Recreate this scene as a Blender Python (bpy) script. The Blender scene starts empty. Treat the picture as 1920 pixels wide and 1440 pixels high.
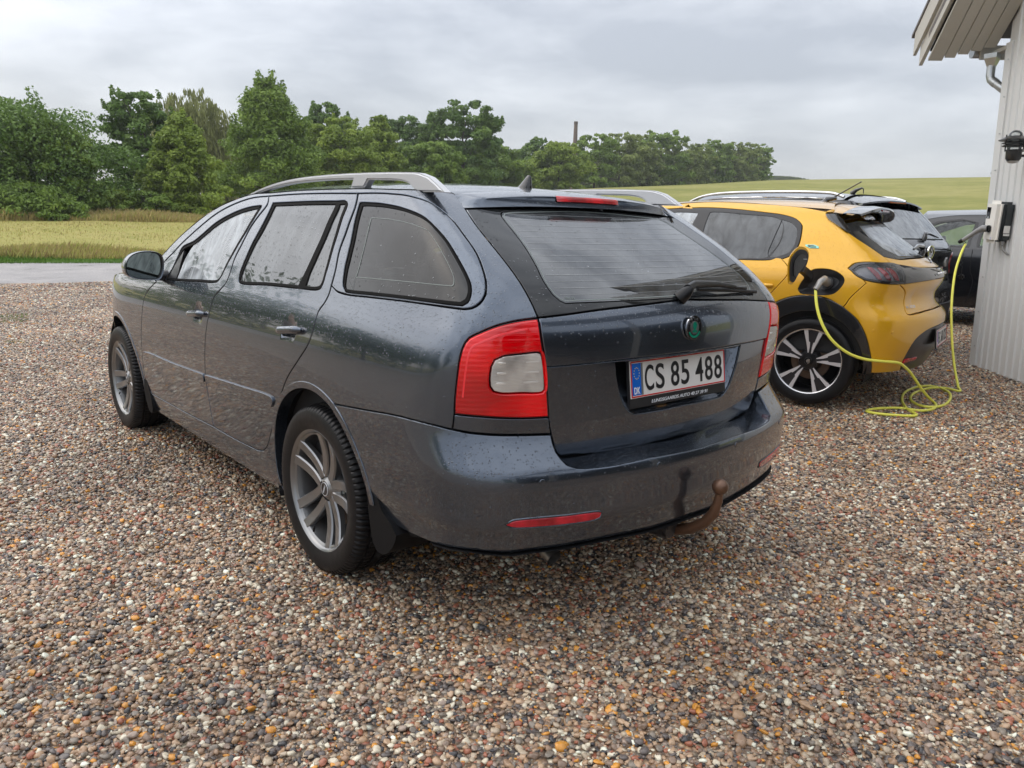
import bpy, bmesh, math, random
import numpy as np
from mathutils import Vector, Matrix, geometry
random.seed(7); RNG=np.random.default_rng(11)
SC=bpy.context.scene
# ------------------------------------------------------------------ camera
CAM_LOC=Vector((-2.099705,-2.526701,1.281145)); CX=Vector((0.762764,-0.646182,0.025285)); CY=Vector((0.109288,0.167346,0.979822)); CF=Vector((0.637375,0.744610,-0.198265)); FPX=1459.744
cd=bpy.data.cameras.new('camera'); cam=bpy.data.objects.new('camera',cd); SC.collection.objects.link(cam)
cd.sensor_width=36; cd.sensor_fit='HORIZONTAL'; cd.lens=FPX/1920*36; cd.clip_start=.05; cd.clip_end=3000
M=Matrix.Identity(4)
for i in range(3): M[i][0]=CX[i]; M[i][1]=CY[i]; M[i][2]=-CF[i]; M[i][3]=CAM_LOC[i]
cam.matrix_world=M; SC.camera=cam
# ------------------------------------------------------------------ sky, sun, exposure
SUN_AZ=math.radians(128); SUN_EL=math.radians(44)   # azimuth measured from +x, anticlockwise
W=bpy.data.worlds.new('World'); SC.world=W; W.use_nodes=True; nt=W.node_tree; nt.nodes.clear()
def nn(t,k,**kw):
    n=t.nodes.new(k)
    for a,b in kw.items(): setattr(n,a,b)
    return n
out=nn(nt,'ShaderNodeOutputWorld'); add=nn(nt,'ShaderNodeAddShader'); bg1=nn(nt,'ShaderNodeBackground'); bg2=nn(nt,'ShaderNodeBackground')
sky=nn(nt,'ShaderNodeTexSky',sky_type='NISHITA'); sky.sun_disc=False; sky.sun_elevation=SUN_EL; sky.sun_rotation=math.pi/2-SUN_AZ
sky.air_density=1.0; sky.dust_density=3.0
bg1.inputs['Strength'].default_value=.05; nt.links.new(sky.outputs[0],bg1.inputs[0])
tc=nn(nt,'ShaderNodeTexCoord'); mp=nn(nt,'ShaderNodeMapping'); mp.inputs['Scale'].default_value=(1,1,3.2)
ns=nn(nt,'ShaderNodeTexNoise'); ns.inputs['Scale'].default_value=2.6; ns.inputs['Detail'].default_value=8; ns.inputs['Roughness'].default_value=.56; ns.inputs['Distortion'].default_value=.25
ns2=nn(nt,'ShaderNodeTexNoise'); ns2.inputs['Scale'].default_value=5.5; ns2.inputs['Detail'].default_value=5
nt.links.new(tc.outputs['Generated'],mp.inputs[0]); nt.links.new(mp.outputs[0],ns.inputs['Vector']); nt.links.new(mp.outputs[0],ns2.inputs['Vector'])
rmp=nn(nt,'ShaderNodeValToRGB'); e=rmp.color_ramp.elements; e[0].position=.38; e[0].color=(.375,.388,.415,1); e[1].position=.62; e[1].color=(.67,.68,.70,1)
mixn=nn(nt,'ShaderNodeMath',operation='MULTIPLY_ADD'); mixn.inputs[1].default_value=.32; nt.links.new(ns2.outputs['Fac'],mixn.inputs[0])
m2=nn(nt,'ShaderNodeMath',operation='MULTIPLY'); m2.inputs[1].default_value=.70; nt.links.new(ns.outputs['Fac'],m2.inputs[0]); nt.links.new(m2.outputs[0],mixn.inputs[2])
nt.links.new(mixn.outputs[0],rmp.inputs[0])
sep=nn(nt,'ShaderNodeSeparateXYZ'); nt.links.new(tc.outputs['Generated'],sep.inputs[0])
mr=nn(nt,'ShaderNodeMapRange'); mr.inputs['From Min'].default_value=.0; mr.inputs['From Max'].default_value=1; mr.inputs['To Min'].default_value=.86; mr.inputs['To Max'].default_value=2.6
nt.links.new(sep.outputs['Z'],mr.inputs['Value']); nt.links.new(mr.outputs[0],bg2.inputs['Strength']); nt.links.new(rmp.outputs[0],bg2.inputs[0])
nt.links.new(bg1.outputs[0],add.inputs[0]); nt.links.new(bg2.outputs[0],add.inputs[1]); nt.links.new(add.outputs[0],out.inputs[0])
sl=bpy.data.lights.new('sun','SUN'); sl.energy=1.1; sl.angle=math.radians(95); sl.color=(1,.96,.9)
so=bpy.data.objects.new('sun',sl); SC.collection.objects.link(so)
sd=Vector((math.cos(SUN_AZ)*math.cos(SUN_EL),math.sin(SUN_AZ)*math.cos(SUN_EL),math.sin(SUN_EL))); so.rotation_euler=sd.to_track_quat('Z','Y').to_euler()
SC.view_settings.view_transform='Standard'; SC.view_settings.look='None'; SC.view_settings.exposure=0; SC.view_settings.gamma=1; SC.view_settings.use_curve_mapping=False
SC.render.engine='CYCLES'; SC.cycles.max_bounces=8; SC.cycles.transparent_max_bounces=24

# ------------------------------------------------------------------ materials
MATS={}
def mat(name,col=(.5,.5,.5),rough=.5,metal=0,coat=0,spec=.5,emit=0,trans=0,bump=None,ior=1.45):
    if name in MATS: return MATS[name]
    m=bpy.data.materials.new(name); m.use_nodes=True; t=m.node_tree; b=t.nodes['Principled BSDF']
    b.inputs['Base Color'].default_value=(*col,1); b.inputs['Roughness'].default_value=rough; b.inputs['Metallic'].default_value=metal
    b.inputs['Coat Weight'].default_value=coat; b.inputs['Coat Roughness'].default_value=.03; b.inputs['Specular IOR Level'].default_value=spec
    b.inputs['Transmission Weight'].default_value=trans; b.inputs['IOR'].default_value=ior
    if emit: b.inputs['Emission Color'].default_value=(*col,1); b.inputs['Emission Strength'].default_value=emit
    MATS[name]=m
    if bump:
        sc_,st,ds=bump; n=nn(t,'ShaderNodeTexNoise'); n.inputs['Scale'].default_value=sc_; n.inputs['Detail'].default_value=4
        c=nn(t,'ShaderNodeTexCoord'); t.links.new(c.outputs['Object'],n.inputs['Vector'])
        bp=nn(t,'ShaderNodeBump'); bp.inputs['Strength'].default_value=st; bp.inputs['Distance'].default_value=ds
        t.links.new(n.outputs['Fac'],bp.inputs['Height']); t.links.new(bp.outputs[0],b.inputs['Normal'])
        r=nn(t,'ShaderNodeMapRange'); r.inputs['To Min'].default_value=rough*.75; r.inputs['To Max'].default_value=min(1,rough*1.3); t.links.new(n.outputs['Fac'],r.inputs[0]); t.links.new(r.outputs[0],b.inputs['Roughness'])
    return m
def drops(t,scale=95,dist=.0016,cover=.42):
    """rain beads: small domes at random voronoi cells; more of them on faces that look up"""
    c=nn(t,'ShaderNodeTexCoord'); w=nn(t,'ShaderNodeTexNoise'); w.inputs['Scale'].default_value=scale*.8; w.inputs['Detail'].default_value=1
    mx=nn(t,'ShaderNodeMix',data_type='RGBA'); mx.inputs['Factor'].default_value=.006
    t.links.new(c.outputs['Object'],w.inputs['Vector']); t.links.new(c.outputs['Object'],mx.inputs['A']); t.links.new(w.outputs['Color'],mx.inputs['B'])
    v=nn(t,'ShaderNodeTexVoronoi',feature='F1'); v.inputs['Scale'].default_value=scale; v.inputs['Randomness'].default_value=.9; t.links.new(mx.outputs['Result'],v.inputs['Vector'])
    se=nn(t,'ShaderNodeSeparateColor'); t.links.new(v.outputs['Color'],se.inputs[0])
    g=nn(t,'ShaderNodeNewGeometry'); s3=nn(t,'ShaderNodeSeparateXYZ'); t.links.new(g.outputs['True Normal'],s3.inputs[0])
    up=nn(t,'ShaderNodeMapRange'); up.inputs['From Min'].default_value=.08; up.inputs['From Max'].default_value=.45; up.inputs['To Min'].default_value=.025; up.inputs['To Max'].default_value=cover; t.links.new(s3.outputs['Z'],up.inputs[0])
    big=nn(t,'ShaderNodeTexNoise'); big.inputs['Scale'].default_value=5; t.links.new(c.outputs['Object'],big.inputs['Vector'])
    up2=nn(t,'ShaderNodeMath',operation='MULTIPLY'); bs=nn(t,'ShaderNodeMapRange'); bs.inputs['From Min'].default_value=.35; bs.inputs['From Max'].default_value=.6; bs.inputs['To Min'].default_value=.35; bs.inputs['To Max'].default_value=1.2; t.links.new(big.outputs['Fac'],bs.inputs[0])
    t.links.new(up.outputs[0],up2.inputs[0]); t.links.new(bs.outputs[0],up2.inputs[1])
    lt=nn(t,'ShaderNodeMath',operation='LESS_THAN'); t.links.new(se.outputs[0],lt.inputs[0]); t.links.new(up2.outputs[0],lt.inputs[1])
    rad=nn(t,'ShaderNodeMapRange'); rad.inputs['To Min'].default_value=.18; rad.inputs['To Max'].default_value=.42; t.links.new(se.outputs[1],rad.inputs[0])
    q=nn(t,'ShaderNodeMath',operation='DIVIDE'); t.links.new(v.outputs['Distance'],q.inputs[0]); t.links.new(rad.outputs[0],q.inputs[1])
    sq=nn(t,'ShaderNodeMath',operation='POWER'); sq.inputs[1].default_value=2.4; t.links.new(q.outputs[0],sq.inputs[0])
    inv=nn(t,'ShaderNodeMath',operation='SUBTRACT',use_clamp=True); inv.inputs[0].default_value=1; t.links.new(sq.outputs[0],inv.inputs[1])
    h=nn(t,'ShaderNodeMath',operation='MULTIPLY'); t.links.new(inv.outputs[0],h.inputs[0]); t.links.new(lt.outputs[0],h.inputs[1])
    bp=nn(t,'ShaderNodeBump'); bp.inputs['Strength'].default_value=1; bp.inputs['Distance'].default_value=dist; t.links.new(h.outputs[0],bp.inputs['Height'])
    return bp,h
def paint(name,col,metal=1,rough=.32,dirt=.0,cover=.42,scale=95):
    m=mat(name,col,rough,metal,coat=1); t=m.node_tree; b=t.nodes['Principled BSDF']
    bp,h=drops(t,scale=scale,cover=cover); t.links.new(bp.outputs[0],b.inputs['Coat Normal']); t.links.new(bp.outputs[0],b.inputs['Normal'])
    if dirt:
        c=nn(t,'ShaderNodeTexCoord'); s=nn(t,'ShaderNodeSeparateXYZ'); t.links.new(c.outputs['Object'],s.inputs[0])
        n=nn(t,'ShaderNodeTexNoise'); n.inputs['Scale'].default_value=7; n.inputs['Detail'].default_value=7; t.links.new(c.outputs['Object'],n.inputs['Vector'])
        r=nn(t,'ShaderNodeMapRange'); r.inputs['From Min'].default_value=.55; r.inputs['From Max'].default_value=.2; t.links.new(s.outputs['Z'],r.inputs[0])
        mu=nn(t,'ShaderNodeMath',operation='MULTIPLY',use_clamp=True); t.links.new(r.outputs[0],mu.inputs[0]); r2=nn(t,'ShaderNodeMapRange'); r2.inputs['From Min'].default_value=.35; r2.inputs['From Max'].default_value=.75; t.links.new(n.outputs['Fac'],r2.inputs[0]); t.links.new(r2.outputs[0],mu.inputs[1])
        mul=nn(t,'ShaderNodeMath',operation='MULTIPLY'); mul.inputs[1].default_value=dirt; t.links.new(mu.outputs[0],mul.inputs[0])
        mx=nn(t,'ShaderNodeMix',data_type='RGBA'); mx.inputs['A'].default_value=(*col,1); mx.inputs['B'].default_value=(.10,.08,.06,1); t.links.new(mul.outputs[0],mx.inputs['Factor']); t.links.new(mx.outputs['Result'],b.inputs['Base Color'])
        mm=nn(t,'ShaderNodeMath',operation='SUBTRACT'); mm.inputs[0].default_value=metal; t.links.new(mul.outputs[0],mm.inputs[1]); t.links.new(mm.outputs[0],b.inputs['Metallic'])
        cr=nn(t,'ShaderNodeMapRange'); cr.inputs['To Min'].default_value=.03; cr.inputs['To Max'].default_value=.35; t.links.new(mul.outputs[0],cr.inputs[0]); t.links.new(cr.outputs[0],b.inputs['Coat Roughness'])
    return m
def glass(name,tint,ior=1.6,film=0.0,cover=.3,wet=True,scale=95):
    if name in MATS: return MATS[name]
    m=bpy.data.materials.new(name); m.use_nodes=True; t=m.node_tree; t.nodes.clear(); MATS[name]=m
    o=nn(t,'ShaderNodeOutputMaterial'); tr=nn(t,'ShaderNodeBsdfTransparent'); tr.inputs[0].default_value=(*tint,1)
    gl=nn(t,'ShaderNodeBsdfGlossy'); gl.inputs['Roughness'].default_value=.015; gl.inputs[0].default_value=(.96,.98,1,1)
    fr=nn(t,'ShaderNodeFresnel'); fr.inputs['IOR'].default_value=ior; mx=nn(t,'ShaderNodeMixShader')
    t.links.new(fr.outputs[0],mx.inputs[0]); t.links.new(tr.outputs[0],mx.inputs[1]); t.links.new(gl.outputs[0],mx.inputs[2])
    last=mx.outputs[0]
    if wet:
        bp,h=drops(t,scale=scale,cover=cover,dist=.0012); t.links.new(bp.outputs[0],gl.inputs['Normal']); t.links.new(bp.outputs[0],fr.inputs['Normal'])
    if film:
        df=nn(t,'ShaderNodeBsdfDiffuse'); df.inputs[0].default_value=(.75,.8,.84,1); m3=nn(t,'ShaderNodeMixShader')
        c=nn(t,'ShaderNodeTexCoord'); n=nn(t,'ShaderNodeTexNoise'); n.inputs['Scale'].default_value=9; n.inputs['Detail'].default_value=6; n.inputs['Distortion'].default_value=.6
        mpp=nn(t,'ShaderNodeMapping'); mpp.inputs['Scale'].default_value=(1.5,1.5,.35); t.links.new(c.outputs['Object'],mpp.inputs[0]); t.links.new(mpp.outputs[0],n.inputs['Vector'])
        r=nn(t,'ShaderNodeMapRange'); r.inputs['From Min'].default_value=.35; r.inputs['From Max'].default_value=.7; r.inputs['To Min'].default_value=film*.4; r.inputs['To Max'].default_value=film*1.6; t.links.new(n.outputs['Fac'],r.inputs[0])
        t.links.new(r.outputs[0],m3.inputs[0]); t.links.new(last,m3.inputs[1]); t.links.new(df.outputs[0],m3.inputs[2]); last=m3.outputs[0]
    t.links.new(last,o.inputs[0]); return m

# ------------------------------------------------------------------ object helpers
def tag(o,label=None,cat=None,group=None,kind=None):
    if label: o['label']=label
    if cat: o['category']=cat
    if group: o['group']=group
    if kind: o['kind']=kind
    return o
def thing(name,label,cat,loc=(0,0,0),rz=0,group=None):
    o=bpy.data.objects.new(name,None); SC.collection.objects.link(o); o.location=loc; o.rotation_euler=(0,0,rz); o.empty_display_size=.2
    return tag(o,label,cat,group)
def obj(name,V,F,m,parent=None,smooth=True,normals=None,mi=None):
    me=bpy.data.meshes.new(name); me.from_pydata([tuple(map(float,v)) for v in V],[],[tuple(int(i) for i in f) for f in F])
    for x in (m if isinstance(m,(list,tuple)) else [m]): me.materials.append(x)
    if mi is not None: me.polygons.foreach_set('material_index',mi)
    if smooth: me.polygons.foreach_set('use_smooth',[True]*len(me.polygons))
    if normals is not None: me.normals_split_custom_set_from_vertices([tuple(map(float,n)) for n in normals])
    o=bpy.data.objects.new(name,me); SC.collection.objects.link(o)
    if parent: o.parent=parent
    return o
def link_copy(src,parent,name=None):
    c=src.copy(); SC.collection.objects.link(c); c.parent=parent; return c
class MB:
    def __init__(s): s.V=[]; s.F=[]
    def add(s,V,F):
        b=len(s.V); s.V+= [tuple(v) for v in V]; s.F+=[tuple(b+i for i in f) for f in F]; return s
    def box(s,c,d,rz=0,bev=0,R=None):
        x,y,z=[q/2 for q in d]
        if bev<=0:
            P=[(-x,-y,-z),(x,-y,-z),(x,y,-z),(-x,y,-z),(-x,-y,z),(x,-y,z),(x,y,z),(-x,y,z)]; F=[(0,3,2,1),(4,5,6,7),(0,1,5,4),(1,2,6,5),(2,3,7,6),(3,0,4,7)]
        else:
            bm=bmesh.new(); bmesh.ops.create_cube(bm,size=1)
            for v in bm.verts: v.co=Vector((v.co.x*d[0],v.co.y*d[1],v.co.z*d[2]))
            bmesh.ops.bevel(bm,geom=bm.edges[:],offset=bev,segments=2,affect='EDGES'); P=[v.co[:] for v in bm.verts]; bm.verts.index_update(); F=[[v.index for v in f.verts] for f in bm.faces]; bm.free()
        m=(R if R is not None else Matrix.Rotation(rz,3,'Z')); P=[tuple(m@Vector(p)+Vector(c)) for p in P]; return s.add(P,F)
    def tube(s,pts,r,n=12,cap=True):
        pts=[Vector(p) for p in pts]; rr=r if isinstance(r,(list,tuple)) else [r]*len(pts); V=[];F=[]
        up=None
        for i,p in enumerate(pts):
            t=(pts[min(i+1,len(pts)-1)]-pts[max(i-1,0)]).normalized()
            if up is None: up=t.orthogonal().normalized()
            up=(up-t*up.dot(t)); up=up.normalized() if up.length>1e-6 else t.orthogonal().normalized(); sd_=t.cross(up)
            for k in range(n): a=2*math.pi*k/n; V.append(tuple(p+(up*math.cos(a)+sd_*math.sin(a))*rr[i]))
        for i in range(len(pts)-1):
            for k in range(n): F.append((i*n+k,i*n+(k+1)%n,(i+1)*n+(k+1)%n,(i+1)*n+k))
        if cap: F.append(tuple(range(n))[::-1]); F.append(tuple((len(pts)-1)*n+k for k in range(n)))
        return s.add(V,F)
    def prism(s,poly,axis,a,b):
        """extrude a 2-D outline along axis from a to b"""
        def P(p,t): return {'x':(t,p[0],p[1]),'y':(p[0],t,p[1]),'z':(p[0],p[1],t)}[axis]
        n=len(poly); V=[P(p,a) for p in poly]+[P(p,b) for p in poly]
        F=[tuple(range(n)),tuple(range(2*n-1,n-1,-1))]+[(i,n+i,n+(i+1)%n,(i+1)%n) for i in range(n)]
        return s.add(V,F)
    def rev(s,prof,n=96,axis='x',mod=None):
        """revolve (x,r) profile about the x axis"""
        V=[];F=[];m=len(prof)
        for k in range(n):
            a=2*math.pi*k/n
            for j,(x,r) in enumerate(prof):
                if mod: r=r+mod(k,j)
                V.append((x,r*math.cos(a),r*math.sin(a)))
        for k in range(n):
            for j in range(m-1): F.append((k*m+j,k*m+j+1,((k+1)%n)*m+j+1,((k+1)%n)*m+j))
        return s.add(V,F)
    def sphere(s,c,r,n=16,sc=(1,1,1)):
        V=[];F=[]
        for i in range(n//2+1):
            th=math.pi*i/(n//2)
            for k in range(n): a=2*math.pi*k/n; V.append((c[0]+r*sc[0]*math.sin(th)*math.cos(a),c[1]+r*sc[1]*math.sin(th)*math.sin(a),c[2]+r*sc[2]*math.cos(th)))
        for i in range(n//2):
            for k in range(n): F.append((i*n+k,(i+1)*n+k,(i+1)*n+(k+1)%n,i*n+(k+1)%n))
        return s.add(V,F)
    def build(s,name,m,parent=None,smooth=False,sharp=None):
        o=obj(name,s.V,s.F,m,parent,smooth=smooth)
        bm=bmesh.new(); bm.from_mesh(o.data); bmesh.ops.recalc_face_normals(bm,faces=bm.faces[:]); bm.to_mesh(o.data); bm.free()
        if sharp is not None:
            o.data.polygons.foreach_set('use_smooth',[True]*len(o.data.polygons)); o.data.set_sharp_from_angle(angle=math.radians(sharp))
        return o
def loft(name,rows,m,parent=None,closed=False,sharp=None):
    V=[p for r in rows for p in r]; n=len(rows[0]); F=[]
    for i in range(len(rows)-1):
        for k in range(n if closed else n-1): F.append((i*n+k,i*n+(k+1)%n,(i+1)*n+(k+1)%n,(i+1)*n+k))
    b=MB(); b.add(V,F); return b.build(name,m,parent,smooth=True,sharp=sharp)
def text(name,s,m,parent,loc,R,w=None,h=None,size=.1,ext=.0008,bold=0,shear=0):
    cu=bpy.data.curves.new(name,'FONT'); cu.body=s; cu.size=size; cu.extrude=ext; cu.offset=bold; cu.align_x='CENTER'; cu.align_y='CENTER'; cu.shear=shear
    to=bpy.data.objects.new('tmp',cu); SC.collection.objects.link(to); dg=bpy.context.evaluated_depsgraph_get(); me=bpy.data.meshes.new_from_object(to.evaluated_get(dg)); bpy.data.objects.remove(to)
    co=np.array([v.co[:] for v in me.vertices]); mn,mxx=co.min(0),co.max(0); c=(mn+mxx)/2; co-=c
    if w: co[:,0]*=w/(mxx-mn)[0]
    if h: co[:,1]*=h/(mxx-mn)[1]
    for v,p in zip(me.vertices,co): v.co=p
    me.name=name; me.materials.clear(); me.materials.append(m)
    o=bpy.data.objects.new(name,me); SC.collection.objects.link(o); o.parent=parent
    o.matrix_local=Matrix.Translation(loc)@R.to_4x4(); return o
# ------------------------------------------------------------------ surfaces of the car bodies

def spline(xs, ys):
    xs=np.array(xs,float); ys=np.array(ys,float); n=len(xs); h=np.diff(xs)
    A=np.zeros((n,n)); b=np.zeros(n); A[0,0]=A[-1,-1]=1
    for i in range(1,n-1):
        A[i,i-1]=h[i-1]; A[i,i]=2*(h[i-1]+h[i]); A[i,i+1]=h[i]
        b[i]=6*((ys[i+1]-ys[i])/h[i]-(ys[i]-ys[i-1])/h[i-1])
    m=np.linalg.solve(A,b)
    def f(x):
        x=np.asarray(x,float); i=np.clip(np.searchsorted(xs,x)-1,0,n-2); hh=h[i]
        a=(xs[i+1]-x)/hh; c=(x-xs[i])/hh
        y=a*ys[i]+c*ys[i+1]+((a**3-a)*m[i]+(c**3-c)*m[i+1])*hh*hh/6
        s0=(ys[1]-ys[0])/h[0]-h[0]*m[1]/6; s1=(ys[-1]-ys[-2])/h[-1]+h[-1]*m[-2]/6
        return np.where(x<xs[0],ys[0]+s0*(x-xs[0]),np.where(x>xs[-1],ys[-1]+s1*(x-xs[-1]),y))
    return f
class Surf:
    """body shell: u = distance round the plan outline from the rear centre line, z = height"""
    def __init__(s,W,B,R,k,taper,frame=(0,0,0,0)):
        s.W=spline(*zip(*W)); s.B=spline(*zip(*B)); s.R=spline(*zip(*R)); s.k=k; s.taper=taper; s.frame=frame
        s.tap=np.linspace(-1,1,17); w=(1-s.tap**2); s.wt=w/w.sum()
    def half(s,y,z): return s.W(z)-s.taper(y,z)
    def F(s,u,z,off=0.0):
        u=np.asarray(u,float); z=np.asarray(z,float); sg=np.where(u<0,-1.,1.); ua=np.abs(u)
        W0=s.W(z); B0=s.B(z); kk=s.k(z) if callable(s.k) else s.k; bc=B0+kk*W0**2; Wc=s.half(bc,z); bc=B0+kk*Wc**2; R=s.R(z)
        X=np.zeros_like(ua+z); Y=np.zeros_like(ua+z); t=ua-Wc
        for a,w in zip(s.tap,s.wt):
            q=t+a*R; y=bc+np.maximum(q,0)
            xr=np.where(q<0,-(Wc+q),-s.half(y,z)); yr=np.where(q<0,B0+kk*(Wc+np.minimum(q,0))**2,y)
            X=X+w*xr; Y=Y+w*yr
        # keep the centre line smooth: the kernel must not pull x off zero
        P=np.stack([X*sg,Y,z+0*X],-1)
        return P
    def N(s,u,z):
        e=2e-3
        du=s.F(u+e,z)-s.F(u-e,z); dz=s.F(u,z+e)-s.F(u,z-e)
        n=-np.cross(du,dz)*np.where(np.asarray(u)<0,1,1)[...,None] if False else -np.cross(du,dz); n/=np.linalg.norm(n,axis=-1,keepdims=True)+1e-12
        return n
    def world(s,P):
        x0,y0,z0,a=s.frame; c,d=np.cos(a),np.sin(a)
        return np.stack([x0+c*P[...,0]-d*P[...,1],y0+d*P[...,0]+c*P[...,1],z0+P[...,2]],-1)
# ---- grey estate
def tapA(y,z):
    g=np.clip((z-.9)/.2,0,1)
    r=np.clip(-.1-y,0,2); f=np.clip(y-2.5,0,2); ff=np.clip(y-.9,0,3)
    return .055*r**2*(1+.6*g)+.16*f**2+.45*np.clip(y-2.6,0,2)**2+g*.012*ff**2
WA=[(.10,.78),(.18,.825),(.27,.848),(.36,.857),(.46,.867),(.56,.878),(.66,.884),(.76,.883),(.86,.875),(.93,.861),(.975,.845),(1.01,.829),(1.06,.808),(1.14,.774),(1.22,.737),(1.30,.697),(1.37,.655),(1.42,.612),(1.46,.56)]
BG=[(.50,-.925),(.60,-.955),(.70,-.968),(.80,-.974),(.90,-.977),(.965,-.974),(1.00,-.966),(1.03,-.952),(1.07,-.918),(1.115,-.868),(1.171,-.785),(1.229,-.685),(1.285,-.575),(1.335,-.478),(1.38,-.385),(1.42,-.30),(1.46,-.22)]
RA=[(.1,.24),(.5,.24),(.8,.21),(1.0,.18),(1.2,.15),(1.42,.13)]
kA=spline([0,.6,.9,1.05,1.171,1.285,1.34,1.5],[.24,.24,.23,.215,.20,.14,.11,.08])
body=Surf(WA,BG,RA,kA,tapA)
WB=[(.10,.70),(.18,.765),(.24,.815),(.30,.850),(.36,.864),(.46,.875),(.56,.884),(.66,.886),(.76,.885),(.86,.877)]
BB=[(.10,-.78),(.17,-.87),(.24,-.945),(.29,-1.00),(.33,-1.030),(.38,-1.046),(.44,-1.055),(.52,-1.060),(.560,-1.060),(.585,-1.053),(.61,-1.032),(.64,-1.006),(.69,-.975),(.76,-.968)]
bump=Surf(WB,BB,[(.1,.26),(.8,.24)],.25,tapA)
# ---- yellow hatchback
def tapP(y,z):
    g=np.clip((z-.9)/.2,0,1)
    r=np.clip(-.15-y,0,2); f=np.clip(y-2.4,0,2); ff=np.clip(y-.9,0,3); mid=np.clip(y-.35,0,1.2)
    return .10*r**2*(1+g*.5)+.16*f**2+g*.012*ff**2+.018*np.sin(np.clip(mid,0,1.2)/1.2*np.pi)*(1-g)
WP=[(.10,.80),(.18,.835),(.27,.855),(.36,.868),(.46,.876),(.56,.880),(.66,.880),(.76,.876),(.86,.866),(.93,.850),(.98,.826),(1.03,.800),(1.10,.768),(1.18,.728),(1.26,.682),(1.33,.634),(1.38,.585),(1.42,.52)]
BP=[(.15,-.54),(.25,-.62),(.35,-.67),(.45,-.70),(.55,-.718),(.60,-.72),(.65,-.708),(.69,-.675),(.74,-.648),(.80,-.65),(.88,-.672),(.93,-.668),(.97,-.635),(1.02,-.56),(1.10,-.45),(1.18,-.34),(1.26,-.235),(1.34,-.13),(1.42,.0)]
PF=(3.829,.45,.095,.25)
pug=Surf(WP,BP,[(.1,.24),(.9,.22),(1.1,.15),(1.4,.12)],.30,tapP,PF)

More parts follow.
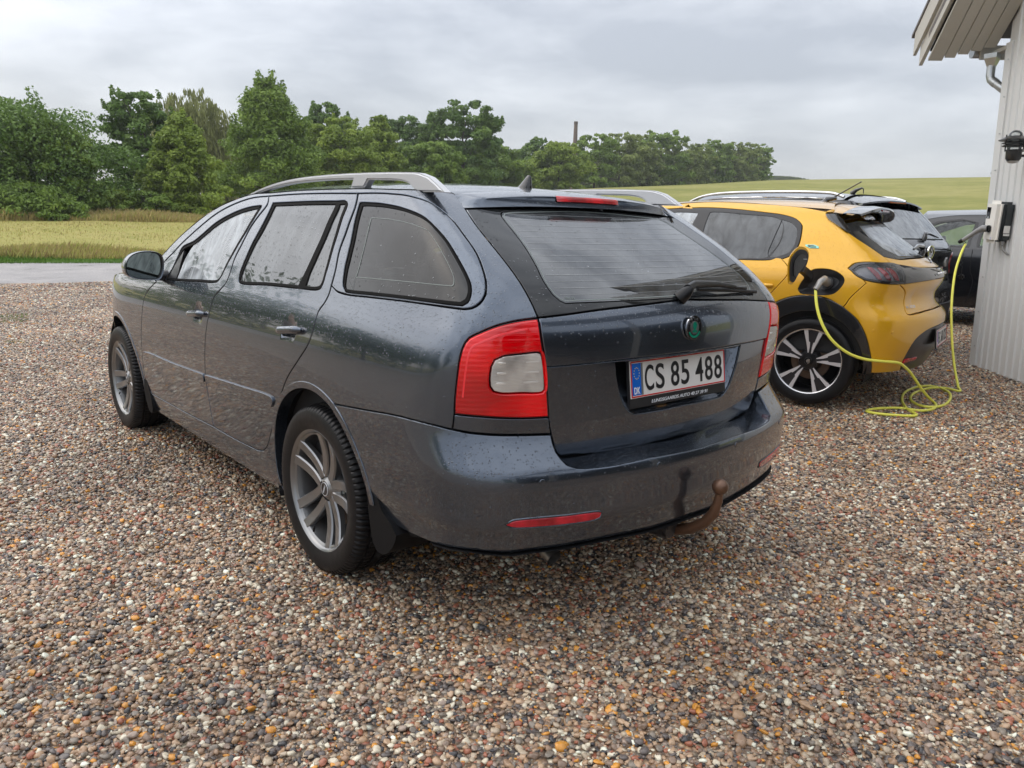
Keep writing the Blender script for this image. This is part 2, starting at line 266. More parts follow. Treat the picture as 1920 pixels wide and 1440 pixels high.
CURVES={
'dq_t':[(1.0381,1.3862),(1.1085,1.3441),(1.2623,1.2600),(1.4003,1.1796),(1.4971,1.0995),(1.5377,1.0631)],
'dq_m':[(1.5377,1.0631),(1.5680,1.0307),(1.6045,0.9964),(1.6336,0.9711),(1.6478,0.9211),(1.6731,0.8606),(1.7437,0.7913),(1.8377,0.7057),(1.8944,0.6291)],
'dq_b':[(1.8944,0.6291),(1.9321,0.5657),(1.9562,0.5011),(1.9811,0.4339),(2.0062,0.3798),(2.0434,0.3445),(2.1082,0.3271)],
'sill_r':[(2.1082,0.3271),(2.3566,0.3188),(2.6142,0.3184)],
'sill_f':[(2.6142,0.3184),(3.0807,0.3069),(3.5743,0.3018)],
'bp_t':[(1.8236,1.3858),(1.8654,1.3544),(2.0094,1.3002),(2.1513,1.2455),(2.3039,1.1698),(2.4199,1.1055),(2.5327,1.0015)],
'bp_b':[(2.5327,1.0015),(2.5843,0.9700),(2.6325,0.9390),(2.6580,0.8807),(2.6945,0.7770),(2.7140,0.6439),(2.7089,0.5459),(2.6748,0.4485),(2.6488,0.3807),(2.6142,0.3184)],
'rt_m':[(1.8236,1.3858),(1.5462,1.3909),(1.2870,1.3902),(1.0381,1.3862)],
'sq_t':[(1.0381,1.3862),(0.9293,1.3855),(0.8314,1.3820),(0.7133,1.3704),(0.6490,1.3470),(0.6292,1.3020),(0.6410,1.2466),(0.6528,1.1995),(0.6761,1.1540),(0.7012,1.1156),(0.7257,1.0875),(0.7573,1.0657),(0.7940,1.0514),(0.8265,1.0471)],
'sq_b':[(0.8265,1.0471),(0.9339,1.0485),(1.1102,1.0485),(1.2980,1.0449),(1.4547,1.0422),(1.5089,1.0482),(1.5377,1.0631)],
'qglass':[(1.0726,1.3489),(1.0645,1.3508),(0.9770,1.3497),(0.9091,1.3453),(0.8045,1.3292),(0.7330,1.3001),(0.7209,1.2511),(0.7308,1.1980),(0.7436,1.1470),(0.7560,1.1144),(0.7765,1.0872),(0.8014,1.0669),(0.8269,1.0574),(0.8539,1.0572),(0.9791,1.0563),(1.1067,1.0554),(1.2949,1.0523),(1.4156,1.0496),(1.4471,1.0526),(1.4515,1.0671),(1.4081,1.1212),(1.3569,1.1610),(1.2160,1.2608),(1.1129,1.3261)],
'gate_t':[(0.5126,1.3825),(0.5273,1.3589),(0.5382,1.3338),(0.5597,1.2849),(0.5749,1.2296),(0.5819,1.1711),(0.5888,1.1155),(0.5925,1.0761),(0.5950,1.0371),(0.5949,1.0255)],
'lamp_r':[(0.5949,1.0255),(0.5947,0.9740),(0.5845,0.9134),(0.5674,0.8193),(0.5534,0.7281)],
'lamp_b':[(0.5534,0.7281),(0.6296,0.7313),(0.7041,0.7375),(0.7755,0.7449),(0.8505,0.7501)],
'lamp_l':[(0.8505,0.7501),(0.8519,0.7850),(0.8505,0.8399),(0.8478,0.8877),(0.8457,0.9166),(0.8411,0.9391),(0.8320,0.9586),(0.8182,0.9723),(0.7968,0.9825)],
'lamp_t':[(0.7968,0.9825),(0.7350,1.0046),(0.6678,1.0186),(0.5949,1.0255)],
'lens':[(0.7440,0.8540),(0.7418,0.8912),(0.7336,0.9094),(0.7104,0.9196),(0.6598,0.9239),(0.6030,0.9260),(0.5978,0.9226),(0.5799,0.8167),(0.5845,0.8106),(0.6522,0.8127),(0.7112,0.8153),(0.7306,0.8208),(0.7412,0.8352)],
'fil_l':[(0.8505,0.7501),(0.8519,0.7292),(0.8539,0.7049)],
'fil_r':[(0.5534,0.7281),(0.5483,0.7027),(0.5411,0.6752)],
'bs_side':[(1.4769,0.6746),(1.3003,0.6911),(1.0694,0.7111),(0.9274,0.7121),(0.8539,0.7049)],
'bs_rear':[(0.8539,0.7049),(0.7974,0.6973),(0.7197,0.6890),(0.6335,0.6815),(0.5411,0.6752)],
'arch_q':[(1.8944,0.6291),(1.8561,0.6639),(1.7829,0.7035),(1.6834,0.7341),(1.5705,0.7432),(1.5093,0.7234),(1.4769,0.6746)],
'gate_bl':[(0.5411,0.6752),(0.5300,0.6434),(0.5145,0.6139),(0.4930,0.5899)],
'gate_bot':[(0.4930,0.5899),(0.4024,0.5853),(0.3004,0.5820),(0.1852,0.5836),(0.0533,0.5863)],
'fdglass':[(1.9375,1.3443),(2.1737,1.2451),(2.3703,1.1566),(2.5240,1.0761),(2.6037,1.0202),(2.6312,1.0061),(2.8798,0.9899),(3.1804,0.9726),(3.1977,0.9829),(3.1348,1.0669),(2.9227,1.1696),(2.5545,1.2630),(2.2584,1.3157),(2.0678,1.3376)],
'rdglass':[(1.8105,1.3543),(1.4606,1.3586),(1.2395,1.3580),(1.1606,1.3554),(1.2629,1.2958),(1.4186,1.2029),(1.5561,1.1048),(1.6008,1.0658),(1.6234,1.0505),(1.6550,1.0422),(1.8034,1.0363),(2.0935,1.0279),(2.3557,1.0166),(2.3866,1.0230),(2.3744,1.0491),(2.3198,1.0942),(2.1769,1.1792),(1.9404,1.2901)],
'rddiv':[(1.2395,1.3580),(1.2147,1.3578),(1.3897,1.2653),(1.5577,1.1756),(1.6907,1.0974),(1.7721,1.0367),(1.8217,1.0351),(1.7220,1.1048),(1.5871,1.1819),(1.4157,1.2725)],
'ff':[(3.5743,0.3018),(3.6495,0.3343),(3.7109,0.3969),(3.7236,0.4976),(3.7230,0.6066),(3.6960,0.7247),(3.6735,0.8005),(3.6460,0.8551),(3.5994,0.8931),(3.5415,0.9225),(3.4871,0.9483)],
'mirtri':[(3.1343,1.1021),(3.1518,1.0661),(3.2097,1.0077),(3.2033,0.9698),(3.3511,0.9600),(3.3095,1.0019),(3.2293,1.0575)],
'mold_r':[(2.7067,0.5747),(2.2970,0.5959),(1.9629,0.6050),(1.9528,0.5957),(1.9668,0.5630),(2.2977,0.5563),(2.6883,0.5401)],
'mold_f':[(2.7278,0.5737),(3.1761,0.5588),(3.6867,0.5437),(3.7000,0.5305),(3.6855,0.5067),(3.1821,0.5194),(2.7164,0.5391)],
'hr_scoop':[(1.8461,0.9284),(1.8104,0.9206),(1.7817,0.8989),(1.7826,0.8699),(1.8088,0.8452),(1.8447,0.8426),(1.8854,0.8614),(1.9012,0.8874),(1.8861,0.9147)],
'hf_scoop':[(2.8187,0.8922),(2.7811,0.8859),(2.7535,0.8618),(2.7617,0.8318),(2.8011,0.8054),(2.8448,0.8106),(2.8767,0.8323),(2.8823,0.8617),(2.8583,0.8813)],
'strip_top':[(0.5195,1.3884),(0.6108,1.3932),(0.7111,1.3954),(0.9437,1.4030),(1.2245,1.4068),(1.5317,1.4060),(1.7766,1.4006)],
'gl_in':[(0.4840,1.0641),(0.4972,1.0709),(0.5082,1.0864),(0.5075,1.1234),(0.4892,1.1630),(0.4644,1.2193),(0.4426,1.2721),(0.4270,1.3107),(0.4182,1.3195),(0.4026,1.3268),(0.3829,1.3301),(0.2597,1.3366),(0.1262,1.3427)],
'glass_b':[(0.5949,1.0255),(0.5039,1.0318),(0.3861,1.0409),(0.2098,1.0497),(0.0270,1.0575)],
'crease':[(0.5817,0.8824),(0.4602,0.8848),(0.3339,0.8879),(0.2375,0.8894)],
'plate_rec':[(0.3325,0.8862),(0.3227,0.8386),(0.3125,0.8039),(0.2977,0.7683),(0.2792,0.7360),(0.2607,0.7193),(0.2389,0.7085),(0.1415,0.7052),(-0.0196,0.7085)],
'fdglass_ck':[(2.8806,0.9910)],
'B_side':[(1.4826,0.6755),(1.2979,0.6919),(1.0611,0.7117),(0.9229,0.7108),(0.8521,0.7032)],
'B_rear':[(0.8521,0.7032),(0.7974,0.6963),(0.7218,0.6892),(0.6380,0.6834),(0.5492,0.6784)],
'B_notch':[(0.5492,0.6784),(0.5532,0.6529),(0.5549,0.6309),(0.5498,0.6143),(0.5419,0.6003),(0.5179,0.5893),(0.4271,0.5824),(0.2487,0.5869)],
'B_arch':[(1.4826,0.6755),(1.4565,0.6584),(1.4403,0.6370),(1.4269,0.5930),(1.3945,0.5252),(1.3490,0.4451),(1.2792,0.3627),(1.2071,0.3286),(1.1401,0.3175)],
'B_bot':[(1.1401,0.3175),(0.9840,0.3341),(0.8270,0.3432),(0.6932,0.3323),(0.6423,0.3348),(0.5395,0.3304),(0.3567,0.3305),(0.1759,0.3233)],
'refl':[(0.7347,0.4372),(0.7174,0.4466),(0.6523,0.4491),(0.5514,0.4444),(0.4384,0.4398),(0.4284,0.4364),(0.4319,0.4228),(0.4463,0.4181),(0.5480,0.4187),(0.6496,0.4239),(0.7158,0.4295)],
'sensor':[(0.6305,0.5586)],
'sensor2':[(0.2120,0.5574)],
'p_band':[(1.7139,1.3619),(1.4850,1.3677),(1.2939,1.3571),(1.1259,1.3372),(0.9903,1.3152),(0.9522,1.2923),(0.9656,1.2553),(1.0305,1.2070),(1.1309,1.1439),(1.2429,1.0806),(1.3451,1.0351),(1.4358,1.0109),(1.5506,0.9993),(1.8441,0.9908)],
'p_glass':[(1.9675,1.0780),(1.5693,1.3146),(1.5283,1.3311),(1.2744,1.3182),(1.0754,1.2867),(1.5322,1.0209),(1.7021,1.0071),(1.9241,0.9947)],
'p_qglass':[(1.0611,1.2832),(1.0248,1.2652),(1.0312,1.2359),(1.0610,1.2063),(1.1617,1.1430),(1.2691,1.0832),(1.3521,1.0487),(1.5118,1.0217)],
'p_fglass':[(1.6906,1.3293),(1.8908,1.2185)],
'p_seam':[(0.5530,1.3611),(0.6575,1.3404),(0.6973,1.3215),(0.7174,1.2864),(0.7103,1.2580),(0.7084,1.1740),(0.6887,1.1089),(0.6694,1.0503)],
'p_glb':[(0.6694,1.0503),(0.5500,1.0333),(0.3341,1.0371),(-0.0908,1.0490)],
'p_hatchsh':[(0.6694,1.0503),(0.6912,1.0069)],
'p_lampt':[(1.0616,0.9668),(0.9712,1.0002),(0.8859,1.0116),(0.7992,1.0131),(0.6494,1.0035),(0.6724,0.9705),(0.6872,0.9265),(0.6851,0.8755)],
'p_lampb':[(0.6851,0.8755),(0.8188,0.8737),(0.9321,0.8847),(1.0011,0.8975),(1.0502,0.9280),(1.0616,0.9668)],
'p_bandt':[(0.6494,1.0035),(0.4550,0.9818),(0.0955,0.9827)],
'p_bandb':[(0.6839,0.8733),(0.4530,0.8879),(0.1836,0.9047)],
'p_hatch':[(0.7184,0.8680),(0.6225,0.8099),(0.6183,0.7179),(0.6378,0.6759),(0.5114,0.6706),(0.2337,0.6986)],
'p_bseam':[(0.9799,0.8754),(1.0732,0.7336)],
'p_clad':[(1.6252,0.6700),(1.5198,0.7235),(1.4079,0.7605),(1.2939,0.7722),(1.1811,0.7541),(1.1028,0.7089),(1.0693,0.6463),(0.9979,0.5372),(0.9114,0.3993),(0.8207,0.2651)],
'p_bot':[(0.8207,0.2651),(0.5150,0.2645),(0.5977,0.3417),(0.5573,0.5096),(0.4595,0.5450),(0.0130,0.5873)],
'p_diff':[(0.4833,0.2992),(0.2252,0.2902),(-0.0662,0.3266),(-0.0800,0.3600)],
'p_port':[(1.4024,0.8138),(1.3931,0.8651),(1.3472,0.9242),(1.2986,0.9489),(1.1704,0.9466),(1.1213,0.8885),(1.1502,0.8020),(1.2051,0.7814),(1.3803,0.7839)],
'p_flapc':[(1.3931,0.9615),(1.0951,1.0962),(1.1329,1.0949),(1.0576,1.0974),(1.0317,0.5477),(0.8102,0.5535)],
'p_door':[(1.4866,0.9291),(1.6045,0.7273)],
'p_roofline':[(1.7969,1.3912),(1.3920,1.4144),(1.1137,1.4069),(0.7859,1.3767),(0.6521,1.3478)]}

def catmull(P,step=.014):
    P=np.array(P,float)
    if len(P)<3: 
        n=max(1,int(np.linalg.norm(P[-1]-P[0])/.03)); return [tuple(P[0]+(P[-1]-P[0])*i/n) for i in range(n+1)]
    o=[]
    for i in range(len(P)-1):
        p0=P[i-1] if i>0 else 2*P[0]-P[1]; p1,p2=P[i],P[i+1]; p3=P[i+2] if i+2<len(P) else 2*P[-1]-P[-2]
        n=max(1,int(np.linalg.norm(p2-p1)/step))
        d1=max(np.linalg.norm(p1-p0),1e-6)**.5; d2=max(np.linalg.norm(p2-p1),1e-6)**.5; d3=max(np.linalg.norm(p3-p2),1e-6)**.5
        m1=(p2-p1)+d2*((p1-p0)/d1-(p2-p0)/(d1+d2)); m2=(p2-p1)+d2*((p3-p2)/d3-(p3-p1)/(d2+d3))
        for k in range(n):
            t=k/n; o.append(tuple((2*t**3-3*t**2+1)*p1+(t**3-2*t**2+t)*m1+(-2*t**3+3*t**2)*p2+(t**3-t**2)*m2))
    o.append(tuple(P[-1])); return o
def uy(S,y,z,side=1):
    y=np.asarray(y,float); z=np.asarray(z,float); lo=np.zeros(np.broadcast(y,z).shape); hi=lo+6.
    for _ in range(22):
        m=(lo+hi)/2; k=S.F(m,z)[...,1]<y; lo=np.where(k,m,lo); hi=np.where(k,hi,m)
    m=(lo+hi)/2; return float(m) if m.ndim==0 else m
def yz(S,pts):
    P=np.array(pts,float); u=uy(S,P[:,0],P[:,1]); return [(float(a),float(b)) for a,b in zip(u,P[:,1])]
def path(*segs):
    """join named curves ('~name' reversed) and raw point lists (straight)"""
    o=[]
    for s in segs:
        if isinstance(s,str):
            rev=s[0]=='~'; q=catmull(CURVES[s.lstrip('~')]); q=q[::-1] if rev else q
        elif isinstance(s,tuple) and s[0]=='c': q=catmull(s[1])
        elif isinstance(s,tuple) and s[0]=='loop': q=catmull(list(s[1])+[s[1][0]])[:-1]
        else:
            q=list(s); r=[]
            for i,p in enumerate(q):
                if i: 
                    a=np.array(q[i-1]); b=np.array(p); n=max(1,int(np.linalg.norm(b-a)/.03)); r+= [tuple(a+(b-a)*k/n) for k in range(1,n)]
                r.append(tuple(p))
            q=r
        o+=list(q)
    r=[o[0]]
    for p in o[1:]:
        if abs(p[0]-r[-1][0])+abs(p[1]-r[-1][1])>1.5e-3: r.append(p)
    if abs(r[0][0]-r[-1][0])+abs(r[0][1]-r[-1][1])<1.5e-3: r.pop()
    return r
def mirrored(pts):
    """close an outline that starts and ends on the centre line with its mirror image"""
    return list(pts)+[(-u,z) for u,z in pts[::-1] if u>1e-4]
def area(P): P=np.array(P); x,y=P[:,0],P[:,1]; return .5*np.sum(x*np.roll(y,-1)-np.roll(x,-1)*y)
def inset(P,d):
    P=np.array(P,float)
    if area(P)<0: P=P[::-1]
    if d==0: return P
    a=P-np.roll(P,1,0); b=np.roll(P,-1,0)-P; a/=np.linalg.norm(a,axis=1,keepdims=True)+1e-12; b/=np.linalg.norm(b,axis=1,keepdims=True)+1e-12
    n1=np.c_[-a[:,1],a[:,0]]; n2=np.c_[-b[:,1],b[:,0]]; m=(n1+n2)/np.maximum(1+(n1*n2).sum(1,keepdims=True),.45)
    return P+m*d
def inside(P,Q):
    """points Q inside polygon P"""
    x,y=Q[:,0],Q[:,1]; c=np.zeros(len(Q),bool); j=len(P)-1
    for i in range(len(P)):
        xi,yi=P[i]; xj,yj=P[j]
        if yi!=yj: c^=((yi>y)!=(yj>y))&(x<(xj-xi)*(y-yi)/(yj-yi)+xi)
        j=i
    return c
def panel(name,S,poly,m,parent,holes=(),gap=.002,bev=.003,depth=.016,off=0.,step=.03,side=1,disp=None,label=None,mats=None):
    B0=inset(poly,gap); B1=inset(poly,gap+bev); hs=[(inset(h,-gap),inset(h,-(gap+bev))) for h in holes]
    rings1=[B1]+[h[1] for h in hs]; rings0=[B0]+[h[0] for h in hs]
    lo,hi=B1.min(0),B1.max(0); gx=np.arange(lo[0]+step/2,hi[0],step); gy=np.arange(lo[1]+step/2,hi[1],step)
    if len(gx) and len(gy):
        G=np.stack(np.meshgrid(gx,gy),-1).reshape(-1,2); G=G+np.sin(G*977.)*step*.06
        k=inside(B1,G)
        for h in hs: k&=~inside(h[1],G)
        G=G[k]; allb=np.concatenate(rings1)
        if len(G):
            dm=np.concatenate([((G[i:i+400,None,:]-allb[None])**2).sum(-1).min(1) for i in range(0,len(G),400)]); G=G[dm>(step*.4)**2]
    else: G=np.zeros((0,2))
    vs=[Vector(p) for r in rings1 for p in r]+[Vector(p) for p in G]; es=[];b=0
    for r in rings1: n=len(r); es+=[(b+i,b+(i+1)%n) for i in range(n)]; b+=n
    ov,oe,of,_,_,_=geometry.delaunay_2d_cdt(vs,es,[],0,1e-7,True)
    UV=np.array([v[:] for v in ov]); T=np.array([f for f in of]); C=UV[T].mean(1); k=inside(B1,C)
    for h in hs: k&=~inside(h[1],C)
    T=T[k]
    def pos(u,z,d=0.):
        u=u*side; P=S.F(u,z)
        dd=off+d+(disp(np.abs(u),z) if disp else 0.)
        return P+S.N(u,z)*(np.asarray(dd)[...,None] if np.ndim(dd) else dd)
    def nor(u,z):
        if disp is None: return S.N(u*side,z)
        e=2e-3; du=pos(u+e,z)-pos(u-e,z); dz=pos(u,z+e)-pos(u,z-e); n=-np.cross(du,dz)*side; return n/(np.linalg.norm(n,axis=-1,keepdims=True)+1e-12)
    Vp=pos(UV[:,0],UV[:,1]); Np=nor(UV[:,0],UV[:,1])
    V=[Vp];N=[Np];F=[];b=len(UV)
    tri=Vp[T]; gn=np.cross(tri[:,1]-tri[:,0],tri[:,2]-tri[:,0]); fl=(gn*Np[T[:,0]]).sum(1)<0; T[fl]=T[fl][:,::-1]; F+=T.tolist()
    for r1,r0 in zip(rings1,rings0):
        n=len(r1); p1=pos(r1[:,0],r1[:,1]); n1=nor(r1[:,0],r1[:,1]); p0=pos(r0[:,0],r0[:,1])
        tg=p0-p1; tg/=np.linalg.norm(tg,axis=1,keepdims=True)+1e-12
        p0s=p0-n1*bev*.75; n0=n1*.35+tg*.94; p0d=p0-n1*depth
        V+=[p1,p0s,p0s,p0d]; N+=[n1,n0,tg,tg]; i=np.arange(n); j=(i+1)%n
        for a_,c_ in ((0,1),(2,3)):
            q=np.stack([b+a_*n+i,b+c_*n+i,b+c_*n+j,b+a_*n+j],1)
            A=[p1,p0s,p0s,p0d]; g=np.cross(A[c_]-A[a_],np.roll(A[a_],-1,0)-A[a_]); ref=(n1+tg) if a_==0 else tg
            f_=(g*ref).sum(1)<0; q[f_]=q[f_][:,::-1]; F+=q.tolist()
        b+=4*n
    V=np.concatenate(V); N=np.concatenate(N); N/=np.linalg.norm(N,axis=1,keepdims=True)+1e-12
    LASTN[0]=N; o=obj(name,V,F,m,parent,normals=N)
    if label: o['label']=label
    return o
def both(name,S,poly,m,parent,**kw):
    a=panel(name,S,poly,m,parent,side=1,**kw)
    me=a.data; V=np.zeros(len(me.vertices)*3); me.vertices.foreach_get('co',V); V=V.reshape(-1,3)*[-1,1,1]; F=[tuple(p.vertices)[::-1] for p in me.polygons]
    b=obj(name,V,F,m,parent,normals=LASTN[0]*np.array([-1.,1,1]))
    return a,b
LASTN=[None]
def arc(cy,cz,r,a0,a1,n=40):
    return [(cy+r*math.cos(math.radians(a0+(a1-a0)*i/n)),cz+r*math.sin(math.radians(a0+(a1-a0)*i/n))) for i in range(n+1)]

# ================================================================== materials for the cars
GREY=paint('grey_metallic_paint',(.090,.110,.142),.90,.24,dirt=.30,cover=.8,scale=150)
YEL=paint('yellow_paint',(.75,.395,.008),.25,.34,cover=.5,scale=110)
BLK=paint('black_paint',(.012,.013,.016),.3,.25,cover=.55,scale=80)
RUB=mat('black_rubber',(.007,.007,.008),.42,spec=.35,bump=(60,.2,.001)); TRIM=mat('black_plastic_trim',(.018,.018,.02),.38,coat=.3,bump=(300,.15,.0004))
DARK=mat('dark_cavity',(.006,.006,.007),.8); GLB=mat('gloss_black',(.008,.008,.01),.08,coat=1)
FRIT=glass('ceramic_band_glass',(.006,.006,.007),1.5,wet=True,film=.012); 
G_FRONT=glass('clear_green_glass',(.76,.88,.83),2.3,film=.46,cover=.5,scale=110); G_PRIV=glass('privacy_glass',(.07,.075,.08),2.0,film=.10,cover=.34); G_QTR=glass('tinted_quarter_glass',(.09,.10,.10),1.5,film=.015,cover=.06)
G_REAR=glass('tinted_rear_glass',(.09,.095,.10),2.1,film=.05,cover=.05)
CHR=mat('chrome',(.75,.75,.76),.08,1); ALU=mat('anodised_rail_silver',(.60,.61,.63),.45,.25,coat=.4,bump=(240,.06,.0003))
RIMG=mat('dark_grey_wheel_lacquer',(.23,.235,.24),.32,.85,coat=1); RIMD=mat('wheel_barrel_grey',(.06,.06,.062),.4,.7); DISC=mat('brake_disc_rust',(.16,.11,.08),.55,.6,bump=(40,.3,.002))
MACH=mat('machined_alloy',(.62,.62,.63),.25,.95); BLKR=mat('satin_black_wheel',(.012,.012,.013),.3,.2,coat=.4)
REDM=mat('red_lens',(.62,.004,.008),.09,0,coat=1); REDD=mat('dark_red_lens',(.32,.003,.006),.12,0,coat=1)
MIRG=mat('mirror_glass',(.22,.25,.24),.02,1)
def lens_mat(name,col,sc,rough=.08,emit=0,metal=0,nz=14):
    m=mat(name,col,rough,metal,coat=1,emit=emit); t=m.node_tree; b=t.nodes['Principled BSDF']
    c=nn(t,'ShaderNodeTexCoord'); w=nn(t,'ShaderNodeTexWave',wave_type='BANDS',bands_direction='Z'); w.inputs['Scale'].default_value=sc; w.inputs['Distortion'].default_value=.6; w.inputs['Detail'].default_value=1
    t.links.new(c.outputs['Object'],w.inputs['Vector']); bp=nn(t,'ShaderNodeBump'); bp.inputs['Strength'].default_value=.25; bp.inputs['Distance'].default_value=.003; t.links.new(w.outputs['Fac'],bp.inputs['Height']); t.links.new(bp.outputs[0],b.inputs['Normal'])
    n=nn(t,'ShaderNodeTexNoise'); n.inputs['Scale'].default_value=nz; n.inputs['Detail'].default_value=3; t.links.new(c.outputs['Object'],n.inputs['Vector'])
    mx=nn(t,'ShaderNodeMix',data_type='RGBA'); mx.inputs['A'].default_value=(*[q*.45 for q in col],1); mx.inputs['B'].default_value=(*col,1); r=nn(t,'ShaderNodeMapRange'); r.inputs['From Min'].default_value=.38; r.inputs['From Max'].default_value=.6; t.links.new(n.outputs['Fac'],r.inputs[0]); t.links.new(r.outputs[0],mx.inputs['Factor']); t.links.new(mx.outputs['Result'],b.inputs['Base Color'])
    return m
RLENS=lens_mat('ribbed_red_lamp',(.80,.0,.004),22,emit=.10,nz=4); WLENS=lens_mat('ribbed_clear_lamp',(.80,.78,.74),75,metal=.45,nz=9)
SEAT=mat('dark_seat_cloth',(.03,.03,.032),.9,bump=(200,.3,.002)); PLW=mat('plate_white',(.72,.71,.68),.35); PLR=mat('plate_red',(.55,.015,.015),.35); PLB=mat('plate_blue',(.0,.12,.55),.35); PLK=mat('plate_ink',(.01,.01,.012),.4); PLY=mat('plate_yellow',(.8,.62,.05),.4); PLWT=mat('white_print',(.75,.77,.8),.4); SILV=mat('silver_strip',(.35,.36,.36),.3,.7)
ROTB=Matrix.Rotation(math.radians(90),3,'X')      # text facing -y
def licence_plate(parent,loc,R,nums,w=.504,h=.12,dealer=None):
    """R turns a plate lying in xz, facing -y"""
    mb=MB(); 
    hh=h/2+.002; bb=.03 if dealer else .008
    mb.box((0,.004,-(bb-.004)/2),(w+.012,.010,h+.010+bb),bev=.003); fr=mb.build('plate_holder',TRIM,parent,sharp=30); fr.matrix_local=Matrix.Translation(loc)@R.to_4x4()
    def pl(name,c,d,m,par=None):
        b=MB(); b.box(c,d,bev=min(d)*.3); o=b.build(name,m,parent if par is None else par,sharp=30)
        if par is None: o.matrix_local=Matrix.Translation(loc)@R.to_4x4()
        return o
    p=pl('licence_plate',(0,-.0025,0),(w,.004,h),PLW)
    for z in (h/2-.0045,-h/2+.0045): pl('plate_border',(0,-.0052,z),(w-.008,.0016,.0042),PLR,p)
    for x in (w/2-.0045,-w/2+.0045): pl('plate_border',(x,-.0053,0),(.0042,.0017,h-.008),PLR,p)
    pl('country_band',(-w/2+.029,-.0052,0),(.042,.0014,h-.018),PLB,p); pl('silver_strip',(-w/2+.0555,-.0052,0),(.009,.0012,h-.018),SILV,p)
    text('country_letters','DK',PLWT,p,(-w/2+.029,-.0062,-h*.30),ROTB,w=.028,h=.022,bold=.002)
    st=MB()
    for k in range(12): a=k*math.pi/6; st.box((-w/2+.029+.013*math.sin(a),-.0062,h*.16+.018*math.cos(a)),(.0028,.0008,.0028))
    st.build('star_ring',PLY,p)
    xs=-w/2+.064; tot=w-.078; groups=[g for g in nums.split(' ')]; n=sum(len(g) for g in groups); gapw=.024; cwid=(tot-gapw*(len(groups)-1))/n
    x=xs
    for gi,g in enumerate(groups):
        for ch in g:
            text('plate_character',ch,PLK,p,(x+cwid/2,-.0055,0),ROTB,w=cwid*(.80 if ch!='1' else .5),h=h*.69,bold=.0010,ext=.0006); x+=cwid
        x+=gapw
    if dealer: text('dealer_print',dealer,PLWT,fr,(0,-.0015-.0005,-h/2-.0185),ROTB,w=.30,h=.011,ext=.0006,shear=.25)
    return p
# ================================================================== wheels
def tyre(parent,R0=.317,wd=.112,rim=.222,n=360,tread=True):
    prof=[(-wd*.80,rim-.004),(-wd*.90,rim+.003),(-wd*.95,rim+.016),(-wd*1.0,rim+.040),(-wd*.995,R0-.036),(-wd*.955,R0-.020),(-wd*.90,R0-.010),(-wd*.82,R0-.004),(-wd*.60,R0),(-wd*.585,R0-.007),(-wd*.50,R0-.007),(-wd*.485,R0+.001),(-wd*.25,R0+.002),(-wd*.235,R0-.006),(-wd*.15,R0-.006),(-wd*.135,R0+.002)]
    prof=prof+[(-x,r) for x,r in prof[::-1]]
    def mod(k,j):
        jj=j if j<16 else 31-j
        if jj in (6,7,8) and k%4==0: return -.0065
        if jj in (11,12) and (k+2)%4==0: return -.004
        if jj==5 and k%4==0: return -.002
        return 0
    b=MB(); b.rev(prof,n,mod=mod if tread else None); t=b.build('tyre',RUB,parent,sharp=28); return t
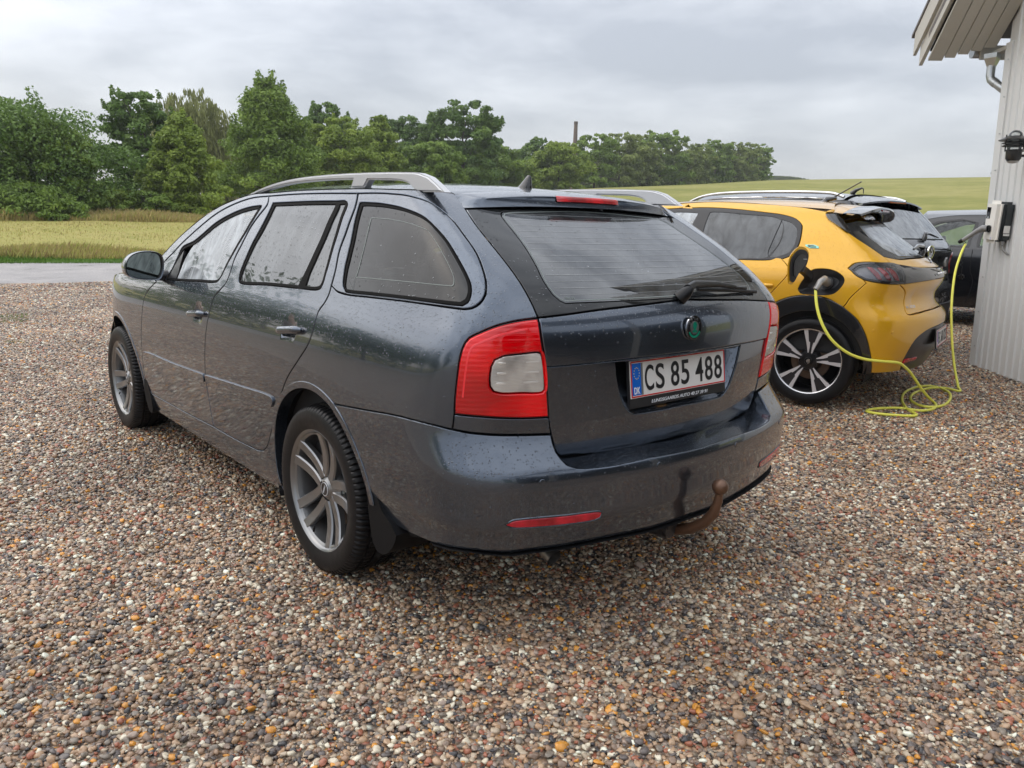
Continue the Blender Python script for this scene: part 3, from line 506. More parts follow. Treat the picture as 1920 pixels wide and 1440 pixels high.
def wheel_grey(parent,loc,name='wheel'):
    w=bpy.data.objects.new(name,None); SC.collection.objects.link(w); w.parent=parent; w.location=loc
    tyre(w)
    b=MB(); b.rev([(-.088,.214),(-.097,.218),(-.101,.224),(-.1035,.2275),(-.100,.2285),(-.092,.222)],120); b.rev([(-.092,.214),(-.086,.206),(-.070,.203),(-.03,.198),(.03,.196),(.095,.212)],120); b.build('rim',RIMG,w,sharp=35)
    b=MB(); b.rev([(-.072,.0),(-.072,.031),(-.068,.036),(-.055,.060),(-.048,.078),(-.02,.082),(.02,.085)],60); b.build('wheel_hub',RIMG,w,sharp=35)
    # five forked double spokes, each arm a tapered, ridged bar
    for k in range(5):
        a0=math.radians(90+72*k+12); sp=MB()
        for sgn in (-1,1):
            secs=[]
            for t in np.linspace(0,1,11):
                r=.044+t*(.2155-.044); ang=a0+sgn*math.asin((.0215+.020*t)/r); wd=(.0185+.003*t)
                xf=-.068-.026*t+.012*math.sin(math.pi*t); dp=.030-.008*t
                c=Vector((0,r*math.cos(ang),r*math.sin(ang))); tn=Vector((0,-math.sin(ang),math.cos(ang)))
                q=[]
                for (o_,d_) in ((-1,dp),(-1,.006),(-.80,.0),(.05*sgn,.0015),(.80,.0),(1,.006),(1,dp)): q.append(c+tn*wd*o_+Vector((xf+d_,0,0)))
                secs.append(q)
            n=len(secs[0]); V=[p for s_ in secs for p in s_]; F=[(i*n+j,i*n+(j+1)%n,(i+1)*n+(j+1)%n,(i+1)*n+j) for i in range(10) for j in range(n)]; sp.add(V,F)
        # web joining the pair near the hub
        V=[];F=[]
        for t in np.linspace(0,1,6):
            r=.04+t*.055
            for s_ in np.linspace(-1,1,5): ang=a0+s_*math.radians(9+2*t); V.append((-.060+.014*(1-s_*s_)+.006*t,r*math.cos(ang),r*math.sin(ang)))
        F=[(i*5+j,i*5+j+1,(i+1)*5+j+1,(i+1)*5+j) for i in range(5) for j in range(4)]; sp.add(V,F)
        sp.build('spoke',RIMG,w,sharp=20)
        a=a0+math.radians(36); b=MB(); c=Vector((0,.056*math.cos(a),.056*math.sin(a))); b.rev([(-.060,.0),(-.060,.008),(-.045,.009)],8); 
        nb=b.build('wheel_bolt',CHR if False else RIMD,w,sharp=30); nb.location=c
    b=MB(); b.rev([(-.0745,.0),(-.0745,.024),(-.072,.028),(-.066,.029)],40); hc=b.build('hub_cap',BLKR,w,sharp=30)
    b=MB(); b.rev([(-.0752,.0235),(-.0755,.0255),(-.073,.0265)],40); b.build('hub_ring',ALU,hc,sharp=30)
    text('hub_letters','DEZENT',PLWT,hc,(-.0755,0,0),Matrix.Rotation(math.radians(-90),3,'Z')@ROTB@Matrix.Rotation(math.radians(62),3,'Z'),w=.034,h=.007,ext=.0004)
    b=MB(); b.rev([(-.02,.07),(-.022,.142),(-.002,.143),(0,.07)],60); b.build('brake_disc',DISC,w,sharp=35)
    b=MB(); b.box((-.012,.0,.118),(.06,.12,.055),bev=.012); cal=b.build('brake_caliper',DISC,w,sharp=35); cal.rotation_euler=(math.radians(-35),0,0)
    b=MB(); b.rev([(.09,.0),(.09,.205)],48); b.build('wheel_inner',DARK,w)
    b=MB(); b.tube([(-.088,.07,-.185),(-.088,.062,-.165)],.004,8); b.build('tyre_valve',RUB,w)
    return w
def copy_wheel(w,parent,loc,flip=False,ang=0):
    c=link_copy(w,parent); c.location=loc; c.rotation_euler=(ang,0,math.pi if flip else 0)
    for ch in list(w.children):
        q=link_copy(ch,c)
        for g in list(ch.children): link_copy(g,q)
    return c
# ================================================================== grey estate car
def grey_estate():
    T=thing('estate_car','dark grey metallic estate car with silver roof rails and rusty tow bar, nearest the camera','car')
    S=body; P=panel
    seam_f=yz(S,[(1.02,1.380),(1.2,1.352),(1.35,1.312),(1.47,1.262),(1.6,1.198),(1.75,1.112),(1.87,1.015)])
    seam_f=[CURVES['bp_t'][0]]+seam_f+[CURVES['ff'][-1]]
    a_out=[CURVES['strip_top'][-1]]+yz(S,[(1.05,1.398),(1.22,1.375),(1.4,1.335),(1.6,1.262),(1.8,1.165),(1.95,1.07),(2.05,.985)])
    C2=('c',seam_f); A2=('c',a_out)
    ffy=[(2.19,.30)]
    archR=yz(S,arc(0,.315,.383,-18,None if False else 68,34)); archF=yz(S,arc(2.578,.315,.383,180+18,0-18,60))
    # rear arch runs from the sill (front side) up to the bumper joint
    ae=[p for p in yz(S,arc(0,.315,.383,-18,118,60))]
    joint=CURVES['bs_side'][0]
    # trim the arc where it meets the bumper joint
    ae=[p for p in ae if p[0]>joint[0]-.005]
    sill_low=yz(S,[(2.21,.30),(2.21,.20),(.372,.195)])
    side=path('~gate_t','strip_top',A2,[a_out[-1],CURVES['ff'][-1]],('c',seam_f[::-1]),'rt_m','sq_t','sq_b','dq_m','dq_b','sill_r','sill_f',sill_low,ae,[ae[-1],joint],'bs_side','~fil_l','lamp_l','lamp_t')
    both('side_panel',S,side,GREY,T,gap=.0015)
    both('quarter_window_frame',S,path('sq_t','sq_b','~dq_t'),GREY,T,holes=[path(('loop',CURVES['qglass']))])
    rd=path('bp_t','bp_b','~sill_r','~dq_b','~dq_m','~dq_t','~rt_m')
    def handle_dent(cu,cz):
        return lambda u,z: -.016*np.clip(1-((u-cu)/.062)**2-((z-cz)/.045)**2,0,1)**.8
    both('rear_door',S,rd,GREY,T,holes=[path(('loop',CURVES['rdglass']))],disp=handle_dent(1.842,.886),step=.022)
    fd=path(C2,[seam_f[-1]],'~ff','~sill_f') if False else path(('c',seam_f),'~ff','~sill_f','~bp_b','~bp_t')
    fg=path(('loop',CURVES['fdglass'])); tri=CURVES['mirtri']
    fgl=CURVES['fdglass'][:7]+[(3.26,.972),(3.345,.972),(3.30,1.01),(3.22,1.075),(3.13,1.13)]+[CURVES['fdglass'][i] for i in (10,11,12,13)]
    both('front_door',S,fd,GREY,T,holes=[path(('loop',fgl))],disp=handle_dent(2.815,.850),step=.022)
    # seals and panes
    SEAL=mat('seal_rubber',(.006,.006,.006),.75,spec=.15)
    def ring(nm,cur,w,off,m=SEAL,depth=.012):
        p=path(('loop',cur)); both(nm,S,p,m,T,holes=[inset(p,w)],gap=.0,bev=.0015,off=off,depth=depth,step=.05)
    ring('window_seal',CURVES['qglass'],.010,-.003); ring('window_seal',CURVES['rdglass'],.011,-.003); ring('window_seal',fgl,.011,-.003)
    def pane(nm,cur,m,off=-.007,ins=.006,**k): return both(nm,S,inset(path(('loop',cur)),ins),m,T,gap=0,bev=.0,depth=.001,off=off,step=.05,**k)
    qg=path(('loop',CURVES['qglass']))
    both('quarter_window_band',S,inset(qg,.006),FRIT,T,holes=[inset(qg,.045)],gap=0,bev=0,depth=.001,off=-.006,step=.05)
    both('quarter_window',S,inset(qg,.045),G_QTR,T,gap=0,bev=0,depth=.001,off=-.006,step=.05)
    qi=inset(qg,.050); both('window_print_line',S,qi,mat('pale_window_print',(.20,.23,.22),.5),T,holes=[inset(qi,.0022)],gap=0,bev=0,depth=.0004,off=-.0048,step=.2)
    pane('rear_door_window',CURVES['rdglass'],G_PRIV); pane('front_door_window',CURVES['fdglass'],G_FRONT)
    both('window_divider',S,path(('loop',CURVES['rddiv'])),SEAL,T,gap=0,bev=.002,off=-.003,step=.05)
    both('mirror_triangle',S,path([(3.11,1.12),(3.17,1.05),(3.20,.975),(3.345,.973),(3.25,1.05)]),TRIM,T,gap=0,bev=.002,off=-.003,step=.05)
    # body-coloured mouldings along the doors
    both('side_moulding',S,path(('loop',CURVES['mold_r'])),GREY,T,gap=.001,bev=.0022,off=.008,depth=.010)
    both('side_moulding',S,path(('loop',CURVES['mold_f'])),GREY,T,gap=.001,bev=.0022,off=.008,depth=.010)
    fend=path('ff',yz(S,[(1.86,.952),(2.05,.985),(2.3,.966),(2.6,.948),(2.9,.915),(3.15,.86),(3.3,.78),(3.36,.66),(3.37,.45),(3.36,.26),(2.97,.24)]),yz(S,arc(2.578,.315,.383,-12,195,60)),yz(S,[(2.2,.28),(2.19,.29)]))
    both('front_wing',S,fend,GREY,T)
    # arch lips: a rolled flange round each wheel opening
    for cy,(a0,a1),SS in ((0,(-14,118),S),(0,(118,172),bump),(2.578,(-14,194),S)):
        r0=.378; outer=yz(SS,arc(cy,.315,r0+.026,a0,a1,50)); inner=yz(SS,arc(cy,.315,r0,a1,a0,50))
        both('wheel_arch_lip',SS,path(outer,inner),GREY,T,gap=0,bev=.003,off=.0035,depth=.05,step=.05)
    # wheel housings and a near-black shell added to darken the panel gaps
    for sx in (-1,1):
        for cy in (0,2.578):
            b=MB(); rows=[[(sx*x,cy+.40*math.cos(a),.315+.40*math.sin(a)) for a in np.linspace(-.35,math.pi+.35,30)] for x in (.845,.5)]
            loft('wheel_housing',rows,DARK,T)
    sh=path(yz(S,[(3.3,.28),(3.3,.93),(1.9,.955),(-.2,.99)]),[(.64,.97),(.64,.34)],yz(S,[(-.42,.26)]),yz(S,arc(0,.315,.40,187,-7,30)),yz(S,[(2.16,.26)]),yz(S,arc(2.578,.315,.40,187,-7,30)))
    both('gap_shade_shell',S,sh,DARK,T,gap=0,bev=0,off=-.026,depth=.001,step=.12)
    b=MB(); b.box((0,1.40,.30),(1.50,3.4,.05)); b.build('floor_pan',DARK,T); b=MB(); b.box((0,-.48,.36),(1.2,.5,.06)); b.build('spare_well',DARK,T)
    LIN=mat('grey_headlining',(.10,.10,.10),.9)
    both('inner_trim',S,path('~gate_t','strip_top',('c',a_out),[a_out[-1],CURVES['ff'][-1]],('c',seam_f[::-1]),'rt_m','sq_t',[(.824,1.04),(.62,1.02)]),LIN,T,gap=0,bev=0,off=-.020,depth=.002,step=.06)
    # roof
    edge=[tuple(q) for q in S.F(*np.array(catmull(CURVES['strip_top'],.05)+catmull(a_out,.05)[1:]).T)]
    edge=[e for e in edge if e[1]<1.13]
    zc=spline([-.4,-.31,-.14,.1,.5,.9,1.2],[1.392,1.409,1.432,1.4475,1.456,1.452,1.435])
    rows=[]
    for ex,ey,ez in [tuple(S.F(*CURVES['gate_t'][0]))]+edge:
        row=[]
        for s_ in np.linspace(-1,1,33):
            bow=.045 if ey<-.2 else .045*max(0,(.3-ey)/.5) if ey<.3 else .11*max(0,(ey-.5)/.6)**2
            y=ey+bow*(1-s_*s_); zz=float(zc(y)); row.append((-ex*s_*-1*-1 if False else ex*-s_,y,ez+(zz-ez)*(1-abs(s_)**2.4)))
        rows.append(row)
    loft('roof_panel',rows,GREY,T); roofF=rows[-1]; loft('headlining',[[(x*.94,y,z-.022) for x,y,z in r] for r in rows],LIN,T)
    rows2=[]; ao=[tuple(q) for q in S.F(*np.array(catmull(a_out,.05)).T)]; ao=[e for e in ao if e[1]>=1.10]
    for ex,ey,ez in ao: rows2.append([(ex*-s_,ey+(.11+.10*(ey-1.1))*(1-s_*s_),ez+.006*(1-s_*s_)) for s_ in np.linspace(-1,1,17)])
    rows2[0]=[roofF[2*i] for i in range(17)]
    loft('windscreen',rows2,glass('windscreen_glass',(.45,.52,.49),1.6,film=.03,cover=.3),T)
    hood=[]
    for y,z,bw,zb in ((2.07,.978,.21,.03),(2.3,.964,.2,.055),(2.6,.946,.16,.065),(2.9,.913,.14,.06),(3.15,.858,.13,.045),(3.30,.778,.12,.02)):
        q=S.F(uy(S,y,z),z); hood.append([(q[0]*-s_,y+bw*(1-s_*s_),z+zb*(1-s_*s_)) for s_ in np.linspace(-1,1,17)])
    loft('bonnet',hood,GREY,T)
    nose=[]
    for y,z in ((3.33,.775),(3.37,.62),(3.375,.45),(3.36,.26)):
        q=S.F(uy(S,y-.03,z),z); nose.append([(q[0]*-s_,y+.16*(1-s_*s_),z) for s_ in np.linspace(-1,1,17)])
    loft('front_bumper',nose,GREY,T)
    # tailgate: two skins meeting at the number-plate crease, plate recess below
    rec=mirrored(path('plate_rec') if False else [p for p in path('plate_rec') if p[0]>.004][::-1] )
    rc=[p for p in catmull(CURVES['plate_rec']) if p[0]>.01]; rc=[(0.,rc[-1][1])]+rc[::-1]+[(0.,rc[0][1]+.001)]
    recp=path(mirrored(rc))
    cre=CURVES['crease']; zcr=cre[-1][1]+.001
    up=path(mirrored(path([(0.,zcr)],('c',[(0.,zcr)]+cre[::-1]),[p for p in catmull(CURVES['lamp_r'])[::-1] if p[1]>cre[0][1]+.004],'glass_b',[(0.,CURVES['glass_b'][-1][1])])))
    P('tailgate',S,up,GREY,T,off=.002,gap=.0018,bev=.004)
    gb=[p for p in catmull(CURVES['gate_bot'])]; 
    low=path(mirrored(path([(0.,zcr)],('c',[(0.,zcr)]+cre[::-1]),[p for p in catmull(CURVES['lamp_r']) if p[1]<cre[0][1]-.004],'fil_r','gate_bl','gate_bot',[(0.,gb[-1][1])])))
    def fold(u,z): return -.010*np.clip((.615-z)/.025,0,1)**1.3
    # the recess reaches the crease, so cut it into the lower skin just under the joint
    recl=[(u,min(z,zcr-.010)) for u,z in recp]
    tl=P('tailgate',S,low,GREY,T,off=-.003,gap=.0012,bev=.003,holes=[recl],disp=fold,step=.022); 
    # recess walls and floor
    out3=S.F(*np.array(recl).T)+S.N(*np.array(recl).T)*-.010; 
    k_=np.array(recl); zmid=.80; fx=k_[:,0]*.86; fz=np.where(k_[:,1]<zmid,zmid+(k_[:,1]-zmid)*.80,k_[:,1])
    fl=np.c_[-fx,-.893+(fz-.80)*.13,fz]
    V=np.concatenate([out3,fl]); n=len(k_); F=[(i,(i+1)%n,n+(i+1)%n,n+i) for i in range(n)]+[tuple(range(n,2*n))]
    mb=MB(); mb.add(V,F); mb.build('plate_recess',GREY,tl,sharp=50)
    Rp=Matrix.Rotation(-.13,3,'X'); licence_plate(T,(0,-.936,.815),Rp,'CS 85 488',dealer='LUNDSGAARDS AUTO 40 27 39 91')
    for xx in (-.12,.12):
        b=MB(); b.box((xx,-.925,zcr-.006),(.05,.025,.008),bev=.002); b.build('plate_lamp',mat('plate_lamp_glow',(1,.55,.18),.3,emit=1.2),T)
    # rear window
    gt=[p for p in catmull(CURVES['gate_t']) if p[1]<1.338]
    gw=path(mirrored(path([(0.,1.352)],[(.30,1.347)],gt,'glass_b',[(0.,CURVES['glass_b'][-1][1])])))
    gi=path(mirrored([(0.,1.066)]+catmull(CURVES['gl_in'])+[(0.,1.345)]))
    P('rear_window_band',S,gw,FRIT,T,holes=[gi],gap=.002,bev=.002,depth=.01)
    rw=P('rear_window',S,gi,G_REAR,T,gap=0,bev=0,depth=.0005,step=.04)
    P('window_print_line',S,inset(gi,.004),mat('pale_window_print',(.20,.23,.22),.5),rw,holes=[inset(gi,.0062)],gap=0,bev=0,depth=.0004,off=.0007,step=.2)
    for k in range(14):
        z=1.085+k*.0182; ue=min(.50,float(np.interp(z,[1.07,1.12,1.22,1.31],[.49,.50,.455,.41])))-.006
        us=np.linspace(-ue,ue,41); a=S.F(us,z+0*us)+S.N(us,z+0*us)*.0007; c=S.F(us,z+.0006+0*us)+S.N(us,z+0*us)*.0007
        obj('heating_wire',list(a)+list(c),[(i,i+1,42+i,41+i) for i in range(40)],mat('heating_wire',(.36,.37,.37),.6),rw)
    # spoiler and high brake light
    rows=[]; X=np.linspace(-1,1,61); g0=np.array(S.F(*CURVES['gate_t'][0]))
    for x in X:
        q=abs(x); xx=-.515*x; s2=q*q; end=1-max(0,(q-.86)/.14)**2.2
        sy,sz=-.310-.042*s2,1.4095-.027*q**2.4
        ty,tz=-.474+.052*q**3,1.3935-.030*q**2.6; tz-= .014*(1-end); ty+=.05*(1-end)
        by,bz=-.482+.045*q**3,1.3515-.018*q**2.2
        rows.append([(xx,sy,sz-.004),(xx,sy-.003,sz),(xx*1.01,(sy+ty)/2,(sz+tz)/2+.0045),(xx*1.03,ty+.012,tz+.001),(xx*1.035,ty,tz-.004),(xx*1.04,(ty+by)/2+.004,(tz+bz)/2),(xx*1.04,by,bz+.003),(xx*1.04,by+.006,bz),(xx*1.02,by+.07,bz+.010),(xx*1.02,sy+.02,sz-.03)])
    loft('roof_spoiler',rows,GREY,T,sharp=50)
    rows=[]
    for x in np.linspace(-.16,.16,21):
        q=x/.515; ty=-.474+.052*abs(q)**3; tz=1.3935-.03*abs(q)**2.6; by,bz=-.482,1.3515; e=.004 if abs(x)<.155 else 0
        rows.append([(x,ty+.004,tz-.001),(x,ty-.002-e,tz-.005),(x,ty-.004-e,tz-.014),(x,(ty+by)/2-.002-e,tz-.021),(x,(ty+by)/2+.01,tz-.022)])
    loft('high_brake_light',rows,lens_mat('ribbed_red_brake_light',(.7,.004,.01),60),T,sharp=60)
    # lamps
    lamp=path('lamp_r','lamp_b','lamp_l','lamp_t'); lens=path(('loop',CURVES['lens']))
    for sd in (1,-1):
        L=panel('tail_lamp',S,lamp,RLENS,T,side=sd,off=.004,gap=.004,bev=.006,depth=.02,holes=[lens],step=.02)
        panel('reversing_lens',S,lens,WLENS,L,side=sd,off=.003,gap=.001,bev=.002,depth=.01,step=.02)
        def cpart(d):
            q=inset(lamp,d); k=np.array([(p[0]>.635 and p[1]>.80) for p in q]); i0=[i for i in range(len(q)) if k[i] and not k[i-1]][0]; q=np.roll(q,-i0,0); k=np.roll(k,-i0); return [tuple(p) for p in q[:int(np.argmin(k)) if not k.all() else None]]
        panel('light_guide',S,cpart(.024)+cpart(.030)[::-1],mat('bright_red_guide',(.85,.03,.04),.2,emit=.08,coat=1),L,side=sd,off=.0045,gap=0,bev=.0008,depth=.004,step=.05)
        for hz_ in (.838,.868,.898): panel('lens_rib',S,[(.600,hz_),(.725,hz_+.001),(.725,hz_+.007),(.600,hz_+.006)],mat('lens_rib_clear',(.9,.9,.88),.1,.5,coat=1),L,side=sd,off=.0045,gap=0,bev=.0008,depth=.003,step=.05)
        panel('lamp_surround',S,lamp,TRIM,L,side=sd,off=-.003,gap=.001,bev=.001,depth=.01,holes=[inset(lamp,.012)],step=.05)
        up_=[(u,z) for u,z in inset(lamp,.012)]
        panel('side_panel_below_lamp',S,path('~fil_l','~lamp_b','fil_r','~bs_rear'),GREY,T,side=sd,gap=.0018)
    # bumper
    tip=CURVES['B_notch'][-1]
    ar=[p for p in yz(bump,arc(0,.315,.383,118,178,40)) if p[0]<CURVES['B_side'][0][0]]
    low_=[(u,z-.006) for u,z in CURVES['B_bot']]
    hb=path(mirrored(path([(0.,.583)],'~B_notch','~B_rear','~B_side',[p for p in ar if p[1]>.46],('c',CURVES['B_arch'][5:8]+low_[1:]+[(0.,.322)]))))
    def bd(u,z):
        t=np.clip((.430-z)/.055,0,1); return -.011*t*t*(3-2*t)+.0012*np.exp(-((z-.438)/.014)**2)+0*u
    BP_=P('rear_bumper',bump,hb,GREY,T,disp=bd,step=.024,gap=.0015,depth=.03,bev=.005)
    # bumper shelf under the tailgate
    nc=[p for p in catmull(CURVES['B_notch']) if p[1]<.68]+[(0.,.583)]; nc=nc+[(-u,z) for u,z in nc[::-1]]
    o3=bump.F(*np.array(nc).T)+np.array([0,.002,-.005]); i3=o3.copy(); i3[:,1]=np.maximum(i3[:,1]+.105,-.90); i3[:,0]*=.985; i3[:,2]+=.010
    loft('bumper_shelf',[list(map(tuple,o3)),list(map(tuple,(o3+i3)/2+np.array([0,0,.002]))),list(map(tuple,i3))],GREY,BP_)
    b=MB(); b.box((0,-.84,.62),(1.2,.05,.16)); b.build('tailgate_sill',DARK,T)
    rf=path(('loop',CURVES['refl'])); ro=inset(rf,-.006)
    for sd in (1,-1):
        panel('reflector',bump,rf,REDM if False else lens_mat('ribbed_red_reflector',(.70,.010,.03),90),T,side=sd,off=.004,gap=0,bev=.003,depth=.01,step=.03)
        panel('reflector_rim',bump,ro,GREY,T,side=sd,off=.003,gap=0,bev=.004,depth=.01,holes=[rf],step=.05)
    for (u,z) in (CURVES['sensor'][0],CURVES['sensor2'][0],(-.203,.554),(-.624,.556)):
        ps=[(u+.010*math.cos(a),z+.010*math.sin(a)) for a in np.linspace(0,2*math.pi,20,endpoint=False)]
        if u>0: panel('parking_sensor',bump,ps,GREY,T,off=.0015,gap=0,bev=.0015,depth=.004,step=.01)
        else: panel('parking_sensor',bump,[(-a,b_) for a,b_ in ps],GREY,T,side=-1,off=.0015,gap=0,bev=.0015,depth=.004,step=.01)
    # underside, exhaust, tow bar
    under=[]
    for k,(dz,dy) in enumerate(((0,0),(-.010,.05),(-.015,.14),(-.015,.40))):
        q=[p for p in catmull(CURVES['B_bot'][1:]+[(0.,.327)],.05)]; q=q+[(-u,z) for u,z in q[::-1][1:]]; P3=bump.F(*np.array(q).T); P3[:,1]+=dy; P3[:,2]+=dz-.004; P3[:,0]*=(1-.03*k); under.append(list(map(tuple,P3)))
    loft('underbody',under,DARK,T)
    b=MB(); b.tube([(-.50,-.50,.33),(-.505,-.74,.315),(-.51,-.84,.295),(-.512,-.895,.270)],.026,20,cap=False); b.tube([(-.512,-.895,.270),(-.51,-.84,.295)],.023,20,cap=False); b.build('exhaust_pipe',mat('sooty_steel',(.28,.27,.25),.35,.9,bump=(50,.3,.001)),T,sharp=40)
    tow=MB(); tow.tube([(0,-.80,.262),(0,-.90,.255),(0,-.97,.266),(0,-1.03,.290),(0,-1.085,.330),(0,-1.115,.372),(0,-1.127,.415),(0,-1.130,.45)],[.019,.020,.020,.020,.019,.018,.015,.012],16); tow.sphere((0,-1.131,.466),.027,20)
    tw=tow.build('tow_bar',mat('greasy_rusty_steel',(.14,.075,.045),.33,.45,coat=.3,bump=(35,.35,.002)),T,sharp=50)
    b=MB(); b.tube([(-.045,-.86,.278),(-.045,-.965,.278)],.036,24); b.tube([(-.045,-.965,.278),(-.045,-.98,.278)],[.030,.028],24); b.box((-.045,-.984,.300),(.05,.006,.03),bev=.002); b.build('towing_socket',TRIM,T,sharp=40)
    # mud flaps
    for sx in (-1,1):
        for poly in ([(-.285,.60),(-.322,.52),(-.345,.42),(-.362,.32),(-.385,.24),(-.42,.215),(-.465,.225),(-.505,.26),(-.53,.31),(-.50,.335),(-.44,.37),(-.395,.45),(-.36,.53),(-.31,.61)],[(2.21,.46),(2.185,.36),(2.16,.25),(2.10,.19),(2.05,.20),(2.06,.27),(2.13,.38)]):
            b=MB(); b.prism(catmull(poly+[poly[0]],.02)[:-1],'x',sx*.858,sx*.70); b.build('mud_flap',mat('mud_flap_rubber',(.007,.007,.008),.6,spec=.2),T,sharp=40)
    # wheels
    w=wheel_grey(T,(-.762,0,.312)); copy_wheel(w,T,(-.775,2.578,.312),ang=.5); copy_wheel(w,T,(.762,0,.312),flip=True); copy_wheel(w,T,(.775,2.578,.312),flip=True)
    # roof rails
    top=[(1.235,1.376),(1.15,1.396),(1.032,1.417),(.856,1.440),(.641,1.456),(.356,1.462),(.067,1.460),(-.184,1.4535),(-.29,1.447),(-.345,1.433),(-.39,1.410),(-.435,1.383)]
    bot=[(-.29,1.386),(-.262,1.392),(-.250,1.402),(-.232,1.413),(-.19,1.423),(-.13,1.4285),(.04,1.434),(.07,1.408),(.17,1.408),(.15,1.438),(.357,1.441),(.652,1.437),(.801,1.428),(.95,1.412),(1.06,1.396),(1.13,1.38)]
    tc_=catmull(top,.03); bc_=catmull(bot[:6],.01)+[bot[6],bot[7],bot[8],bot[9]]+catmull(bot[9:],.05)[1:]
    for sx in (-1,1):
        pl_=[p for p in tc_]+bc_; bm=bmesh.new()
        vs=[bm.verts.new((sx*.600-.018,y,z)) for y,z in pl_]; f=bm.faces.new(vs); r=bmesh.ops.extrude_face_region(bm,geom=[f]); 
        for v in r['geom']:
            if isinstance(v,bmesh.types.BMVert): v.co.x+=.036; 
        for v in bm.verts:
            if v.co.x*sx<sx*.600*1 : v.co.x+= (sx*-.0)
        bmesh.ops.recalc_face_normals(bm,faces=bm.faces[:]); 
        ed=[e for e in bm.edges if len(e.link_faces)==2 and max(len(q.verts) for q in e.link_faces)>6]
        bmesh.ops.bevel(bm,geom=ed,offset=.006,segments=3,affect='EDGES'); me=bpy.data.meshes.new('roof_rail'); bm.to_mesh(me); bm.free(); me.materials.append(ALU)
        me.polygons.foreach_set('use_smooth',[True]*len(me.polygons)); me.set_sharp_from_angle(angle=math.radians(38)); o=bpy.data.objects.new('roof_rail',me); SC.collection.objects.link(o); o.parent=T
    # antenna
    b=MB(); prof=[(-.085,0),(-.02,.052),(.0,.060),(.012,.056),(.026,0)]; V=[];F=[]
    rows=[]
    for t in np.linspace(0,1,9):
        zz=.052*t; y0=.055*(1-t**.8)-.012*t; y1=-.035+.008*t**2; wd=.017*(1-t)**.7+.003
        rows.append([(wd*math.sin(a)*1.0,(y0+y1)/2+(y0-y1)/2*math.cos(a),1.432+zz) for a in np.linspace(0,2*math.pi,24,endpoint=False)])
    a_=loft('roof_antenna',rows,GLB,T,closed=True); a_.location=(0,-.125,-.003)
    # handles
    for sd in (1,-1):
        for (u0,z0,u1,z1) in ((1.915,.874,1.735,.896),(2.905,.838,2.715,.857)):
            pts=[];rr=[]
            for t in np.linspace(0,1,13):
                u=u0+(u1-u0)*t; z=z0+(z1-z0)*t; q=S.F(u*sd,z)+S.N(u*sd,z)*(.017*min(1,4*t*(1-t)*1.6+.25)); pts.append(q); rr.append(.0145*(.35+.65*min(1,(8*min(t,1-t))**.5)))
            b=MB(); b.tube(pts,rr,16); b.build('door_handle',GREY,T,sharp=60)
    # mirrors
    for sx in (-1,1):
        ol=[(-1.044,1.03),(-1.035,1.065),(-1.012,1.094),(-.977,1.110),(-.93,1.115),(-.89,1.110),(-.866,1.096),(-.857,1.06),(-.862,1.01),(-.882,.972),(-.93,.969),(-.981,.974),(-1.022,.985),(-1.040,1.002)]
        ol=catmull(ol+[ol[0]],.012)[:-1]; cx,cz=-.95,1.04; rows=[]
        for y,s_ in ((1.672,.93),(1.668,.985),(1.674,1.0),(1.70,1.0),(1.74,.97),(1.78,.88),(1.81,.72),(1.83,.45),(1.835,.05)): rows.append([(sx*-1*(cx+(a-cx)*s_+ .0),y+.04*(a-cx)*0,cz+(b_-cz)*s_) for a,b_ in ol])
        m_=loft('door_mirror',rows,GREY,T,closed=True,sharp=50)
        rows=[[(sx*-1*(cx+(a-cx)*s_),y,cz+(b_-cz)*s_) for a,b_ in ol] for y,s_ in ((1.670,.95),(1.685,.93),(1.688,.9))]; loft('mirror_inner_frame',rows,TRIM,m_,closed=True)
        g=[(sx*-1*(cx+(a-cx)*.90),1.684+.05*(a-cx),cz+(b_-cz)*.90) for a,b_ in ol]; obj('mirror_glass',g,[tuple(range(len(g)))],MIRG,m_,smooth=False)
        b=MB(); b.tube([(sx*-.905*-1*-1 if False else sx*.905,1.74,.985),(sx*.86,1.745,.985),(sx*.82,1.75,.985)],[.02,.026,.032],12); b.build('mirror_arm',TRIM,m_,sharp=50)
    # wiper
    b=MB()
    def rp(u,z,d): 
        n=S.N(u,z); return tuple(S.F(u,z)+n*d)
    b.tube([rp(.01,1.062,.0),rp(0,1.064,.024),rp(-.02,1.070,.036)],[.024,.021,.014],14); b.tube([rp(-.01,1.072,.034),rp(-.06,1.083,.033),rp(-.20,1.084,.026),rp(-.33,1.075,.021)],[.014,.013,.0115,.007],10); wp=b.build('rear_wiper',mat('wiper_black',(.006,.006,.007),.3,spec=.4),T,sharp=50)
    b=MB(); b.tube([rp(-.10,1.080,.010),rp(-.30,1.071,.010),rp(-.50,1.058,.009)],.0065,8); b.tube([rp(-.30,1.077,.016),rp(-.42,1.070,.014)],.006,8); b.build('wiper_blade',RUB,wp)
    # badge
    bx=Matrix.Rotation(math.radians(90),3,'Z'); 
    def disc(nm,r,y0,y1,m,par,z=.971,sc=1): 
        b=MB(); V=[(r*math.cos(a),y,r*sc*math.sin(a)) for y in (y0,y1) for a in np.linspace(0,2*math.pi,48,endpoint=False)]; F=[tuple(range(48,96))]+[(i,(i+1)%48,48+(i+1)%48,48+i) for i in range(48)]; b.add(V,F); o=b.build(nm,m,par,sharp=40); 
        if par is T: o.location=(0,-.978,z); o.rotation_euler=(-.05,0,0)
        return o
    bd_=disc('badge',.040,0,-.006,CHR,T)
    disc('badge_field',.0355,-.004,-.0072,GLB,bd_); disc('badge_ring',.0235,-.005,-.0078,CHR,bd_); disc('badge_centre',.0215,-.006,-.0083,mat('badge_grey',(.12,.13,.13),.3,.5),bd_)
    GRN=mat('badge_green',(.0,.20,.12),.25,coat=1)
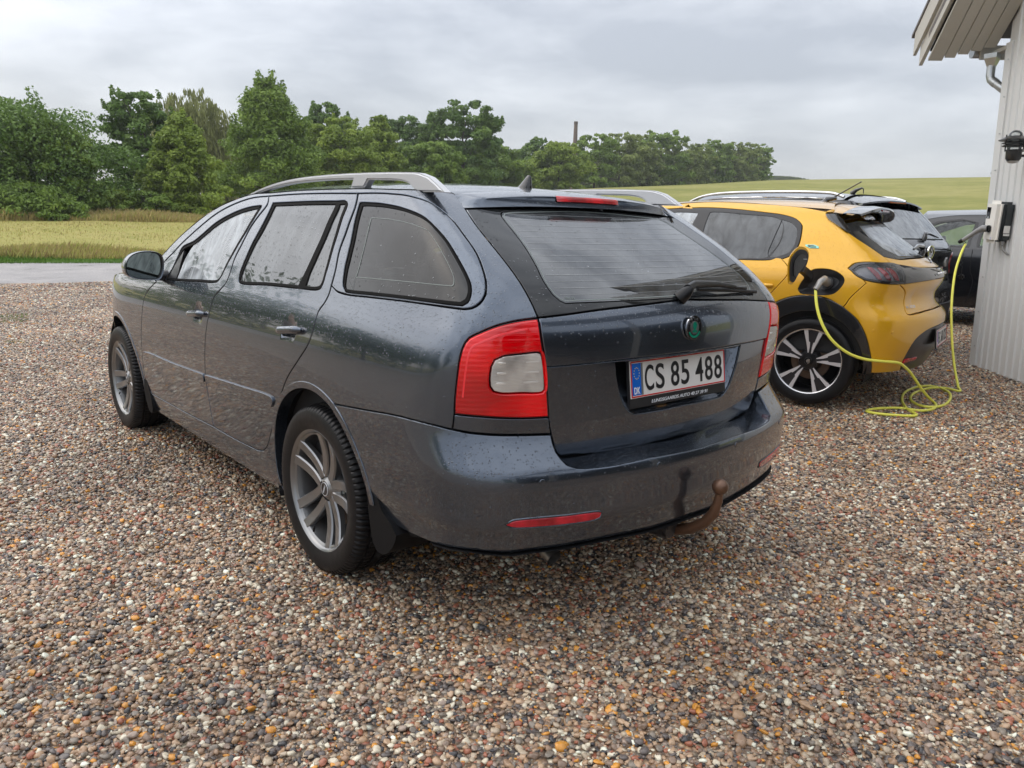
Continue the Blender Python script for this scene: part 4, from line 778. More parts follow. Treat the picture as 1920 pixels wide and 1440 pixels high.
    b=MB(); b.prism([(-.012,-.014),(.010,-.016),(.013,-.010),(.004,-.006),(.008,0),(.011,.009),(.006,.018),(-.004,.020),(-.010,.012),(-.010,.002),(-.004,-.006),(-.013,-.009)],'y',-.0078,-.0092); b.build('badge_wing',GRN,bd_)
    b=MB(); n=16; A=np.linspace(math.radians(205),math.radians(335),n); b.prism([(.0335*math.cos(a),.0335*math.sin(a)) for a in A]+[(.0255*math.cos(a),.0255*math.sin(a)) for a in A[::-1]],'y',-.006,-.0082); b.build('badge_leaf',GRN,bd_)
    for k,ch in enumerate('ŠKODA'):
        a=math.radians(148-k*29); text('badge_letter',ch,CHR,bd_,(.0295*math.cos(a),-.0078,.0295*math.sin(a)),ROTB@Matrix.Rotation(a-math.pi/2,3,'Z'),h=.0085,w=.008,ext=.0004,bold=.002)
    # small sticker marks on rear window corner
    text('window_marking','AB6-05',mat('pale_window_print',(.20,.23,.22),.5),rw,tuple(S.F(.462,1.076)+S.N(.462,1.076)*.001),Matrix.Rotation(.24,3,'Z')*1 if False else (Matrix.Rotation(-.23,3,'Z')@Matrix.Rotation(math.radians(45),3,'X')),w=.035,h=.009,ext=.0002)
    interior(T)
    return T
def interior(T,dx=.36,w=.50,cover=True):
    def rbox(nm,c,d,R=None,m=SEAT,par=None):
        b=MB(); b.box((0,0,0),d,bev=min(d)*.35); o=b.build(nm,m,par or T,sharp=60); o.location=c
        if R: o.rotation_euler=R
        return o
    for x in (-dx,dx):
        rbox('front_seat',(x,1.15,.55),(w,.52,.18)); rbox('seat_back',(x,.85,.83),(w,.14,.62),(math.radians(14),0,0)); rbox('head_rest',(x,.74,1.19),(.27,.10,.17),(math.radians(10),0,0))
        b=MB(); b.tube([(x-.07,.77,1.08),(x-.07,.75,1.16)],.007,8); b.tube([(x+.07,.77,1.08),(x+.07,.75,1.16)],.007,8); b.build('head_rest_rod',CHR,T)
    rbox('rear_bench',(0,.22,.55),(1.30,.50,.18)); rbox('rear_seat_back',(0,-.06,.80),(1.30,.14,.56),(math.radians(16),0,0))
    for x in (-.40,0,.40): rbox('head_rest',(x,-.16,1.10),(.26,.09,.14),(math.radians(12),0,0))
    rbox('dashboard',(0,1.78,.86),(1.42,.50,.22),m=TRIM)
    if cover: rbox('load_cover',(0,-.50,.93),(1.08,.56,.02),m=TRIM)
    b=MB(); a=np.linspace(0,2*math.pi,33); b.tube([(-.36+.18*math.cos(q),1.42-.06*math.sin(q),.92+.17*math.sin(q)) for q in a],.015,10,cap=False); b.build('steering_wheel',TRIM,T,sharp=60)
    rbox('rear_view_mirror',(0,1.40,1.29),(.24,.03,.06),m=TRIM)
    rbox('door_card',(-.78,.75,.62),(.03,2.3,.5),m=SEAT); rbox('door_card',(.78,.75,.62),(.03,2.3,.5),m=SEAT)

# ================================================================== yellow hatchback on charge
def wheel_aero(parent,loc,name='wheel'):
    w=bpy.data.objects.new(name,None); SC.collection.objects.link(w); w.parent=parent; w.location=loc
    tyre(w,.308,.104,.226,n=240,tread=False)
    b=MB(); b.rev([(-.078,.219),(-.090,.222),(-.0945,.2265),(-.0955,.2315),(-.091,.2325),(-.082,.226)],120); b.build('rim',MACH,w,sharp=35)
    b=MB(); b.rev([(-.080,.219),(-.070,.211),(-.03,.203),(.09,.20)],100); b.build('rim_barrel',BLKR,w,sharp=35)
    b=MB(); b.rev([(-.066,.0),(-.066,.040),(-.058,.070),(-.03,.082),(.01,.085)],60); b.build('wheel_hub',BLKR,w,sharp=35)
    for k in range(5):
        a0=math.radians(96+72*k); P=lambda r,a,x:(x,r*math.cos(a0+math.radians(a)),r*math.sin(a0+math.radians(a)))
        b=MB(); out=[]
        sec=[(.050,-14,14),(.10,-15.5,14),(.15,-16.5,15),(.2,-17.5,15.5),(.220,-18,16)]
        V=[];n=9
        for r,a,c_ in sec:
            for s in np.linspace(0,1,n): V.append(P(r,a+(c_-a)*s,-.071-.010*(r/.22)-(.0015 if int(s*16)%2 else 0)))
        F=[(i*n+j,i*n+j+1,(i+1)*n+j+1,(i+1)*n+j) for i in range(4) for j in range(n-1)]
        m=len(V); V+= [(x+.020,y,z) for x,y,z in V]; F+=[tuple(m+i for i in f[::-1]) for f in F]
        for i in range(4): F+= [(i*n,(i+1)*n,m+(i+1)*n,m+i*n),(i*n+n-1,m+i*n+n-1,m+(i+1)*n+n-1,(i+1)*n+n-1)]
        b.add(V,F); b.build('aero_blade',mat('dark_grooved_insert',(.035,.033,.036),.35,.4,bump=(400,.5,.001)),w)
        for sgn,e0,e1 in ((-1,-14,-18),(1,14,16)):
            secs=[]
            for r,t in ((.060,0),(.10,.22),(.135,.45),(.140,.5),(.18,.75),(.222,1)):
                e=e0+(e1-e0)*t; wd=(10.5 if r<.137 else 7.2); wi=e-sgn*(wd if r>.08 else 5.5)
                secs.append([P(r,e,-.060-.010*t),P(r,e,-.077-.010*t),P(r,wi,-.077-.010*t),P(r,wi,-.060-.010*t)])
            V=[p for s in secs for p in s]; F=[(i*4+j,i*4+(j+1)%4,(i+1)*4+(j+1)%4,(i+1)*4+j) for i in range(5) for j in range(4)]; b=MB(); b.add(V,F); b.build('spoke_edge',mat('bright_spoke_lacquer',(.62,.60,.61),.38,.35,coat=.5),w,sharp=30)
        a=a0+math.radians(36); b=MB(); b.rev([(-.064,.0),(-.064,.010),(-.050,.011)],8); q=b.build('wheel_bolt',BLKR,w,sharp=30); q.location=(0,.055*math.cos(a),.055*math.sin(a))
    b=MB(); b.rev([(-.0735,.0),(-.073,.026),(-.066,.029)],40); hc=b.build('hub_cap',BLKR,w,sharp=30)
    b=MB(); V=[(-.006,-.016),(.004,-.018),(.001,-.008),(.012,-.012),(.010,-.004),(.016,.002),(.008,.004),(.014,.012),(.004,.010),(.002,.018),(-.006,.012),(-.013,.016),(-.010,.006),(-.017,.0),(-.009,-.003),(-.012,-.012),(-.005,-.008)]
    b.prism([(y,z) for y,z in V],'x',-.0735,-.0765); b.build('hub_emblem',MACH,hc)
    b=MB(); b.rev([(-.01,.07),(-.012,.135),(.005,.136)],60); b.build('brake_disc',DISC,w,sharp=35)
    b=MB(); b.rev([(.08,.0),(.08,.205)],48); b.build('wheel_inner',DARK,w)
    return w
def yellow_hatch():
    S=pug; fx,fy,fz,fa=PF
    T=thing('hatchback','bright yellow hatchback with black spoiler, charging from the yellow cable','car',(fx,fy,fz),fa)
    S=Surf(WP,BP,[(.1,.24),(.9,.22),(1.1,.15),(1.4,.12)],.30,tapP)
    P=panel; C=CURVES
    roof_f=yz(S,[(1.28,1.39),(1.5,1.375),(1.75,1.31),(2.0,1.20),(2.2,1.08),(2.35,.98)])
    rl=[C['p_seam'][0]]+C['p_roofline'][::-1]; rl=[C['p_seam'][0],C['p_roofline'][3],C['p_roofline'][2],C['p_roofline'][1],C['p_roofline'][0]]+roof_f[1:]
    tipL=C['p_lampb'][-1]
    lampB=path('p_lampb'); bs=C['p_bseam'][0]
    clad=C['p_clad']; c_up=clad[:6]; c_dn=clad[5:]
    band=C['p_band']+yz(S,[(1.0,.985),(1.6,.965),(2.1,.95),(2.02,1.03),(1.85,1.13),(1.65,1.235),(1.45,1.31),(1.3,1.348)])
    bandp=path(('loop',band))
    lamp=path(('c',C['p_lampt'][::1]),'p_lampb')
    lb=C['p_lampb']; lt=C['p_lampt']
    side=path(('c',rl[::-1]),'p_seam','p_hatchsh',[C['p_hatchsh'][-1],lt[4]],('c',lt[:5][::-1]),('c',lb[3:][::-1]),[bs],'p_bseam',[clad[5]],('c',c_up[::-1]),yz(S,[(.345,.60),(.40,.45),(.43,.30)]),yz(S,[(2.1,.27)]),yz(S,arc(2.54,.31,.41,190,-10,40)),yz(S,[(2.98,.27),(3.2,.4),(3.22,.75),(3.0,.88),(2.5,.955)]),[roof_f[-1]])
    port=path(('loop',C['p_port']))
    gro=np.array([(1.44,1.0),(1.488,.93),(1.605,.727),(1.64,.66)])
    # split at the door joint
    dj=('c',[(1.445,1.013),(1.488,.93),(1.56,.80),(1.612,.712),(1.632,.664)])
    rear=path('p_seam','p_hatchsh',[C['p_hatchsh'][-1],lt[4]],('c',lt[:5][::-1]),('c',lb[3:][::-1]),[bs],'p_bseam',[clad[5]],('c',c_up[::-1]),('c',dj[1][::-1]),('c',C['p_band'][:12][::-1]),yz(S,[(1.05,1.363),(1.09,1.39)]),('c',[C['p_roofline'][0]]+C['p_roofline'][1:]+[C['p_seam'][0]]))
    both('side_panel',S,rear,YEL,T,holes=[port])
    bl=C['p_band']; bf=yz(S,[(1.0,.985)])[0]
    uf=lambda y,z: uy(S,y,z)
    dseam=yz(S,[(1.02,.975),(1.06,.75),(1.06,.5),(1.03,.30)])
    rd=path(dj,[C['p_clad'][0]],yz(S,[(.345,.58),(.40,.42),(.46,.32)]),('c',dseam[::-1]),('c',[bf]+[bl[13],bl[12],(1.47,1.0175),dj[1][0]]))
    both('rear_door',S,rd,YEL,T)
    fr=path(('c',dseam),yz(S,[(2.0,.27)]),yz(S,arc(2.54,.31,.41,190,-10,40)),yz(S,[(2.98,.27),(3.2,.4),(3.22,.75),(3.0,.88),(2.5,.955),(2.12,.955),(2.1,.95),(1.6,.965)]))
    both('front_door',S,fr,YEL,T)
    b=path(yz(S,[(.47,.31),(.47,.20),(2.08,.20),(2.08,.26)])); both('sill_trim',S,b,TRIM,T)
    ap=path(yz(S,[(1.09,1.392),(1.10,1.365),(1.3,1.350),(1.45,1.312),(1.65,1.237),(1.85,1.132),(2.02,1.032),(2.1,.955),(2.35,.965),(2.15,1.11),(1.95,1.225),(1.75,1.315),(1.5,1.378),(1.28,1.392)]))
    both('windscreen_pillar',S,ap,YEL,T)
    fgl=yz(S,[(.98,1.325),(1.15,1.328),(1.35,1.30),(1.6,1.21),(1.8,1.105),(1.93,1.01),(1.8,.995),(1.1,1.012),(.99,1.04),(1.0,1.2)])
    both('window_trim',S,bandp,TRIM,T,holes=[path(('loop',C['p_glass'])),path(('loop',C['p_qglass'])),path(('loop',fgl))],gap=.0,bev=.003,off=-.001)
    WETP=glass('wet_privacy_glass',(.03,.03,.035),1.7,film=.10,cover=.55,scale=85)
    for nm,cur,m in (('rear_door_window',C['p_glass'],WETP),('quarter_window',C['p_qglass'],WETP),('front_door_window',fgl,G_FRONT)): both(nm,S,path(('loop',cur)),m,T,gap=0,bev=0,depth=.001,off=-.004,step=.06)
    c2=path([(1.632,1.326),(1.700,1.326),(2.035,1.0),(1.99,.985)]) ; 
    # cladding, bumper, diffuser
    ci=yz(S,arc(0,.305,.362,8,186,60))
    cl=path(('c',[(1.69,.50)]+[C['p_clad'][0]]+C['p_clad'][1:]),[(clad[-1][0]+.03,.25)],yz(S,arc(0,.305,.355,186,0,60)),yz(S,[(.43,.30)]),('c',yz(S,[(.425,.34),(.40,.45),(.35,.58)]))) 
    clp=path(('c',C['p_clad']),yz(S,arc(0,.305,.358,188,-4,60)),('c',yz(S,[(.43,.28),(.415,.40),(.36,.56)])+[C['p_clad'][0]]))
    both('wheel_arch_cladding',S,clp,mat('glossy_black_cladding',(.014,.014,.015),.22,coat=.8),T,off=.006,gap=.001,bev=.006,depth=.05,step=.04)
    both('wheel_arch_cladding',S,path(yz(S,arc(2.54,.31,.43,190,-10,40)),yz(S,arc(2.54,.31,.36,-10,190,40))),TRIM,T,off=.006)
    hc=C['p_hatch']; pb=C['p_bot']
    bu=path(mirrored(path([(0.,.690)],('c',[(0.,.690)]+[(.36,.682),(.50,.674)]+hc[:4][::-1]),('c',lb[:4]),[bs],'p_bseam',('c',c_dn),[(.515,.262)],('c',[(.515,.262),(.575,.342),(.545,.48),(.44,.538),(.30,.562),(0.,.578)]))))
    P('rear_bumper',S,bu,YEL,T,bev=.005,step=.026)
    di=path(mirrored(path([(0.,.576)],('c',[(0.,.576),(.30,.560),(.44,.536),(.543,.478),(.573,.342),(.50,.262)]),[(.50,.262),(.42,.25),(0.,.24)])))
    P('diffuser',S,di,TRIM,T,off=-.006,bev=.004)
    for sd in (1,-1): 
        P('reflector',S,[(.585-.02,.318),(.40,.335),(.395,.358),(.560,.352)],lens_mat('ribbed_red_reflector',(.70,.010,.03),90),T,side=sd,off=.003,gap=0,bev=.002,step=.04)
    # hatch
    P('hatch_lower',S,path(mirrored(path([(0.,.694)],('c',[(0.,.694),(.36,.686),(.50,.678)]+hc[:4][::-1]),('c',[hc[0],C['p_bandb'][0]]),('c',C['p_bandb'][:2]+[(.184,.897),(0.,.898)]),[(0.,.898)]))),YEL,T,bev=.004,disp=lambda u,z:-.02*np.clip((.60-u)/.12,0,1)*np.exp(-((z-.76)/.07)**2))
    P('hatch_band',S,path(mirrored(path([(0.,.902)],('c',[(0.,.902),(.184,.900)]+C['p_bandb'][:2][::-1]),('c',[C['p_bandb'][0]]+lt[5:7][::-1]+[lt[4]]),('c',C['p_bandt'][:2]+[(.2,.972),(0.,.970)])))),GLB,T,bev=.003,off=.004)
    P('hatch_upper',S,path(mirrored(path([(0.,.974)],('c',[(0.,.974),(.2,.976)]+C['p_bandt'][:2][::-1]),'~p_hatchsh',('c',C['p_glb'][:2]+[(.334,1.036),(0.,1.040)])))),YEL,T,bev=.003)
    sm=[p for p in C['p_seam'] if p[1]<1.275]
    gw=path(mirrored(path([(0.,1.044)],('c',[(0.,1.044),(.334,1.040),C['p_glb'][1],C['p_glb'][0]]),('c',sm[::-1]),[(.45,1.29),(0.,1.30)])))
    P('rear_window_band',S,gw,FRIT,T,bev=.002,holes=[path(mirrored([(0.,1.056),(.48,1.052),(.56,1.10),(.56,1.18),(.50,1.25),(0.,1.27)]))])
    P('rear_window',S,path(mirrored([(0.,1.056),(.48,1.052),(.56,1.10),(.56,1.18),(.50,1.25),(0.,1.27)])),glass('wet_rear_glass',(.04,.04,.045),2.6,film=.34,cover=.6,scale=85),T,gap=0,bev=0,depth=.001)  # pale diffuse film stands in for the bright sky reflection on this pane
    # spoiler: yellow top, black outer blade with winglets
    g0=S.F(*C['p_seam'][2]); 
    rows=[];rows2=[]
    for x in np.linspace(-1,1,41):
        q=abs(x); s2=q*q; xx=-.60*x
        sy,sz=.06-.03*s2,1.415-.075*q**2.2; my,mz=-.10+.03*s2,1.402-.068*q**2.2
        ty,tz=-.245+.055*q**3,1.392-.062*q**2.2
        rows.append([(xx,sy,sz-.02),(xx,sy,sz),(xx,(sy+my)/2,(sz+mz)/2+.004),(xx,my,mz),(xx,my,mz-.02)])
        rows2.append([(xx,my,mz-.02),(xx,my-.001,mz),(xx,(my+ty)/2,(mz+tz)/2+.006),(xx,ty,tz),(xx,ty-.004,tz-.012),(xx,ty+.02,tz-.030),(xx,my,mz-.05)])
    loft('hatch_top',rows,YEL,T,sharp=50); loft('roof_spoiler',rows2,mat('wet_gloss_black',(.01,.01,.012),.12,coat=1),T,sharp=50)
    for sd in (1,-1):
        b=[(.737,1.288),(.727,1.20),(.70,1.20),(.63,1.285),(.62,1.325),(.705,1.322)]; P('spoiler_side_blade',S,path(b),GLB,T,side=sd,off=.012,gap=0,bev=.003,depth=.02)
    b=MB(); b.box((0,-.235,1.368),(.26,.012,.014),bev=.003); b.build('high_brake_light',REDD,T)
    # roof
    edge=[tuple(S.F(*p)) for p in catmull(rl,.06)]
    edge=[e for e in edge if e[1]<1.4 and e[1]>-.01]
    rows=[]
    for ex,ey,ez in edge:
        zc_=1.418+.030*math.sin(min(1,max(0,(ey+.1)/1.5))*math.pi)**.8; bow=.08*max(0,(.35-ey)/.35) if ey<.35 else .12*max(0,(ey-.7)/.7)**2
        rows.append([(ex*-s_,ey+bow*(1-s_*s_),ez+(zc_-ez)*(1-abs(s_)**2.3)) for s_ in np.linspace(-1,1,25)])
    loft('roof_panel',rows,YEL,T)
    rf=rows[-1]; rows=[]
    for y,z,bw in ((1.55,1.36,.12),(1.9,1.21,.16),(2.2,1.06,.2),(2.4,.97,.22)):
        q=S.F(uy(S,y,z),z); rows.append([(q[0]*-s_,y+bw*(1-s_*s_),z+.01*(1-s_*s_)) for s_ in np.linspace(-1,1,25)])
    loft('windscreen',[rf]+rows,G_FRONT,T)
    rows=[]
    for y,z,bw,zb in ((2.42,.965,.2,.03),(2.8,.90,.16,.06),(3.15,.78,.13,.04),(3.22,.5,.1,0),(3.2,.3,.08,0)):
        q=S.F(uy(S,y-.02,z),z); rows.append([(q[0]*-s_,y+bw*(1-s_*s_),z+zb*(1-s_*s_)) for s_ in np.linspace(-1,1,17)])
    loft('bonnet',rows,YEL,T)
    # black shell put in so the body gaps look shaded
    both('gap_shade_shell',S,path(yz(S,[(3.1,.28),(3.1,.88),(1.9,.93),(-.05,.98)]),[(.02,.96),(.02,.33)],yz(S,[(-.40,.30)]),yz(S,arc(0,.305,.38,186,-6,30)),yz(S,[(2.1,.25)]),yz(S,arc(2.54,.31,.42,188,-8,30))),DARK,T,gap=0,bev=0,off=-.065,depth=.001,step=.12)
    for sx in (-1,1):
        for cy in (0,2.54):
            loft('wheel_housing',[[(sx*x,cy+.385*math.cos(a),.305+.385*math.sin(a)) for a in np.linspace(-.3,math.pi+.3,30)] for x in (.835,.5)],DARK,T)
    b=MB(); b.box((0,1.35,.28),(1.45,3.3,.05)); b.build('floor_pan',DARK,T); b=MB(); b.box((0,-.38,.34),(.9,.30,.12),bev=.02); b.build('underbody',DARK,T)
    # lamps
    inner=inset(lamp,.016)
    CL=glass('clear_lamp_cover',(.80,.80,.82),1.55,film=.03,cover=.4)
    for sd in (1,-1):
        L=P('tail_lamp',S,lamp,GLB,T,side=sd,off=.004,gap=.001,bev=.003,depth=.02,holes=[inner])
        P('lamp_cover',S,inner,CL,L,side=sd,off=.004,gap=0,bev=0,depth=.001,step=.05)
        P('lamp_bowl',S,inner,mat('smoked_reflector',(.22,.22,.23),.3,.5),L,side=sd,off=-.025,gap=0,bev=.001,depth=.002,step=.03)
        for k in range(3):
            u0=.905-.075*k; P('light_claw',S,[(u0,.905-.004*k),(u0-.032,.90-.004*k),(u0-.020,.985),(u0+.012,.988)],lens_mat('dim_red_claw',(.65,.012,.02),70),L,side=sd,off=-.010,gap=0,bev=.002,depth=.012,step=.02)
    # charge port: dish, socket, open flap
    n=len(port); pp=np.array(port); o3=S.F(*pp.T)-S.N(*pp.T)*.004; ii=inset(port,.028); i3=S.F(*ii.T)-S.N(*ii.T)*.035
    if area(port)<0: pp=pp[::-1]; o3=o3[::-1]
    k3=inset(port,.042); j3=S.F(*k3.T)-S.N(*k3.T)*.048
    V=np.concatenate([o3,i3,j3]); F=[(a*n+i,a*n+(i+1)%n,(a+1)*n+(i+1)%n,(a+1)*n+i) for a in (0,1) for i in range(n)]+[tuple(range(2*n,3*n))]
    b=MB(); b.add(V,F); cp=b.build('charge_port',TRIM,T,sharp=40)
    pc=S.F(1.232,.868); pn=S.N(1.232,.868)
    def disk3(nm,c,nrm,r,t,m,par,n=32):
        q=Vector(nrm).to_track_quat('X','Z').to_matrix(); b=MB(); b.tube([c,tuple(Vector(c)+Vector(nrm)*t)],r,n); return b.build(nm,m,par,sharp=40)
    disk3('charge_socket',tuple(pc-pn*.05),pn,.040,.025,TRIM,cp)
    pts=[(1.50,.79),(1.515,.90),(1.49,.985),(1.45,1.045)]
    A=[(-.012,-.085),(-.062,-.01),(-.066,.060),(-.042,.115),(0,.145),(.040,.142),(.062,.115),(.060,.03),(.048,-.02),(.0,-.055),(-.035,-.10)]
    hp=Vector(S.F(1.42,.90)); 
    # the flap stands open on the forward edge of the port, its inner side turned to the rear
    nrm=Vector((-.62,-.78,.0)).normalized(); ex=Vector((-.78,.62,0)).normalized()*1; ez=Vector((0,.0,1))
    ctr=Vector(FLAPC)
    fl=catmull([(-.070,-.115),(-.082,-.03),(-.078,.050),(-.045,.100),(-.005,.126),(.045,.118),(.074,.085),(.072,.03),(.055,-.015),(.01,-.050),(-.040,-.128),(-.070,-.115)],.01)[:-1]
    ex=Vector((.80,-.60,0)).normalized(); nrm=Vector((-.60,-.80,0)).normalized()
    def slab(nm,ol,s,d0,d1,m,par):
        V=[tuple(ctr+ex*(a*s)+ez*(b_*s)+nrm*d) for d in (d0,d1) for a,b_ in ol]; n=len(ol); F=[tuple(range(n))[::-1],tuple(range(n,2*n))]+[(i,(i+1)%n,n+(i+1)%n,n+i) for i in range(n)]; b=MB(); b.add(V,F); return b.build(nm,m,par,sharp=40)
    fp=slab('charge_flap',fl,1.0,-.006,.0,YEL,T); slab('flap_lining',fl,.86,.0,.010,TRIM,fp); slab('flap_seal',fl,.60,.010,.020,GLB,fp)
    b=MB(); q0=ctr+ex*.02+ez*-.02+nrm*.01; q1=Vector(S.F(1.36,.885))-Vector(S.N(1.36,.885))*.02
    b.tube([tuple(q0),tuple((q0+q1)/2+nrm*.03),tuple(q1)],[.030,.032,.028],4); b.build('flap_hinge',TRIM,fp,sharp=40)
    b=MB(); b.box(tuple(ctr+ex*.030+ez*.045+nrm*.021),(.022,.022,.003),rz=math.atan2(ex.y,ex.x)); b.build('flap_mark',ALU,fp)
    # badge e, raised side crest, lion shield, lettering
    MINT=mat('mint_emblem',(.25,.70,.58),.25,.3,coat=1)
    eo=[(1.150,1.102),(1.137,1.113),(1.075,1.114),(1.060,1.104),(1.075,1.090),(1.137,1.089)]
    P('electric_emblem',S,path(eo),MINT,T,off=.004,gap=0,bev=.0015,depth=.006,step=.02)
    P('emblem_letter',S,[(1.135,1.104),(1.125,1.109),(1.090,1.109),(1.078,1.104),(1.078,1.101),(1.120,1.101),(1.124,1.098),(1.085,1.096),(1.090,1.093),(1.125,1.093),(1.135,1.098)],GLB,T,off=.0055,gap=0,bev=.0005,depth=.004,step=.02)
    def on(nm,s,u,z,m,w,h,**k):
        n=Vector(S.N(u,z)); p=Vector(S.F(u,z))+n*.005; up=Vector((0,0,1)); x=up.cross(n).normalized(); y=n.cross(x); R=Matrix((x,y,n)).transposed(); return text(nm,s,m,T,tuple(p),R,w=w,h=h,ext=.001,**k)
    on('model_letters','e-208',.555,.716,CHR,.12,.020); on('maker_letters','PEUGEOT',.0,.932,CHR,.42,.022)
    n_=Vector(S.N(.0,1.007)); sh=[(-.035,.035),(0,.043),(.035,.035),(.032,-.01),(0,-.043),(-.032,-.01)]
    b=MB(); b.prism(sh,'y',0,-.005); o=b.build('badge_shield',GLB,T); o.location=tuple(S.F(0,1.007)+S.N(0,1.007)*.003); o.rotation_euler=(-.55,0,0)
    b=MB(); b.prism([(x*.8,z*.8) for x,z in [(-.012,-.030),(.006,-.034),(.002,-.014),(.02,-.02),(.018,-.006),(.026,.006),(.012,.006),(.020,.022),(.004,.016),(.0,.032),(-.012,.02),(-.022,.026),(-.016,.008),(-.026,0),(-.012,-.004),(-.02,-.02)]],'y',-.005,-.008); b.build('shield_beast',CHR,o)
    # parking sensors, handle, aerial, wiper
    for u,z in ((.947,.564),(.801,.554)): P('parking_sensor',S,[(u+.011*math.cos(a),z+.011*math.sin(a)) for a in np.linspace(0,2*math.pi,18,endpoint=False)],YEL,T,off=.002,gap=0,bev=.002,depth=.004,step=.01)
    for sd in (1,-1):
        pts=[S.F(u*sd,z)+S.N(u*sd,z)*(.016*min(1,.25+6*t*(1-t))) for t in np.linspace(0,1,11) for u,z in [(1.78-.20*t,.812+.010*t)]]; b=MB(); b.tube(pts,[.010]+[.014]*9+[.010],14); b.build('door_handle',YEL,T,sharp=60)
    b=MB(); ap=Vector((0,.20,1.445)); b.tube([(0,.20,1.430),(0,.19,1.455),(0,.12,1.465)],[.035,.022,.012],14); b.tube([(0,.17,1.455),(0,-.045,1.585)],[.006,.0045],10); b.build('roof_aerial',GLB,T,sharp=60)
    def rp(u,z,d): return tuple(S.F(u,z)+S.N(u,z)*d)
    b=MB(); b.tube([rp(.0,1.055,.0),rp(0,1.06,.03),rp(-.03,1.075,.05),rp(.08,1.085,.045),rp(.20,1.075,.03)],[.024,.022,.018,.015,.008],10); b.build('rear_wiper',GLB,T,sharp=60)
    Rp=Matrix.Rotation(-.10,3,'X'); licence_plate(T,(0,-.712,.478),Rp,'EC 68 123',dealer=None)
    w=wheel_aero(T,(-.765,0,.308)); copy_wheel(w,T,(-.765,2.54,.308),ang=.3); copy_wheel(w,T,(.765,0,.308),flip=True); copy_wheel(w,T,(.765,2.54,.308),flip=True)
    interior(T,dx=.34,cover=False)
    return T
